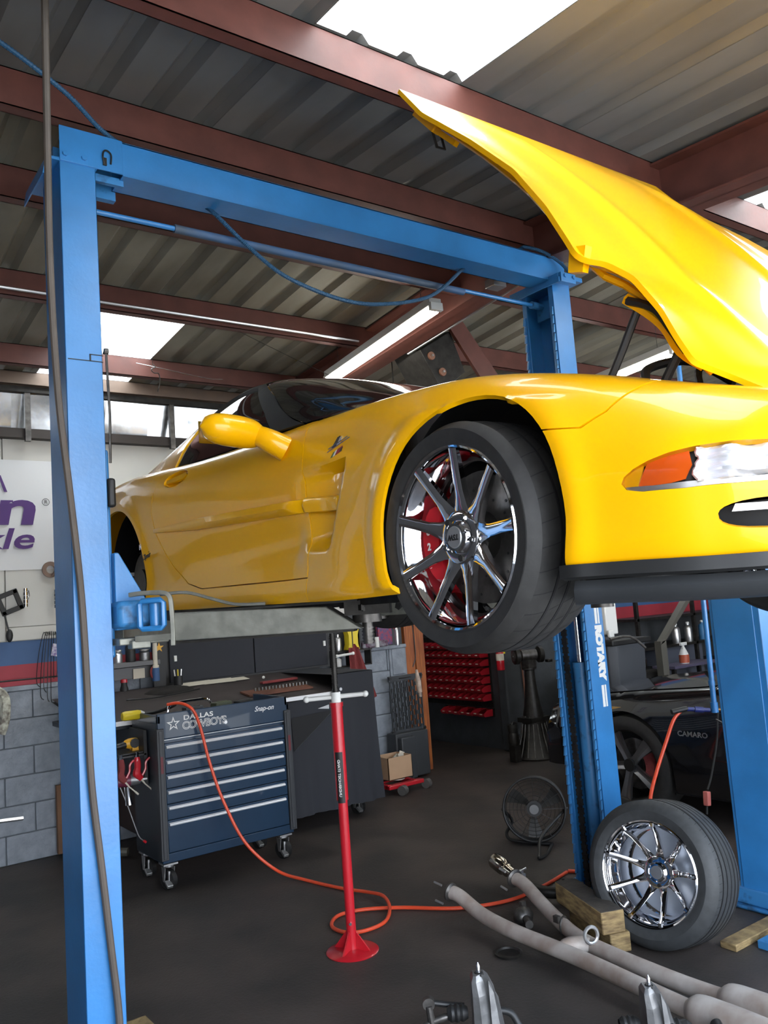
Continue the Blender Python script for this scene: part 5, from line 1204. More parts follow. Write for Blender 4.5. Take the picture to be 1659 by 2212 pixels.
q.box(P0.x, P0.x + pw, P0.y - .002, P0.y + .012, P0.z + phh, P0.z + phh + .05); q.box(P0.x, P0.x + pw, P0.y - .002, P0.y + .012, P0.z - .03, P0.z)
B('slotted_sheet', q, GREYP, pp)
q = MB()
for (a, b) in ((.015, -.015), (pw - .015, -.015), (.015, phh + .03), (pw - .015, phh + .03)): q.cyl(P0 + V(a, -.012, b), P0 + V(a, .0, b), .014, n=12)
q.tube([P0 + V(.12, -.008, phh + .025), P0 + V(.26, -.008, phh + .025)], .005, 6); B('fastener', q, BLACK, pp)
q = MB(); q.box(4.60, 4.98, 6.36, 6.50, 0.02, .43); q.box(4.62, 4.78, 6.30, 6.37, .02, .40); o = B('black_case', q, GREYP, bevel=.01); tag(o, 'black plastic case standing below the slotted panel', 'case')
dl_ = T('red_dolly', (4.42, 6.05, 0), 'low red steel dolly with grey wheels under the cardboard box', 'dolly')
q = MB(); q.box(4.22, 4.60, 5.98, 6.04, .05, .085); q.box(4.22, 4.26, 6.0, 6.30, .05, .09); q.box(4.50, 4.54, 6.0, 6.30, .05, .09); q.box(4.24, 4.54, 6.12, 6.22, .085, .10); B('frame', q, RED, dl_, bevel=.006)
for (x, y) in ((4.32, 5.93), (4.62, 5.98), (4.24, 6.30)):
    q = MB(); q.cyl((x - .02, y - .012, .04), (x + .03, y + .012, .04), .04, n=18); B('roller', q, mat('grey_roller', (.09, .085, .08), .6), dl_, smooth=True)
q = MB(); q.cyl((4.40, 6.12, .10), (4.40, 6.12, .115), .075, n=24); B('turntable', q, PAPER, dl_)
cbx = T('cardboard_box', (4.38, 6.15, .115), 'open brown cardboard box sitting on the red dolly', 'box')
q = MB(); X0, X1, Ya, Yb, Za, Zb, t_ = 4.25, 4.51, 6.02, 6.24, .116, .305, .006
q.box(X0, X1, Ya, Ya + t_, Za, Zb); q.box(X0, X1, Yb - t_, Yb, Za, Zb); q.box(X0, X0 + t_, Ya, Yb, Za, Zb); q.box(X1 - t_, X1, Ya, Yb, Za, Zb); q.box(X0, X1, Ya, Yb, Za, Za + t_); B('carton', q, CARD, cbx)
q = MB()
for k in range(5): q.bx((4.40 + .02 * k, 6.12 + .015 * (k % 3), .24 + .012 * k), (.07, .012, .05), Matrix.Rotation(.5 * k, 3, 'Y'))
B('contents', q, PAPER, cbx)
# ================================================================ SUPPORT STAND
st = T('support_stand', (2.216, 3.541, 0), 'tall red under-hoist support stand with white T handle', 'support stand')
SXY = (2.216, 3.541)
q = MB(); q.lathe([(0, .0001), (0, .124), (.004, .126), (.008, .120), (.014, .05), (.016, .0001)], (SXY[0], SXY[1], 0), (0, 0, 1), 48); B('base_plate', q, RED, st, smooth=True, ang=30)
for k in range(4):
    a = k * math.pi / 2 + .5; d = V(math.cos(a), math.sin(a), 0); p = V(-d.y, d.x, 0) * .004; c = V(*SXY, 0); q = MB()
    tri = [c + d * .02 + V(0, 0, .012), c + d * .095 + V(0, 0, .012), c + d * .02 + V(0, 0, .10)]
    q.add([t + p for t in tri] + [t - p for t in tri], [(0, 1, 2), (5, 4, 3), (0, 3, 4, 1), (1, 4, 5, 2), (2, 5, 3, 0)]); B('gusset', q, RED, st)
q = MB(); q.cyl((*SXY, .01), (*SXY, .72), .0235, n=28); B('lower_tube', q, RED, st, smooth=True)
q = MB(); q.cyl((*SXY, .70), (*SXY, 1.145), .0290, n=28); q.cyl((*SXY, 1.145), (*SXY, 1.165), .033, n=28); B('upper_tube', q, RED, st, smooth=True)
q = MB(); rws = []
dcam = V(-SXY[0], -SXY[1], 0).normalized(); 
for i in range(2):
    z = (.69, .93)[i]; rws.append([V(SXY[0] + .0296 * math.cos(t), SXY[1] + .0296 * math.sin(t), z) for t in [math.radians(190 + 75 * k / 10) for k in range(11)]])
q.grid(rws); dcl = B('label_sticker', q, INK, st)
text('label_lettering', 'UNDERHOIST STAND', .018, (SXY[0] - .0265, SXY[1] - .018, .72), (0, 0, 1), (.5, -.7, 0), WHITE, st, off=.0004)
q = MB(); z = 1.16; pts = []
q.cyl((*SXY, 1.15), (*SXY, 1.50), .0125, n=16)
while z < 1.49: q.cyl((*SXY, z), (*SXY, z + .004), .0155, .0155, n=14); z += .009
B('screw', q, DSTEEL, st, smooth=True, ang=30)
q = MB(); q.cyl((*SXY, 1.165), (*SXY, 1.215), .024, n=20)
hd_ = (Rv - ZZ * Rv.z).normalized(); hd_ = V(.81, -.585, 0)
q.tube([V(*SXY, 1.192) - hd_ * .145 - V(0, 0, .004), V(*SXY, 1.192), V(*SXY, 1.192) + hd_ * .145 + V(0, 0, .004)], .0115, 12)
q.sphere(V(*SXY, 1.188) - hd_ * .145, .016); q.sphere(V(*SXY, 1.196) + hd_ * .145, .016); B('t_handle', q, WHITE, st, smooth=True, ang=40)
q = MB(); q.cyl((SXY[0] - .014, SXY[1] - .02, .135), (SXY[0] - .02, SXY[1] - .028, .135), .007, n=8); B('lock_bolt', q, CHROME, st)
# ================================================================ FLOOR THINGS
# timber blocks under the leaning wheel
def beam_block(p0, p1, wdt, z0, z1, m, label):
    a = V(*p0, 0); b = V(*p1, 0); d = (b - a).normalized(); n = V(-d.y, d.x, 0) * wdt / 2; q = MB()
    vs = [p + s * n + V(0, 0, z) for p in (a, b) for s in (-1, 1) for z in (z0, z1)]
    q.add(vs, [(0, 1, 3, 2), (4, 6, 7, 5), (0, 4, 5, 1), (2, 3, 7, 6), (0, 2, 6, 4), (1, 5, 7, 3)])
    o = B('timber_block', q, m, bevel=.006, sub=0)
    if isinstance(m, list):
        for p in o.data.polygons:
            if p.normal.z < .5: p.material_index = 1
    return tag(o, label, 'timber block')
beam_block((3.06, 2.63), (3.22, 3.02), .10, 0, .085, WOOD, 'pale sawn timber block, lower one of the pair under the leaning wheel')
beam_block((3.035, 2.64), (3.21, 3.08), .115, .086, .185, [WOODD, WOOD], 'dirty timber block, upper one of the pair beside the leaning wheel')
# exhaust Y pipe
ex = T('exhaust_pipe', (2.8, 2.7, 0), 'long grey twin exhaust pipe with flanged ends lying across the floor', 'exhaust pipe')
pa = [V(2.79, 3.48, .14), V(2.80, 3.42, .13), V(2.80, 3.28, .085), V(2.78, 3.12, .075), V(2.77, 2.95, .072), V(2.76, 2.6, .072), V(2.72, 2.2, .072), V(2.69, 1.95, .075)]
pb = [V(3.13, 3.36, .15), V(3.12, 3.28, .14), V(3.06, 3.12, .11), V(3.00, 2.96, .085), V(2.93, 2.78, .075), V(2.89, 2.60, .072), V(2.86, 2.2, .072), V(2.86, 1.92, .075)]
q = MB(); q.tube(cr(pa, 10), .034, 20); B('pipe_run', q, PIPE, ex, smooth=True)
q = MB(); q.tube(cr(pb, 10), .033, 20); B('pipe_run', q, PIPE, ex, smooth=True)
q = MB(); q.tube(cr([V(2.77, 2.72, .075), V(2.83, 2.70, .08), V(2.90, 2.66, .075)], 5), [.028, .030, .034, .036, .037, .037, .037, .036, .034, .030, .028], 16); B('crossover', q, PIPE, ex, smooth=True)
for P_, d in ((pa[0], (pa[0] - pa[1])), (pb[0], (pb[0] - pb[1]))):
    d = d.normalized(); q = MB(); q.tube([P_ - d * .012, P_ - d * .004, P_ + d * .006, P_ + d * .010], [.036, .046, .046, .038], 24); fl = B('end_flange', q, STEEL, ex, smooth=True, ang=35)
    for s in (-1, 1):
        c = P_ + V(-.02, .01, .045 * s) + V(-.03, .02, 0); q = MB(); q.cyl(c - d * .02, c + d * .03, .006, n=8); B('stud', q, ALU, fl)
for (x, y) in ((2.70, 1.975), (2.855, 1.94)):
    q = MB(); q.tube(cr([V(x, y + .06, .075), V(x, y, .078), V(x - .01, y - .16, .085), V(x - .02, y - .30, .085), V(x - .02, y - .36, .08)], 6), [.035, .038, .043, .050, .056, .060, .062, .063, .063, .063, .063, .063, .063, .063, .063, .063, .063, .062, .060, .056, .050, .045, .040, .036, .034], 22); B('catalyst', q, PIPE, ex, smooth=True)
q = MB(); q.tube([V(2.955, 2.87, .085) + V(.036 * math.cos(t), .012 * math.cos(t), .04 * math.sin(t)) for t in [k * math.pi / 12 for k in range(24)]], .005, 6, closed=True); q.bx((2.925, 2.88, .12), (.02, .03, .03)); B('hose_clamp', q, STEEL, ex)
q = MB(); q.tube([V(2.86, 2.62, .105) + V(.03 * math.cos(t), -.01 * math.cos(t), .03 + .034 * math.sin(t)) for t in [k * math.pi / 12 for k in range(24)]], .008, 8, closed=True); B('sensor_ring', q, ALU, ex, smooth=True)
# exhaust tip section behind
et = T('exhaust_tip', (3.3, 3.5, 0), 'dark exhaust section with polished tip lying behind the grey pipes', 'exhaust tip')
q = MB(); q.lathe([(0, .038), (-.004, .042), (-.01, .044), (-.09, .044), (-.10, .036), (-.115, .032), (-.12, .036), (-.135, .036), (-.145, .030), (-.24, .027)], V(3.315, 3.715, .13), V(.155, .97, .19), 28); B('tip', q, mat('polished_nickel', (.42, .38, .32), .2, 1.0), et, smooth=True, ang=40)
q = MB(); q.tube(cr([V(3.277, 3.49, .082), V(3.255, 3.38, .07), V(3.28, 3.28, .06), V(3.38, 3.18, .055)], 6), .03, 14); B('bend', q, DSTEEL, et, smooth=True)
q = MB(); q.bx((3.27, 3.47, .12), (.07, .02, .02), Matrix.Rotation(.4, 3, 'Z')); q.bx((3.27, 3.44, .08), (.02, .015, .09)); q.cyl((3.22, 3.46, .125), (3.34, 3.49, .125), .006, n=8); B('clamp', q, ALU, et)
q = MB(); q.cyl((3.34, 3.22, .055), (3.42, 3.15, .055), .05, n=20); o = B('rubber_bushing', q, BLACK, smooth=True); tag(o, 'round black rubber bushing behind the timber blocks', 'bushing')
q = MB(); q.sphere((2.98, 3.16, .05), .05, 12, 8, (1.1, .9, .9)); q.cyl((2.96, 3.12, .05), (2.92, 3.06, .05), .02, n=10); q.bx((3.01, 3.19, .08), (.03, .02, .05)); o = B('metal_fitting', q, STEEL, smooth=True, ang=40); tag(o, 'oily metal fitting lying between the two exhaust pipes', 'fitting')
q = MB(); q.lathe([(0, .0001), (0, .06), (.012, .065), (.014, .055), (.006, .05), (.006, .0001)], (2.70, 2.98, 0), (0, 0, 1), 28); o = B('drip_tray', q, DSTEEL, smooth=True); tag(o, 'small round dish on the floor below the long exhaust pipe', 'dish')
# dark round thing right of the pipes base
# ================================================================ SUSPENSION PARTS (front knuckles at the bottom edge)
def knuckle(base, sc, label, flip=1):
    b = Vector(base); t = T('steering_knuckle', (b.x, b.y, 0), label, 'steering knuckle')
    R2 = V(.81, -.585, 0); 
    def K(x, y, z): return b + R2 * x * sc * flip + V(.585, .81, 0) * y * sc + V(0, 0, z * sc)
    q = MB()
    # cast upright: loft of sections
    secs = [(.0, .125, .06, .01), (.08, .11, .055, .012), (.16, .10, .05, .008), (.22, .085, .045, .002), (.265, .065, .035, -.008), (.283, .04, .025, -.012)]
    rows = [[K(ox - w_ / 2, -d, z), K(ox - w_ / 4, -d * 1.2, z), K(ox + w_ / 6, -d * .6, z), K(ox + w_ / 2, -d * .9, z), K(ox + w_ / 2, d, z), K(ox - w_ / 2, d, z)] for z, w_, d, ox in secs]
    q.grid(rows, True); q.add(rows[-1], [tuple(range(6))]); q.add(rows[0], [tuple(range(6))[::-1]]); B('upright', q, CASTAL, t)
    q = MB(); q.add([K(.02, -.04, .26), K(.05, -.035, .20), K(.06, -.04, .08), K(.02, -.06, .10), K(.02, -.02, .27), K(.055, -.01, .20), K(.075, -.02, .06), K(.03, -.02, .08)], [(0, 1, 2, 3), (7, 6, 5, 4), (0, 4, 5, 1), (1, 5, 6, 2), (2, 6, 7, 3), (3, 7, 4, 0)]); B('web_rib', q, CASTAL, t)
    q = MB(); q.tube([K(-.01, 0, .27), K(-.01, 0, .285), K(-.01, 0, .310), K(-.01, 0, .320)], [.010 * sc, .009 * sc, .007 * sc, .001], 12); B('ball_stud', q, CHROME, t, smooth=True)
    q = MB(); q.lathe([(-.02 * sc, .012 * sc), (-.012 * sc, .020 * sc), (-.004 * sc, .020 * sc), (0, .012 * sc)], K(-.01, 0, .285), (0, 0, 1), 18); B('boot', q, BLACK, t, smooth=True)
    q = MB(); q.lathe([(0, .02 * sc), (.02 * sc, .03 * sc), (.03 * sc, .026 * sc), (.04 * sc, .032 * sc), (.05 * sc, .026 * sc), (.06 * sc, .030 * sc), (.075 * sc, .02 * sc)], K(-.06 * 1, 0, .15), R2 * -flip, 20); B('tie_rod_boot', q, BLACK, t, smooth=True)
    return t, K
t1, K1 = knuckle((2.085, 2.46, -.02), 1.0, 'cast metal steering knuckle with bright stud, left one at the bottom edge', 1)
q = MB(); q.tube(cr([K1(-.10, 0, .145), K1(-.18, 0, .13), K1(-.27, .0, .09), K1(-.33, 0, .06), K1(-.38, 0, .045)], 5), [.009, .009, .012, .013, .014, .012, .012, .014, .010, .009, .010, .012, .016, .016, .014, .012, .012, .012, .012, .012, .012], 12); B('tie_rod', q, STEEL, t1, smooth=True)
q = MB(); q.tube([K1(-.40, 0, .05), K1(-.405, 0, .09)], [.020, .010], 14); q.tube([K1(-.405, 0, .09), K1(-.415, 0, .135)], [.008, .003], 10); B('tie_rod_end', q, BLACK, t1, smooth=True)
q = MB(); q.tube([K1(-.07, .02, .165), K1(-.14, .03, .17), K1(-.195, .02, .185)], .010, 10); B('drop_link', q, BLACK, t1, smooth=True)
q = MB(); q.cyl(K1(-.20, 0, .185), K1(-.20, .03, .185), .022, n=18); q.tube([K1(-.20, .0, .18), K1(-.19, .0, .10), K1(-.18, .0, .05)], [.012, .016, .014], 10); q.cyl(K1(-.18, -.01, .05), K1(-.18, .03, .05), .026, n=18); B('link_eye', q, STEEL, t1, smooth=True)
q = MB(); q.tube(cr([K1(.05, .02, .14), K1(.10, .02, .125), K1(.14, .0, .07), K1(.22, .0, .055), K1(.40, 0, .045), K1(.55, .0, .04)], 6), .013, 12); B('sway_bar', q, BLACK, t1, smooth=True)
t2, K2 = knuckle((2.45, 1.99, -.01), .92, 'cast metal steering knuckle with bright stud, right one beside the exhaust', 1)
q = MB(); q.lathe([(0, .02), (.02, .032), (.03, .026), (.04, .032), (.05, .024), (.07, .028), (.09, .016)], K2(.03, -.02, .14), V(.81, -.585, -.1), 20); B('rubber_bellows', q, BLACK, t2, smooth=True)
q = MB(); q.tube(cr([K2(.12, -.02, .13), K2(.17, -.02, .12), K2(.22, -.02, .125)], 4), .012, 12); q.cyl(K2(.225, -.03, .12), K2(.225, -.0, .13), .020, n=16); B('control_link', q, BLACK, t2, smooth=True)
q = MB(); q.cyl(K2(.225, -.045, .12), K2(.225, -.03, .12), .012, n=14); B('link_nut', q, ALU, t2, smooth=True)
q = MB(); q.tube(cr([K2(-.05, .03, .10), K2(-.12, .02, .07), K2(-.2, .0, .05)], 4), .013, 10); B('sway_bar_end', q, BLACK, t2, smooth=True)
# ================================================================ FLOOR FAN
fan = T('floor_fan', (4.0, 4.1, 0), 'dim black drum floor fan with round grille left of the far post', 'fan')
fc = V(4.05, 4.10, .215); fd = V(-.72, -.68, .16).normalized(); fr = .20; fu = V(0, 0, 1); fu = (fu - fd * fd.dot(fu)).normalized(); ft = fu.cross(fd)
def FP(r, a, h=0): return fc + (ft * math.cos(a) + fu * math.sin(a)) * r + fd * h
q = MB(); q.tube([FP(fr, 2 * math.pi * k / 40, .06) for k in range(40)], .008, 8, closed=True); q.tube([FP(fr, 2 * math.pi * k / 40, -.06) for k in range(40)], .008, 8, closed=True); rows = [[FP(fr + .003, 2 * math.pi * k / 40, h) for k in range(40)] for h in (-.06, .06)]; q.grid(rows, True); B('drum', q, BLACK, fan, smooth=True, ang=50)
q = MB()
for r in (.06, .085, .11, .135, .16, .18): q.tube([FP(r, 2 * math.pi * k / 40, .085 - .09 * (r / .20) ** 2 * .4) for k in range(40)], .0018, 4, closed=True)
for k in range(12): q.tube([FP(.05, 2 * math.pi * k / 12, .085), FP(fr, 2 * math.pi * k / 12, .06)], .002, 4)
B('front_grille', q, BLACK, fan)
q = MB(); q.cyl(FP(0, 0, .075), FP(0, 0, .093), .030, n=24); B('grille_badge', q, mat('badge_grey', (.14, .14, .14), .5), fan)
for k in range(3):
    a0_ = 2 * math.pi * k / 3; q = MB(); rows = [[FP(r, a0_ + .5 * g + .25 * r / fr, .02 - .035 * g) for g in (0, .4, .8, 1.2)] for r in (.04, .08, .13, .18)]; q.grid(rows); rows = [[FP(r, a0_ + .5 * g + .25 * r / fr, .016 - .035 * g) for g in (0, .4, .8, 1.2)] for r in (.04, .08, .13, .18)]; q.grid(rows); B('blade', q, mat('dusty_blade', (.05, .048, .045), .5), fan, smooth=True)
q = MB(); q.cyl(FP(0, 0, -.08), FP(0, 0, .04), .05, n=20); B('motor', q, BLACK, fan, smooth=True)
q = MB(); q.tube(cr([FP(fr + .01, 0.0, 0), V(3.93, 3.93, .10), V(3.80, 3.84, .03), V(3.78, 3.82, .015), V(3.85, 3.84, .012), V(3.95, 3.90, .012), V(4.05, 3.97, .012)], 5), .011, 8); q.tube(cr([FP(fr + .01, math.pi, 0), V(4.0, 4.27, .12), V(3.95, 4.28, .05), V(3.94, 4.22, .015), V(4.0, 4.06, .012), V(4.05, 3.97, .012)], 5), .011, 8); B('stand', q, BLACK, fan, smooth=True)
# ================================================================ BIN WALL
def bin_mesh():
    q = MB(); w_, d, h, t_ = .098, .13, .072, .003
    # local: x = depth out of wall (-x toward the room), y = width
    pr = [(0, 0), (-d + .015, 0), (-d, .02), (-d, .038), (-d + .05, h * .92), (0, h)]
    for y in (-w_ / 2, w_ / 2 - t_): q.prism(pr, lambda a, b, t: V(a, t, b), y, y + t_)
    q.box(-d + .015, 0, -w_ / 2, w_ / 2, 0, t_); q.box(-t_, 0, -w_ / 2, w_ / 2, 0, h)
    q.add([V(-d, -w_ / 2, .02), V(-d, w_ / 2, .02), V(-d, w_ / 2, .038), V(-d, -w_ / 2, .038), V(-d + t_, -w_ / 2, .02), V(-d + t_, w_ / 2, .02), V(-d + t_, w_ / 2, .038), V(-d + t_, -w_ / 2, .038), V(-d + .015, -w_ / 2, 0), V(-d + .015, w_ / 2, 0)], [(0, 1, 2, 3), (7, 6, 5, 4), (0, 1, 9, 8), (3, 2, 6, 7)])
    return q
ordn = ['first', 'second', 'third', 'fourth', 'fifth', 'sixth', 'seventh', 'eighth', 'ninth', 'tenth', 'eleventh', 'twelfth', 'thirteenth']
rowname = ['seventh bin row from the top', 'sixth bin row', 'fifth bin row', 'fourth bin row', 'third bin row', 'second bin row', 'top bin row']
pb_ = None; kk = 0
def place_bin(y, z, label, group, x=6.238):
    global pb_
    if pb_ is None:
        pb_ = T('storage_bin', (0, 0, 0), '', 'storage bin'); b_ = B('bin_shell', bin_mesh(), REDP, pb_); c_ = MB(); c_.box(-.1325, -.130, -.018, .018, .024, .034); B('bin_label', c_, PAPER, pb_); index_children(); r = pb_
    else: r = copy_tree(pb_)
    r.location = (x, y, z); r['label'] = label; r['group'] = group; r['category'] = 'storage bin'
    return r
for r_ in range(7):
    z = .515 + .0925 * r_
    for c_ in range(13):
        place_bin(6.86 + c_ * .105, z, 'red plastic bin, %s from the near end of the %s' % (ordn[c_], rowname[r_]), 'red storage bins on the wall')
for c_ in range(7): place_bin(6.86 + c_ * .105 - .01 * (c_ % 2), .35 + .004 * (c_ % 2), 'red plastic bin, %s from the near end of the short separate bottom row' % ordn[c_], 'red storage bins on the wall')
for r_ in range(2): pass
q = MB(); q.box(6.240, 6.255, 6.80, 8.2, .44, 1.20); o = B('louvred_panel', q, DSTEEL); tag(o, 'dark louvred backing panel holding the red bins', 'panel')
q = MB(); q.box(6.245, 6.26, 6.80, 7.6, .34, .43); o = B('lower_bin_rail', q, DSTEEL); tag(o, 'short dark rail holding the bottom row of red bins', 'rail')
q = MB(); q.box(6.23, 6.26, 7.5, 8.2, 1.32, 1.75); o = B('wall_sign', q, STRR); tag(o, 'dark red board on the wall above the bins', 'board')
# extinguisher
fe = T('fire_extinguisher', (6.12, 6.57, .86), 'small red fire extinguisher with white label on the pillar corner', 'fire extinguisher')
q = MB(); q.lathe([(0, .0001), (0, .038), (.01, .042), (.17, .042), (.20, .03), (.215, .016), (.24, .016)], (6.09, 6.47, .86), (0, 0, 1), 24); B('cylinder', q, RED, fe, smooth=True)
q = MB(); q.lathe([(.10, .0428), (.17, .0428)], (6.09, 6.47, .86), (0, 0, 1), 24); B('label', q, PAPER, fe, smooth=True)
q = MB(); q.cyl((6.09, 6.47, 1.09), (6.09, 6.47, 1.13), .014, n=10); q.bx((6.10, 6.45, 1.135), (.07, .012, .012)); B('valve', q, BLACK, fe)
q = MB(); q.box(6.13, 6.20, 6.500, 6.512, 1.02, 1.14); o = B('yellow_tag', q, YELP); tag(o, 'yellow inspection tag beside the fire extinguisher', 'tag')
# ================================================================ BENCH GRINDER ON GEARBOX PEDESTAL
gx, gy = 6.15, 6.12
gp_ = T('grinder_pedestal', (gx, gy, 0), 'old gearbox casing stood on end as a pedestal under the bench grinder', 'pedestal')
q = MB(); q.lathe([(0, .22), (.015, .225), (.03, .215), (.12, .18), (.22, .145), (.30, .125), (.36, .12)], (gx, gy, 0), (0, 0, 1), 40); B('bell_housing', q, DSTEEL, gp_, smooth=True, ang=40)
for k in range(18):
    a = 2 * math.pi * k / 18; q = MB(); d = V(math.cos(a), math.sin(a), 0); c = V(gx, gy, 0)
    q.tube([c + d * .215 + V(0, 0, .03), c + d * .178 + V(0, 0, .13), c + d * .145 + V(0, 0, .23), c + d * .124 + V(0, 0, .34)], .006, 5); B('rib', q, STEEL, gp_)
q = MB(); q.box(gx - .13, gx + .13, gy - .10, gy + .10, .355, .40); q.lathe([(.40, .105), (.44, .10), (.50, .085), (.60, .07), (.75, .055), (.86, .05), (.87, .075), (.885, .075)], (gx, gy, 0), (0, 0, 1), 28); B('tail_housing', q, DSTEEL, gp_, smooth=True, ang=40)
q = MB()
for k in range(12):
    a = 2 * math.pi * k / 12; q.cyl((gx + .115 * math.cos(a), gy + .09 * math.sin(a), .40), (gx + .115 * math.cos(a), gy + .09 * math.sin(a), .415), .009, n=6)
B('casing_bolt', q, STEEL, gp_, kind='stuff')
q = MB(); q.lathe([(0, .0001), (0, .05), (.02, .055), (.10, .055), (.12, .045), (.14, .05), (.20, .05), (.21, .0001)], (gx - .285, gy + .02, .16), (0, 0, 1), 20); q.tube(cr([V(gx - .245, gy, .36), V(gx - .30, gy, .38), V(gx - .31, gy, .32)], 4), .012, 8); q.box(gx - .325, gx - .245, gy - .03, gy + .05, 0, .16); o = B('starter_motor', q, DSTEEL, smooth=True, ang=40); tag(o, 'dark starter motor shape standing left of the pedestal', 'motor')
bg_ = T('bench_grinder', (gx, gy, .885), 'grey double bench grinder bolted on the gearbox pedestal', 'grinder')
gd = V(.93, -.36, 0); gc = V(gx, gy, 1.01)
q = MB(); q.lathe([(-.10, .0001), (-.10, .03), (-.085, .045), (-.08, .058), (.08, .058), (.085, .045), (.10, .03), (.10, .0001)], gc, gd, 24); q.bx(gc - V(0, 0, .085), (.11, .10, .08)); B('motor_housing', q, STEEL, bg_, smooth=True, ang=40)
for s in (-1, 1):
    q = MB(); q.lathe([(.105, .0001), (.105, .075), (.11, .082), (.15, .082), (.155, .075), (.155, .0001)], gc, gd * s, 28); wg = B('wheel_guard', q, DSTEEL, bg_, smooth=True, ang=40)
    q = MB(); q.lathe([(.156, .0001), (.156, .05), (.16, .05), (.16, .012), (.175, .012), (.175, .0001)], gc, gd * s, 20); B('grinding_wheel', q, STEEL, wg, smooth=True, ang=40)
q = MB(); q.bx(gc + gd * .21 + V(0, -.02, -.07), (.07, .05, .03)); B('tool_rest', q, BLACK, bg_, bevel=.008)
thing_tube('wall_conduit', [V(6.42, 6.50, 1.7), V(6.42, 6.50, 1.2), V(6.44, 6.50, .45)], .010, mat('rusty_conduit', (.22, .09, .05), .6), 'thin rusty conduit running down the dark wall behind the grinder', 'conduit', n=6)
# ================================================================ CAMARO (black coupe behind)
cm = T('car', (5.6, 3.0, 0), 'black coupe with grey five-spoke wheels parked behind the far posts', 'car')
CXm = 4.93 + .95; YF = 4.02      # front axle
BC = Surf([
 (-.95, [(0, .22), (0, .30), (0, .50), (0, .66), (0, .72), (0, .74)]),
 (-.90, [(.50, .20), (.55, .30), (.55, .50), (.50, .64), (.42, .72), (.0, .75)]),
 (-.70, [(.78, .18), (.84, .30), (.85, .50), (.80, .68), (.66, .76), (.0, .80)]),
 (-.35, [(.86, .17), (.93, .30), (.94, .52), (.90, .72), (.74, .82), (.0, .87)]),
 (0, [(.88, .17), (.95, .32), (.96, .55), (.93, .76), (.78, .86), (.0, .91)]),
 (.5, [(.88, .17), (.94, .32), (.94, .55), (.915, .79), (.78, .90), (.0, .96)]),
 (1.0, [(.88, .17), (.93, .32), (.93, .56), (.92, .84), (.80, .95), (.0, .99)]),
 (2.0, [(.88, .17), (.93, .32), (.93, .58), (.93, .88), (.82, .98), (.0, 1.02)]),
 (2.85, [(.89, .18), (.96, .34), (.97, .60), (.95, .90), (.82, 1.01), (.0, 1.04)]),
 (3.7, [(.80, .30), (.86, .42), (.87, .66), (.85, .90), (.74, 1.0), (.0, 1.02)]),
 (3.8, [(0, .35), (0, .45), (0, .66), (0, .85), (0, .95), (0, 1.0)])], nu=160, ns=81)
def cam_pt(u, s, g):
    p = BC.ev(u, s); return np.stack([CXm - g * p[:, 0], YF - np.asarray(u), p[:, 1]], 1)
XC_s, Z0_s = XC, Z0
XC, Z0 = CXm, 0.2
def cs(pts): return [(u, BC.s_of(u, w_) * SK) for u, w_ in pts]
aF = arc(0, .35, .385, -25, 205, 30)
for g in (1, -1):
    poly = cs([(.93, .20)]) + cs([(aF[0][0], .20)]) + cs(aF) + cs([(aF[-1][0], .20)]) + [pS(-.93, 1), pS(-.93, 3.9), (0, 3.95 * SK), (.93, 3.95 * SK)]
    panel('front_fender', poly, CAMB, cm, cam_pt, sgn=g, step=.05)
    panel('door', [pS(.94, 1), pS(.94, 3.95), pS(2.2, 3.95), pS(2.2, 1)], CAMB, cm, cam_pt, sgn=g, step=.06)
    aR = arc(2.85, .36, .39, 205, -25, 24)
    panel('quarter_panel', [pS(2.21, 1), pS(2.21, 3.95), pS(3.78, 3.95), pS(3.78, 1)] + cs([(aR[-1][0], .25)]) + cs(aR[::-1]) + cs([(aR[0][0], .2)]), CAMB, cm, cam_pt, sgn=g, step=.06)
    panel('hood', [pS(-.90, 4.0), pS(-.90, 5), pS(.95, 5), pS(.93, 4.0)], CAMB, cm, lambda u, s, g_: cam_pt(u, s, g_) + np.array([0, 0, .004]), sgn=g, step=.05)
    panel('cowl', [pS(.96, 4.0), pS(.96, 5), pS(1.2, 5), pS(1.2, 4.0)], BLACK, cm, cam_pt, sgn=g, step=.08)
    panel('trunk_lid', [pS(2.7, 3.96), pS(2.7, 5), pS(3.77, 5), pS(3.77, 3.96)], CAMB, cm, cam_pt, sgn=g, step=.08)
    rows = [[V(CXm - g * .80, YF - 1.1, .97), V(CXm - g * .60, YF - 1.75, 1.30), V(CXm - g * .58, YF - 2.2, 1.35), V(CXm - g * .66, YF - 3.0, 1.18), V(CXm - g * .74, YF - 3.4, 1.03)], [V(CXm - g * .88, YF - 1.1, .95), V(CXm - g * .74, YF - 1.75, 1.12), V(CXm - g * .74, YF - 2.2, 1.16), V(CXm - g * .80, YF - 3.0, 1.06), V(CXm - g * .84, YF - 3.4, 1.0)], [V(CXm - g * .90, YF - 1.1, .93), V(CXm - g * .90, YF - 1.75, .95), V(CXm - g * .90, YF - 2.2, .97), V(CXm - g * .90, YF - 3.0, .99), V(CXm - g * .88, YF - 3.4, .99)]]
    q = MB(); q.grid(rows); B('side_window', q, GLASSB, cm, smooth=True)
q = MB(); rows = [[V(CXm + x * w_, YF - y, z + .03 * (1 - x * x)) for x in np.linspace(-1, 1, 9)] for y, z, w_ in ((1.1, .96, .80), (1.75, 1.30, .60))]; q.grid(rows); B('windshield', q, GLASSB, cm, smooth=True)
q = MB(); rows = [[V(CXm + x * w_, YF - y, z + .03 * (1 - x * x)) for x in np.linspace(-1, 1, 9)] for y, z, w_ in ((1.75, 1.31, .60), (2.2, 1.35, .58), (2.7, 1.27, .62))]; q.grid(rows); B('roof_panel', q, CAMB, cm, smooth=True)
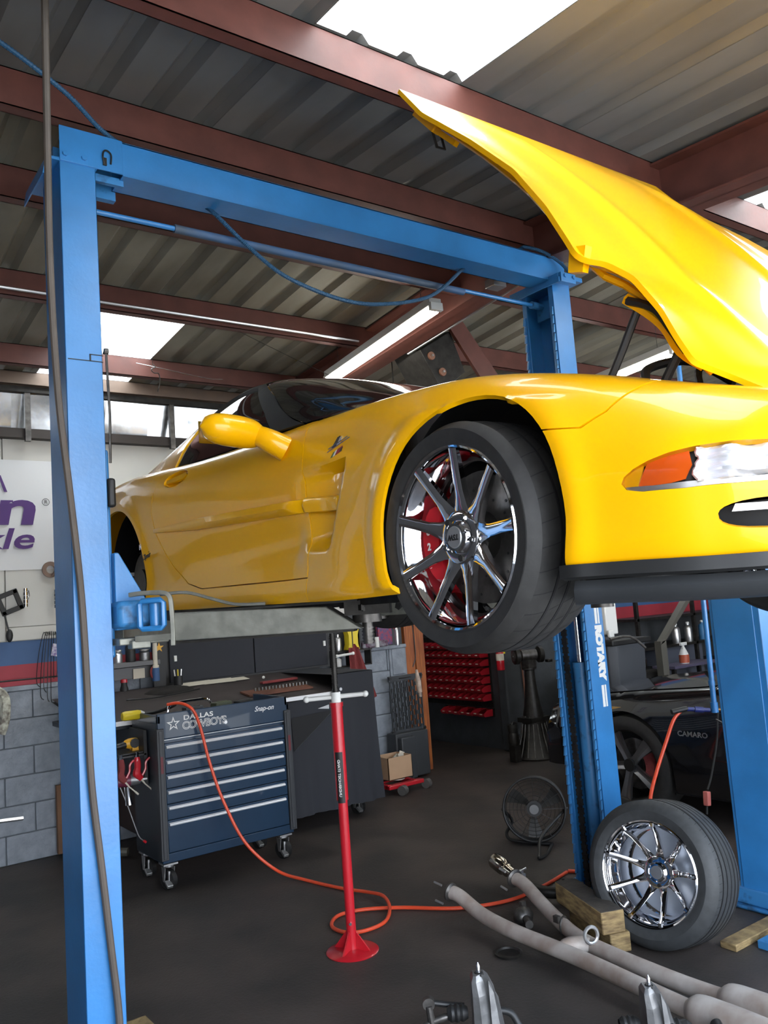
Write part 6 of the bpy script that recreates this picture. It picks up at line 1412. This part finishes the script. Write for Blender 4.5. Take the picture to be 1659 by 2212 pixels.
q = MB(); rows = [[V(CXm + x * w_, YF - y, z + .03 * (1 - x * x)) for x in np.linspace(-1, 1, 9)] for y, z, w_ in ((2.7, 1.27, .62), (3.4, 1.03, .74))]; q.grid(rows); B('rear_glass', q, GLASSB, cm, smooth=True)
q = MB(); q.box(CXm - .82, CXm + .82, YF - 3.5, YF + .6, .17, .6); B('underbody', q, DARK, cm)
XC, Z0 = XC_s, Z0_s
text('name_badge', 'CAMARO', .047, V(4.925, YF - .455, .60), (0, -1, 0), (0, 0, 1), ALU, cm, off=.001, sx=1.15)
q = MB(); q.box(4.95, 4.96, YF + .02, YF + .22, .73, .76); B('side_marker', q, mat('amber_reflect', (.5, .3, .1), .3), cm)
def cam_wheel(c, d):
    d = Vector(d); up = V(0, 0, 1); rt = up.cross(d)
    def P(r, a, h): return c + (rt * math.cos(a) + up * math.sin(a)) * r + d * h
    q = MB(); q.lathe([(0, .25), (.01, .27), (.012, .31), (-.005, .345), (-.03, .35), (-.22, .35), (-.24, .33), (-.24, .25)], c, d, 60); ty = B('tyre', q, RUBBER, cm, smooth=True, ang=40)
    q = MB(); q.lathe([(.002, .252), (-.004, .245), (-.03, .235), (-.2, .23), (-.2, .0001)], c, d, 48); rb = B('rim_barrel', q, DSTEEL, cm, smooth=True, ang=40)
    for i in range(5):
        a = math.radians(90 + 18 + 72 * i + 5); q = MB(); rows = []
        for f, rr, w0, w1, h in ((0, .03, .03, .03, -.02), (.3, .09, .028, .028, -.012), (.6, .16, .034, .034, -.004), (1, .240, .046, .046, .0)):
            def Q(o_, hh): return c + (rt * math.cos(a) + up * math.sin(a)) * rr + (rt * -math.sin(a) + up * math.cos(a)) * o_ + d * hh
            rows.append([Q(-w0, h), Q(-w0 * .2, h - .012), Q(w0 * .2, h - .012), Q(w0, h), Q(w0 * .8, h - .03), Q(-w0 * .8, h - .03)])
        q.grid(rows, True); B('spoke', q, mat('satin_grey_rim', (.30, .30, .31), .3, .9), rb)
    q = MB(); q.cyl(c - d * .03, c - d * .005, .045, n=24); B('centre_cap', q, BLACK, rb, smooth=True)
    q = MB(); q.lathe([(-.09, .06), (-.09, .18), (-.11, .18)], c, d, 40); B('brake_disc', q, STEEL, rb)
    q = MB(); rows = [[c + (rt * math.cos(a) + up * math.sin(a)) * r + d * h for r, h in ((.12, -.04), (.19, -.04), (.20, -.10), (.11, -.10))] for a in [math.radians(-30 + 60 * k / 8) for k in range(9)]]; q.grid(rows, True); B('brake_caliper', q, TOWEL, rb, smooth=True)
for (x, y, s) in ((4.945, YF, -1), (4.945, YF - 2.85, -1), (2 * CXm - 4.945, YF, 1), (2 * CXm - 4.945, YF - 2.85, 1)): cam_wheel(V(x, y, .35), (s, 0, 0))
# ================================================================ BACKGROUND, RIGHT
tc_ = T('trash_bin', (6.0, 4.95, 0), 'tall dark grey ribbed plastic bin behind the far blue post', 'bin')
tcx, tcy = 6.35, 5.25
q = MB(); rows = []
for z, s in ((.02, .82), (.3, .88), (.9, .97), (1.10, 1.0)):
    r = []
    for (a, b) in ((-.26, -.2), (-.2, -.26), (.2, -.26), (.26, -.2), (.26, .2), (.2, .26), (-.2, .26), (-.26, .2)): r.append(V(tcx + a * s, tcy + b * s, z))
    rows.append(r)
q.grid(rows, True); B('bin_body', q, mat('slate_plastic', (.06, .065, .075), .5), tc_, bevel=.008)
for k in range(4):
    q = MB(); q.bx((tcx - .262, tcy - .14 + .09 * k, .62), (.012, .035, .75)); B('rib', q, mat('slate_plastic', ()), tc_, bevel=.003)
q = MB(); q.box(tcx - .28, tcx + .28, tcy - .28, tcy + .28, 1.10, 1.15); B('lid', q, BLACK, tc_, bevel=.01)
q = MB(); q.bx((6.20, 5.12, 1.35), (.16, .12, .30)); q.bx((6.12, 5.02, 1.21), (.07, .03, .07)); o = B('paper_dispenser', q, WHITE, bevel=.01); tag(o, 'white machine box standing on top of the ribbed bin', 'box')
thing_tube('crank_handle', [V(6.02, 4.95, 1.17), V(6.17, 4.85, 1.18), V(6.28, 4.78, 1.07)], .012, STEEL, 'steel lever sticking out beside the ribbed bin', 'lever', n=8, seg=3)
# bracket arm (slanted then vertical olive steel), shelves and bottles
sf2 = T('wall_shelf', (8.5, 6.3, .5), 'dark steel shelving with bottles behind the black coupe', 'shelf')
q = MB()
for z in (.62, .88, 1.22): q.box(7.9, 9.9, 6.1, 6.6, z, z + .03)
for x in (7.92, 9.0, 9.86): q.box(x, x + .04, 6.1, 6.14, 0, 1.6); 
B('shelf_frame', q, DSTEEL, sf2)
q = MB(); q.box(8.55, 9.4, 6.3, 6.58, .1, .86); B('shelf_box', q, mat('shelf_cabinet', (.10, .11, .14), .6), sf2)
q = MB(); q.add([V(8.30, 5.60, 1.55), V(8.40, 5.60, 1.55), V(7.72, 5.60, 1.02), V(7.62, 5.60, .98), V(8.30, 5.68, 1.55), V(8.40, 5.68, 1.55), V(7.72, 5.68, 1.02), V(7.62, 5.68, .98)], [(0, 1, 2, 3), (7, 6, 5, 4), (0, 4, 5, 1), (1, 5, 6, 2), (2, 6, 7, 3), (3, 7, 4, 0)])
q.box(7.62, 7.72, 5.60, 5.68, 0, 1.02); o = B('bracket_post', q, mat('olive_steel', (.10, .095, .08), .6)); tag(o, 'bent olive steel post rising behind the black coupe', 'post')
for k, (x, m, cm_, lb) in enumerate([(8.75, ALU, WHITE, 'grey spray can, left of the three on the far shelf'), (9.0, ALU, WHITE, 'grey spray can, middle of the three on the far shelf'), (9.30, mat('sky_can', (.06, .2, .4), .4), WHITE, 'blue spray can, right of the three on the far shelf')]):
    bottle('spray_can', x, 6.2, .91, .24, .05, m, lb, 'spray can', cm_)
sp_ = T('spray_bottle', (8.46, 5.92, .70), 'white spray bottle with orange liquid on a shelf behind the black coupe', 'spray bottle')
q = MB(); q.lathe([(0, .0001), (0, .05), (.10, .055), (.16, .03), (.19, .016), (.21, .016)], (8.46, 5.92, .70), (0, 0, 1), 18); B('bottle', q, WHITE, sp_, smooth=True)
q = MB(); q.lathe([(.01, .057), (.10, .057)], (8.46, 5.92, .70), (0, 0, 1), 18); B('label', q, mat('orange_liquid', (.45, .10, .05), .4), sp_, smooth=True)
q = MB(); q.bx((8.44, 5.90, .925), (.11, .03, .035)); q.bx((8.42, 5.90, .89), (.012, .02, .05)); B('trigger_head', q, WHITE, sp_, bevel=.005)
q = MB(); q.box(8.1, 8.95, 5.8, 6.1, .67, .70); o = B('small_shelf', q, mat('purple_grey', (.09, .08, .13), .5)); tag(o, 'small shelf under the white spray bottle', 'shelf'); q = MB(); q.box(8.14, 8.18, 5.84, 5.88, 0, .67); q.box(8.86, 8.90, 5.84, 5.88, 0, .67); B('shelf_leg', q, DSTEEL, o)
cr_ = T('cable_reel', (6.9, 5.2, .8), 'coil of grey cable hanging beside the ribbed bin', 'cable coil')
q = MB()
for k in range(5): q.tube([V(6.85 + .02 * k, 5.42 + (.05 + .008 * k) * math.cos(t), .86 + (.08 + .01 * k) * math.sin(t)) for t in [j * math.pi / 10 for j in range(20)]], .008, 6, closed=True)
B('coil', q, mat('pale_cable', (.22, .22, .22), .5), cr_)
q = MB(); q.box(6.80, 6.96, 5.38, 5.46, 0, .77); B('coil_stand', q, DSTEEL, cr_)
q = MB(); q.bx((7.3, 6.0, .36), (.9, .5, .72)); q.bx((7.3, 5.9, .78), (.3, .2, .12)); q.cyl((7.6, 5.9, .72), (7.6, 5.9, .86), .09, n=14); o = B('engine_block', q, DSTEEL, bevel=.03); tag(o, 'dark machinery heaped between the ribbed bin and the bent post', 'machinery')
# pendant cable with salmon connector
pn = T('pendant_cable', (4.64, 3.2, .29), 'dark pendant cable with a salmon connector hanging near the black coupe', 'cable')
q = MB(); q.tube(cr([V(5.60, 3.2, 2.6), V(5.42, 3.2, 1.9), V(5.27, 3.2, 1.46), V(5.05, 3.2, 1.05), V(4.875, 3.2, .808), V(4.82, 3.2, .62), V(4.72, 3.2, .42), V(4.66, 3.2, .34)], 6), .006, 6); B('cable', q, BLACK, pn, smooth=True)
q = MB(); q.bx((4.645, 3.2, .29), (.035, .035, .085), Matrix.Rotation(.12, 3, 'Y')); B('connector', q, PINK, pn, bevel=.005)
q = MB(); q.cyl((4.635, 3.2, .245), (4.625, 3.2, .20), .007, n=8); B('pin', q, BLACK, pn)
# inspection lamp hanging left of the bin wall
jl = T('hanging_lamp', (4.0, 4.9, .95), 'pale inspection lamp hanging on its cord before the red bins', 'inspection lamp')
hx, hy = 3.87, 5.0
q = MB(); q.tube(cr([V(hx - .03, hy, zr(hy) - .02), V(hx - .03, hy, 2.6), V(hx - .03, hy, 1.62), V(hx - .02, hy, 1.35), V(hx - .02, hy, 1.22), V(hx - .05, hy, 1.15)], 5), .004, 6); B('cord', q, BLACK, jl, smooth=True)
q = MB(); q.lathe([(0, .0001), (.0, .010), (.03, .012), (.035, .018), (.12, .020), (.16, .014), (.20, .010), (.205, .0001)], (hx + .0, hy, .925), V(-.10, 0, 1), 16); B('lamp_body', q, mat('dirty_ivory', (.50, .38, .30), .5, var=.4, vscale=30), jl, smooth=True)
# ================================================================ OVERHEAD: fluorescent battens, haunch plate, wires
def batten(a, b, label, gap=.035):
    a = Vector(a); b = Vector(b); t = T('fluorescent_light', tuple((a + b) / 2), label, 'ceiling light'); d = (b - a).normalized(); s = d.cross(ZZ).normalized()
    M3 = Matrix((d, s, s.cross(d))).transposed(); q = MB(); q.bx((a + b) / 2 + V(0, 0, .045), ((b - a).length, .09, .05), M3); B('housing', q, mat('white_enamel', (.55, .55, .52), .4), t, bevel=.004)
    for k in (-1, 1):
        q = MB(); q.cyl(a + d * .03 + s * gap * k * .7, b - d * .03 + s * gap * k * .7, .0165, n=14); B('tube', q, LAMPW, t, smooth=True)
    for p in (a, b):
        q = MB(); q.bx(p + V(0, 0, .012), (.03, .09, .05), M3); B('end_cap', q, WHITE, t, bevel=.003)
    for p in (a + d * .15, b - d * .15):
        q = MB(); q.cyl(p + V(0, 0, .07), V(p.x, p.y, zr(p.y) - .01), .0018, n=5); B('hanging_wire', q, STEEL, t)
    return t
batten((3.253, 3.751, 3.40), (3.36, 5.16, 3.33), 'lit twin tube ceiling light beside the rafter above the yellow car roof')
batten((5.18, 3.42, 3.26), (5.33, 4.80, 3.22), 'lit twin tube ceiling light seen under the open hood')
batten((8.2, 3.2, 3.2), (8.2, 4.6, 3.2), 'lit twin tube ceiling light over the far right bay')
jb = T('junction_box', (3.65, 3.6, 3.5), 'small metal junction box under the rafter near the far post top', 'junction box')
q = MB(); q.bx((3.45, 3.42, 3.47), (.10, .08, .05)); B('box_body', q, ALU, jb, bevel=.003)
hb_ = T('splice_bracket', (4.1, 4.9, 3.3), 'dark steel box bracket with two round bolt washers under the roof', 'bracket')
RB = Matrix.Rotation(math.radians(0), 3, 'Z')
q = MB(); q.add([V(3.72, 4.5, 3.42), V(4.02, 4.5, 3.60), V(4.14, 4.5, 3.30), V(3.90, 4.5, 3.13), V(3.72, 4.85, 3.50), V(4.02, 4.85, 3.66), V(4.14, 4.85, 3.36), V(3.90, 4.85, 3.20)], [(0, 1, 2, 3), (7, 6, 5, 4), (0, 4, 5, 1), (1, 5, 6, 2), (2, 6, 7, 3), (3, 7, 4, 0)]); B('steel_box', q, DSTEEL, hb_, bevel=.005)
q = MB(); q.add([V(3.98, 4.46, 3.62), V(4.12, 4.46, 3.68), V(4.44, 4.46, 3.30), V(4.32, 4.46, 3.18), V(3.98, 4.49, 3.62), V(4.12, 4.49, 3.68), V(4.44, 4.49, 3.30), V(4.32, 4.49, 3.18)], [(0, 1, 2, 3), (7, 6, 5, 4), (0, 4, 5, 1), (1, 5, 6, 2), (2, 6, 7, 3), (3, 7, 4, 0)]); B('primer_plate', q, PRIM, hb_, bevel=.003)
for (x, z) in ((3.815, 3.385), (3.91, 3.275)):
    q = MB(); q.cyl((x, 4.499, z), (x, 4.485, z), .030, n=24); w_ = B('round_washer', q, mat('rust_washer', (.22, .10, .06), .6), hb_, smooth=True, ang=40)
    q = MB(); q.cyl((x, 4.486, z), (x, 4.470, z), .009, n=10); B('bolt_end', q, ALU, w_)
q = MB(); q.tube([V(3.95, 4.6, 3.6), V(3.95, 4.6, zr(4.6) - .005)], .002, 5); q.tube([V(4.35, 4.48, 3.3), V(4.2, 4.6, zr(4.6) - .005)], .002, 5); B('hanging_wire', q, STEEL, hb_)
# hook and wires hanging below the far skylight
hk = T('hanging_hook', (2.2, 5.7, 3.4), 'thin wire with an S hook hanging below the far skylight', 'hook')
q = MB(); q.tube([V(2.07, 5.35, zr(5.35) - .01), V(2.15, 5.6, 3.45)], .0018, 5); q.tube(cr([V(2.15, 5.6, 3.45), V(2.17, 5.6, 3.43), V(2.14, 5.6, 3.41), V(2.16, 5.6, 3.385), V(2.20, 5.62, 3.39), V(2.22, 5.65, 3.34), V(2.22, 5.7, 3.28)], 4), .004, 6); B('hook_wire', q, STEEL, hk, smooth=True)
thing_tube('loose_wire', [V(2.05, 5.65, 3.46), V(2.25, 5.65, 3.44), V(2.6, 5.7, 3.42), V(2.75, 5.72, 3.43)], .0025, ALU, 'thin pale loose wire below the second far purlin', 'wire', n=5)
thing_tube('loose_wire', [V(2.35, 5.0, 3.62), V(2.8, 4.7, 3.3), V(3.1, 4.5, 3.1)], .0018, STEEL, 'thin slanting wire running down behind the black car roof', 'wire', n=5)
thing_tube('roof_conduit', [V(.9, 4.80, 3.535), V(2.2, 4.80, 3.535), V(3.4, 4.80, 3.535)], .009, ALU, 'thin bright conduit along the bottom of the third far purlin', 'conduit', n=6)
# ================================================================ WALL TOOLS at the left edge
fr_ = T('wall_mirror', (1.35, 6.5, 1.85), 'black square hand mirror frame hung tilted on the cream wall', 'mirror')
q = MB(); c = V(1.355, 6.53, 1.84)
for k in range(4):
    a = math.radians(20 + 90 * k); d = V(math.cos(a), 0, math.sin(a)); p = V(-d.z, 0, d.x); q.bx(c + d * .062, (.155, .02, .035), Matrix((p, V(0, 1, 0), d)).transposed())
B('frame_ring', q, BLACK, fr_, bevel=.004)
q = MB(); q.tube(cr([V(1.32, 6.53, 1.75), V(1.335, 6.53, 1.68), V(1.345, 6.53, 1.64)], 4), .006, 6); q.sphere((1.35, 6.53, 1.60), .03, sc=(.8, .6, 1.6)); B('bulb_handle', q, BLACK, fr_, smooth=True)
for (x, z0_, lb) in ((1.465, 1.80, 'ribbed chrome socket tool hung beside the black frame on the wall'), (1.675, 1.78, 'ribbed chrome socket tool half hidden behind the near post')):
    q = MB(); z = z0_
    for k in range(5): q.cyl((x, 6.52, z), (x, 6.52, z + .024), .016 + .002 * (k % 2), n=14); z += .028
    q.tube([V(x + .012, 6.52, z0_ + .05), V(x + .025, 6.52, z0_ + .08), V(x + .02, 6.52, z0_ + .12)], .003, 5)
    o = B('chrome_socket', q, CHROME, smooth=True, ang=40); tag(o, lb, 'tool')
q = MB(); q.lathe([(0, .03), (0, .06), (-.012, .06), (-.02, .035), (-.012, .03)], (1.65, 6.54, 2.07), (0, -1, 0), 24); q.cyl((1.66, 6.53, 2.02), (1.70, 6.51, 2.08), .012, n=8); q.cyl((1.69, 6.53, 1.86), (1.69, 6.53, 2.03), .007, n=8)
o = B('hub_puller', q, mat('rusty_ring', (.22, .15, .12), .5, .5), smooth=True, ang=40); tag(o, 'rusty ring tool hanging at the banner corner by the near post', 'tool')
q = MB(); random.seed(3)
for k in range(12):
    x = 1.60 + .010 * k; L = .25 + .3 * random.random(); dx = -.06 + .011 * k
    q.tube(cr([V(x, 6.52, 1.58), V(x + dx * .4, 6.50, 1.60), V(x + dx, 6.50, 1.58 - L * .4), V(x + dx * 1.3, 6.51, 1.58 - L), V(x + dx * .8, 6.52, 1.58 - L - .05)], 5), .0028, 5)
o = B('cord_bundle', q, BLACK, smooth=True, kind='stuff'); tag(o, 'bundle of thin black cords hanging on the wall over the stripes', 'cords')
q = MB(); q.bx((1.655, 6.50, 1.47), (.05, .02, .09), Matrix.Rotation(.2, 3, 'Y')); o = B('white_tag', q, mat('tag_print', (.55, .55, .6), .6, var=.8, vscale=60, col2=(.12, .06, .25)), bevel=.004); tag(o, 'crumpled white and purple tag hung among the cords', 'tag')
q = MB(); q.tube(cr([V(1.20, 6.3, 1.24), V(1.25, 6.25, 1.18), V(1.24, 6.2, 1.05), V(1.21, 6.2, .95)], 6), [.035] * 19, 8); o = B('striped_bag', q, mat('striped_bag', (.55, .55, .45), .7, var=.9, vscale=25, col2=(.12, .10, .08)), smooth=True); tag(o, 'striped pale sack edge cut off at the left side of the frame', 'sack')
q = MB(); q.tube([V(1.15, 6.53, 1.28), V(1.68, 6.53, 1.275)], .006, 6); o = B('thin_rod', q, DSTEEL); tag(o, 'thin dark rod lying along the block wall ledge', 'rod')
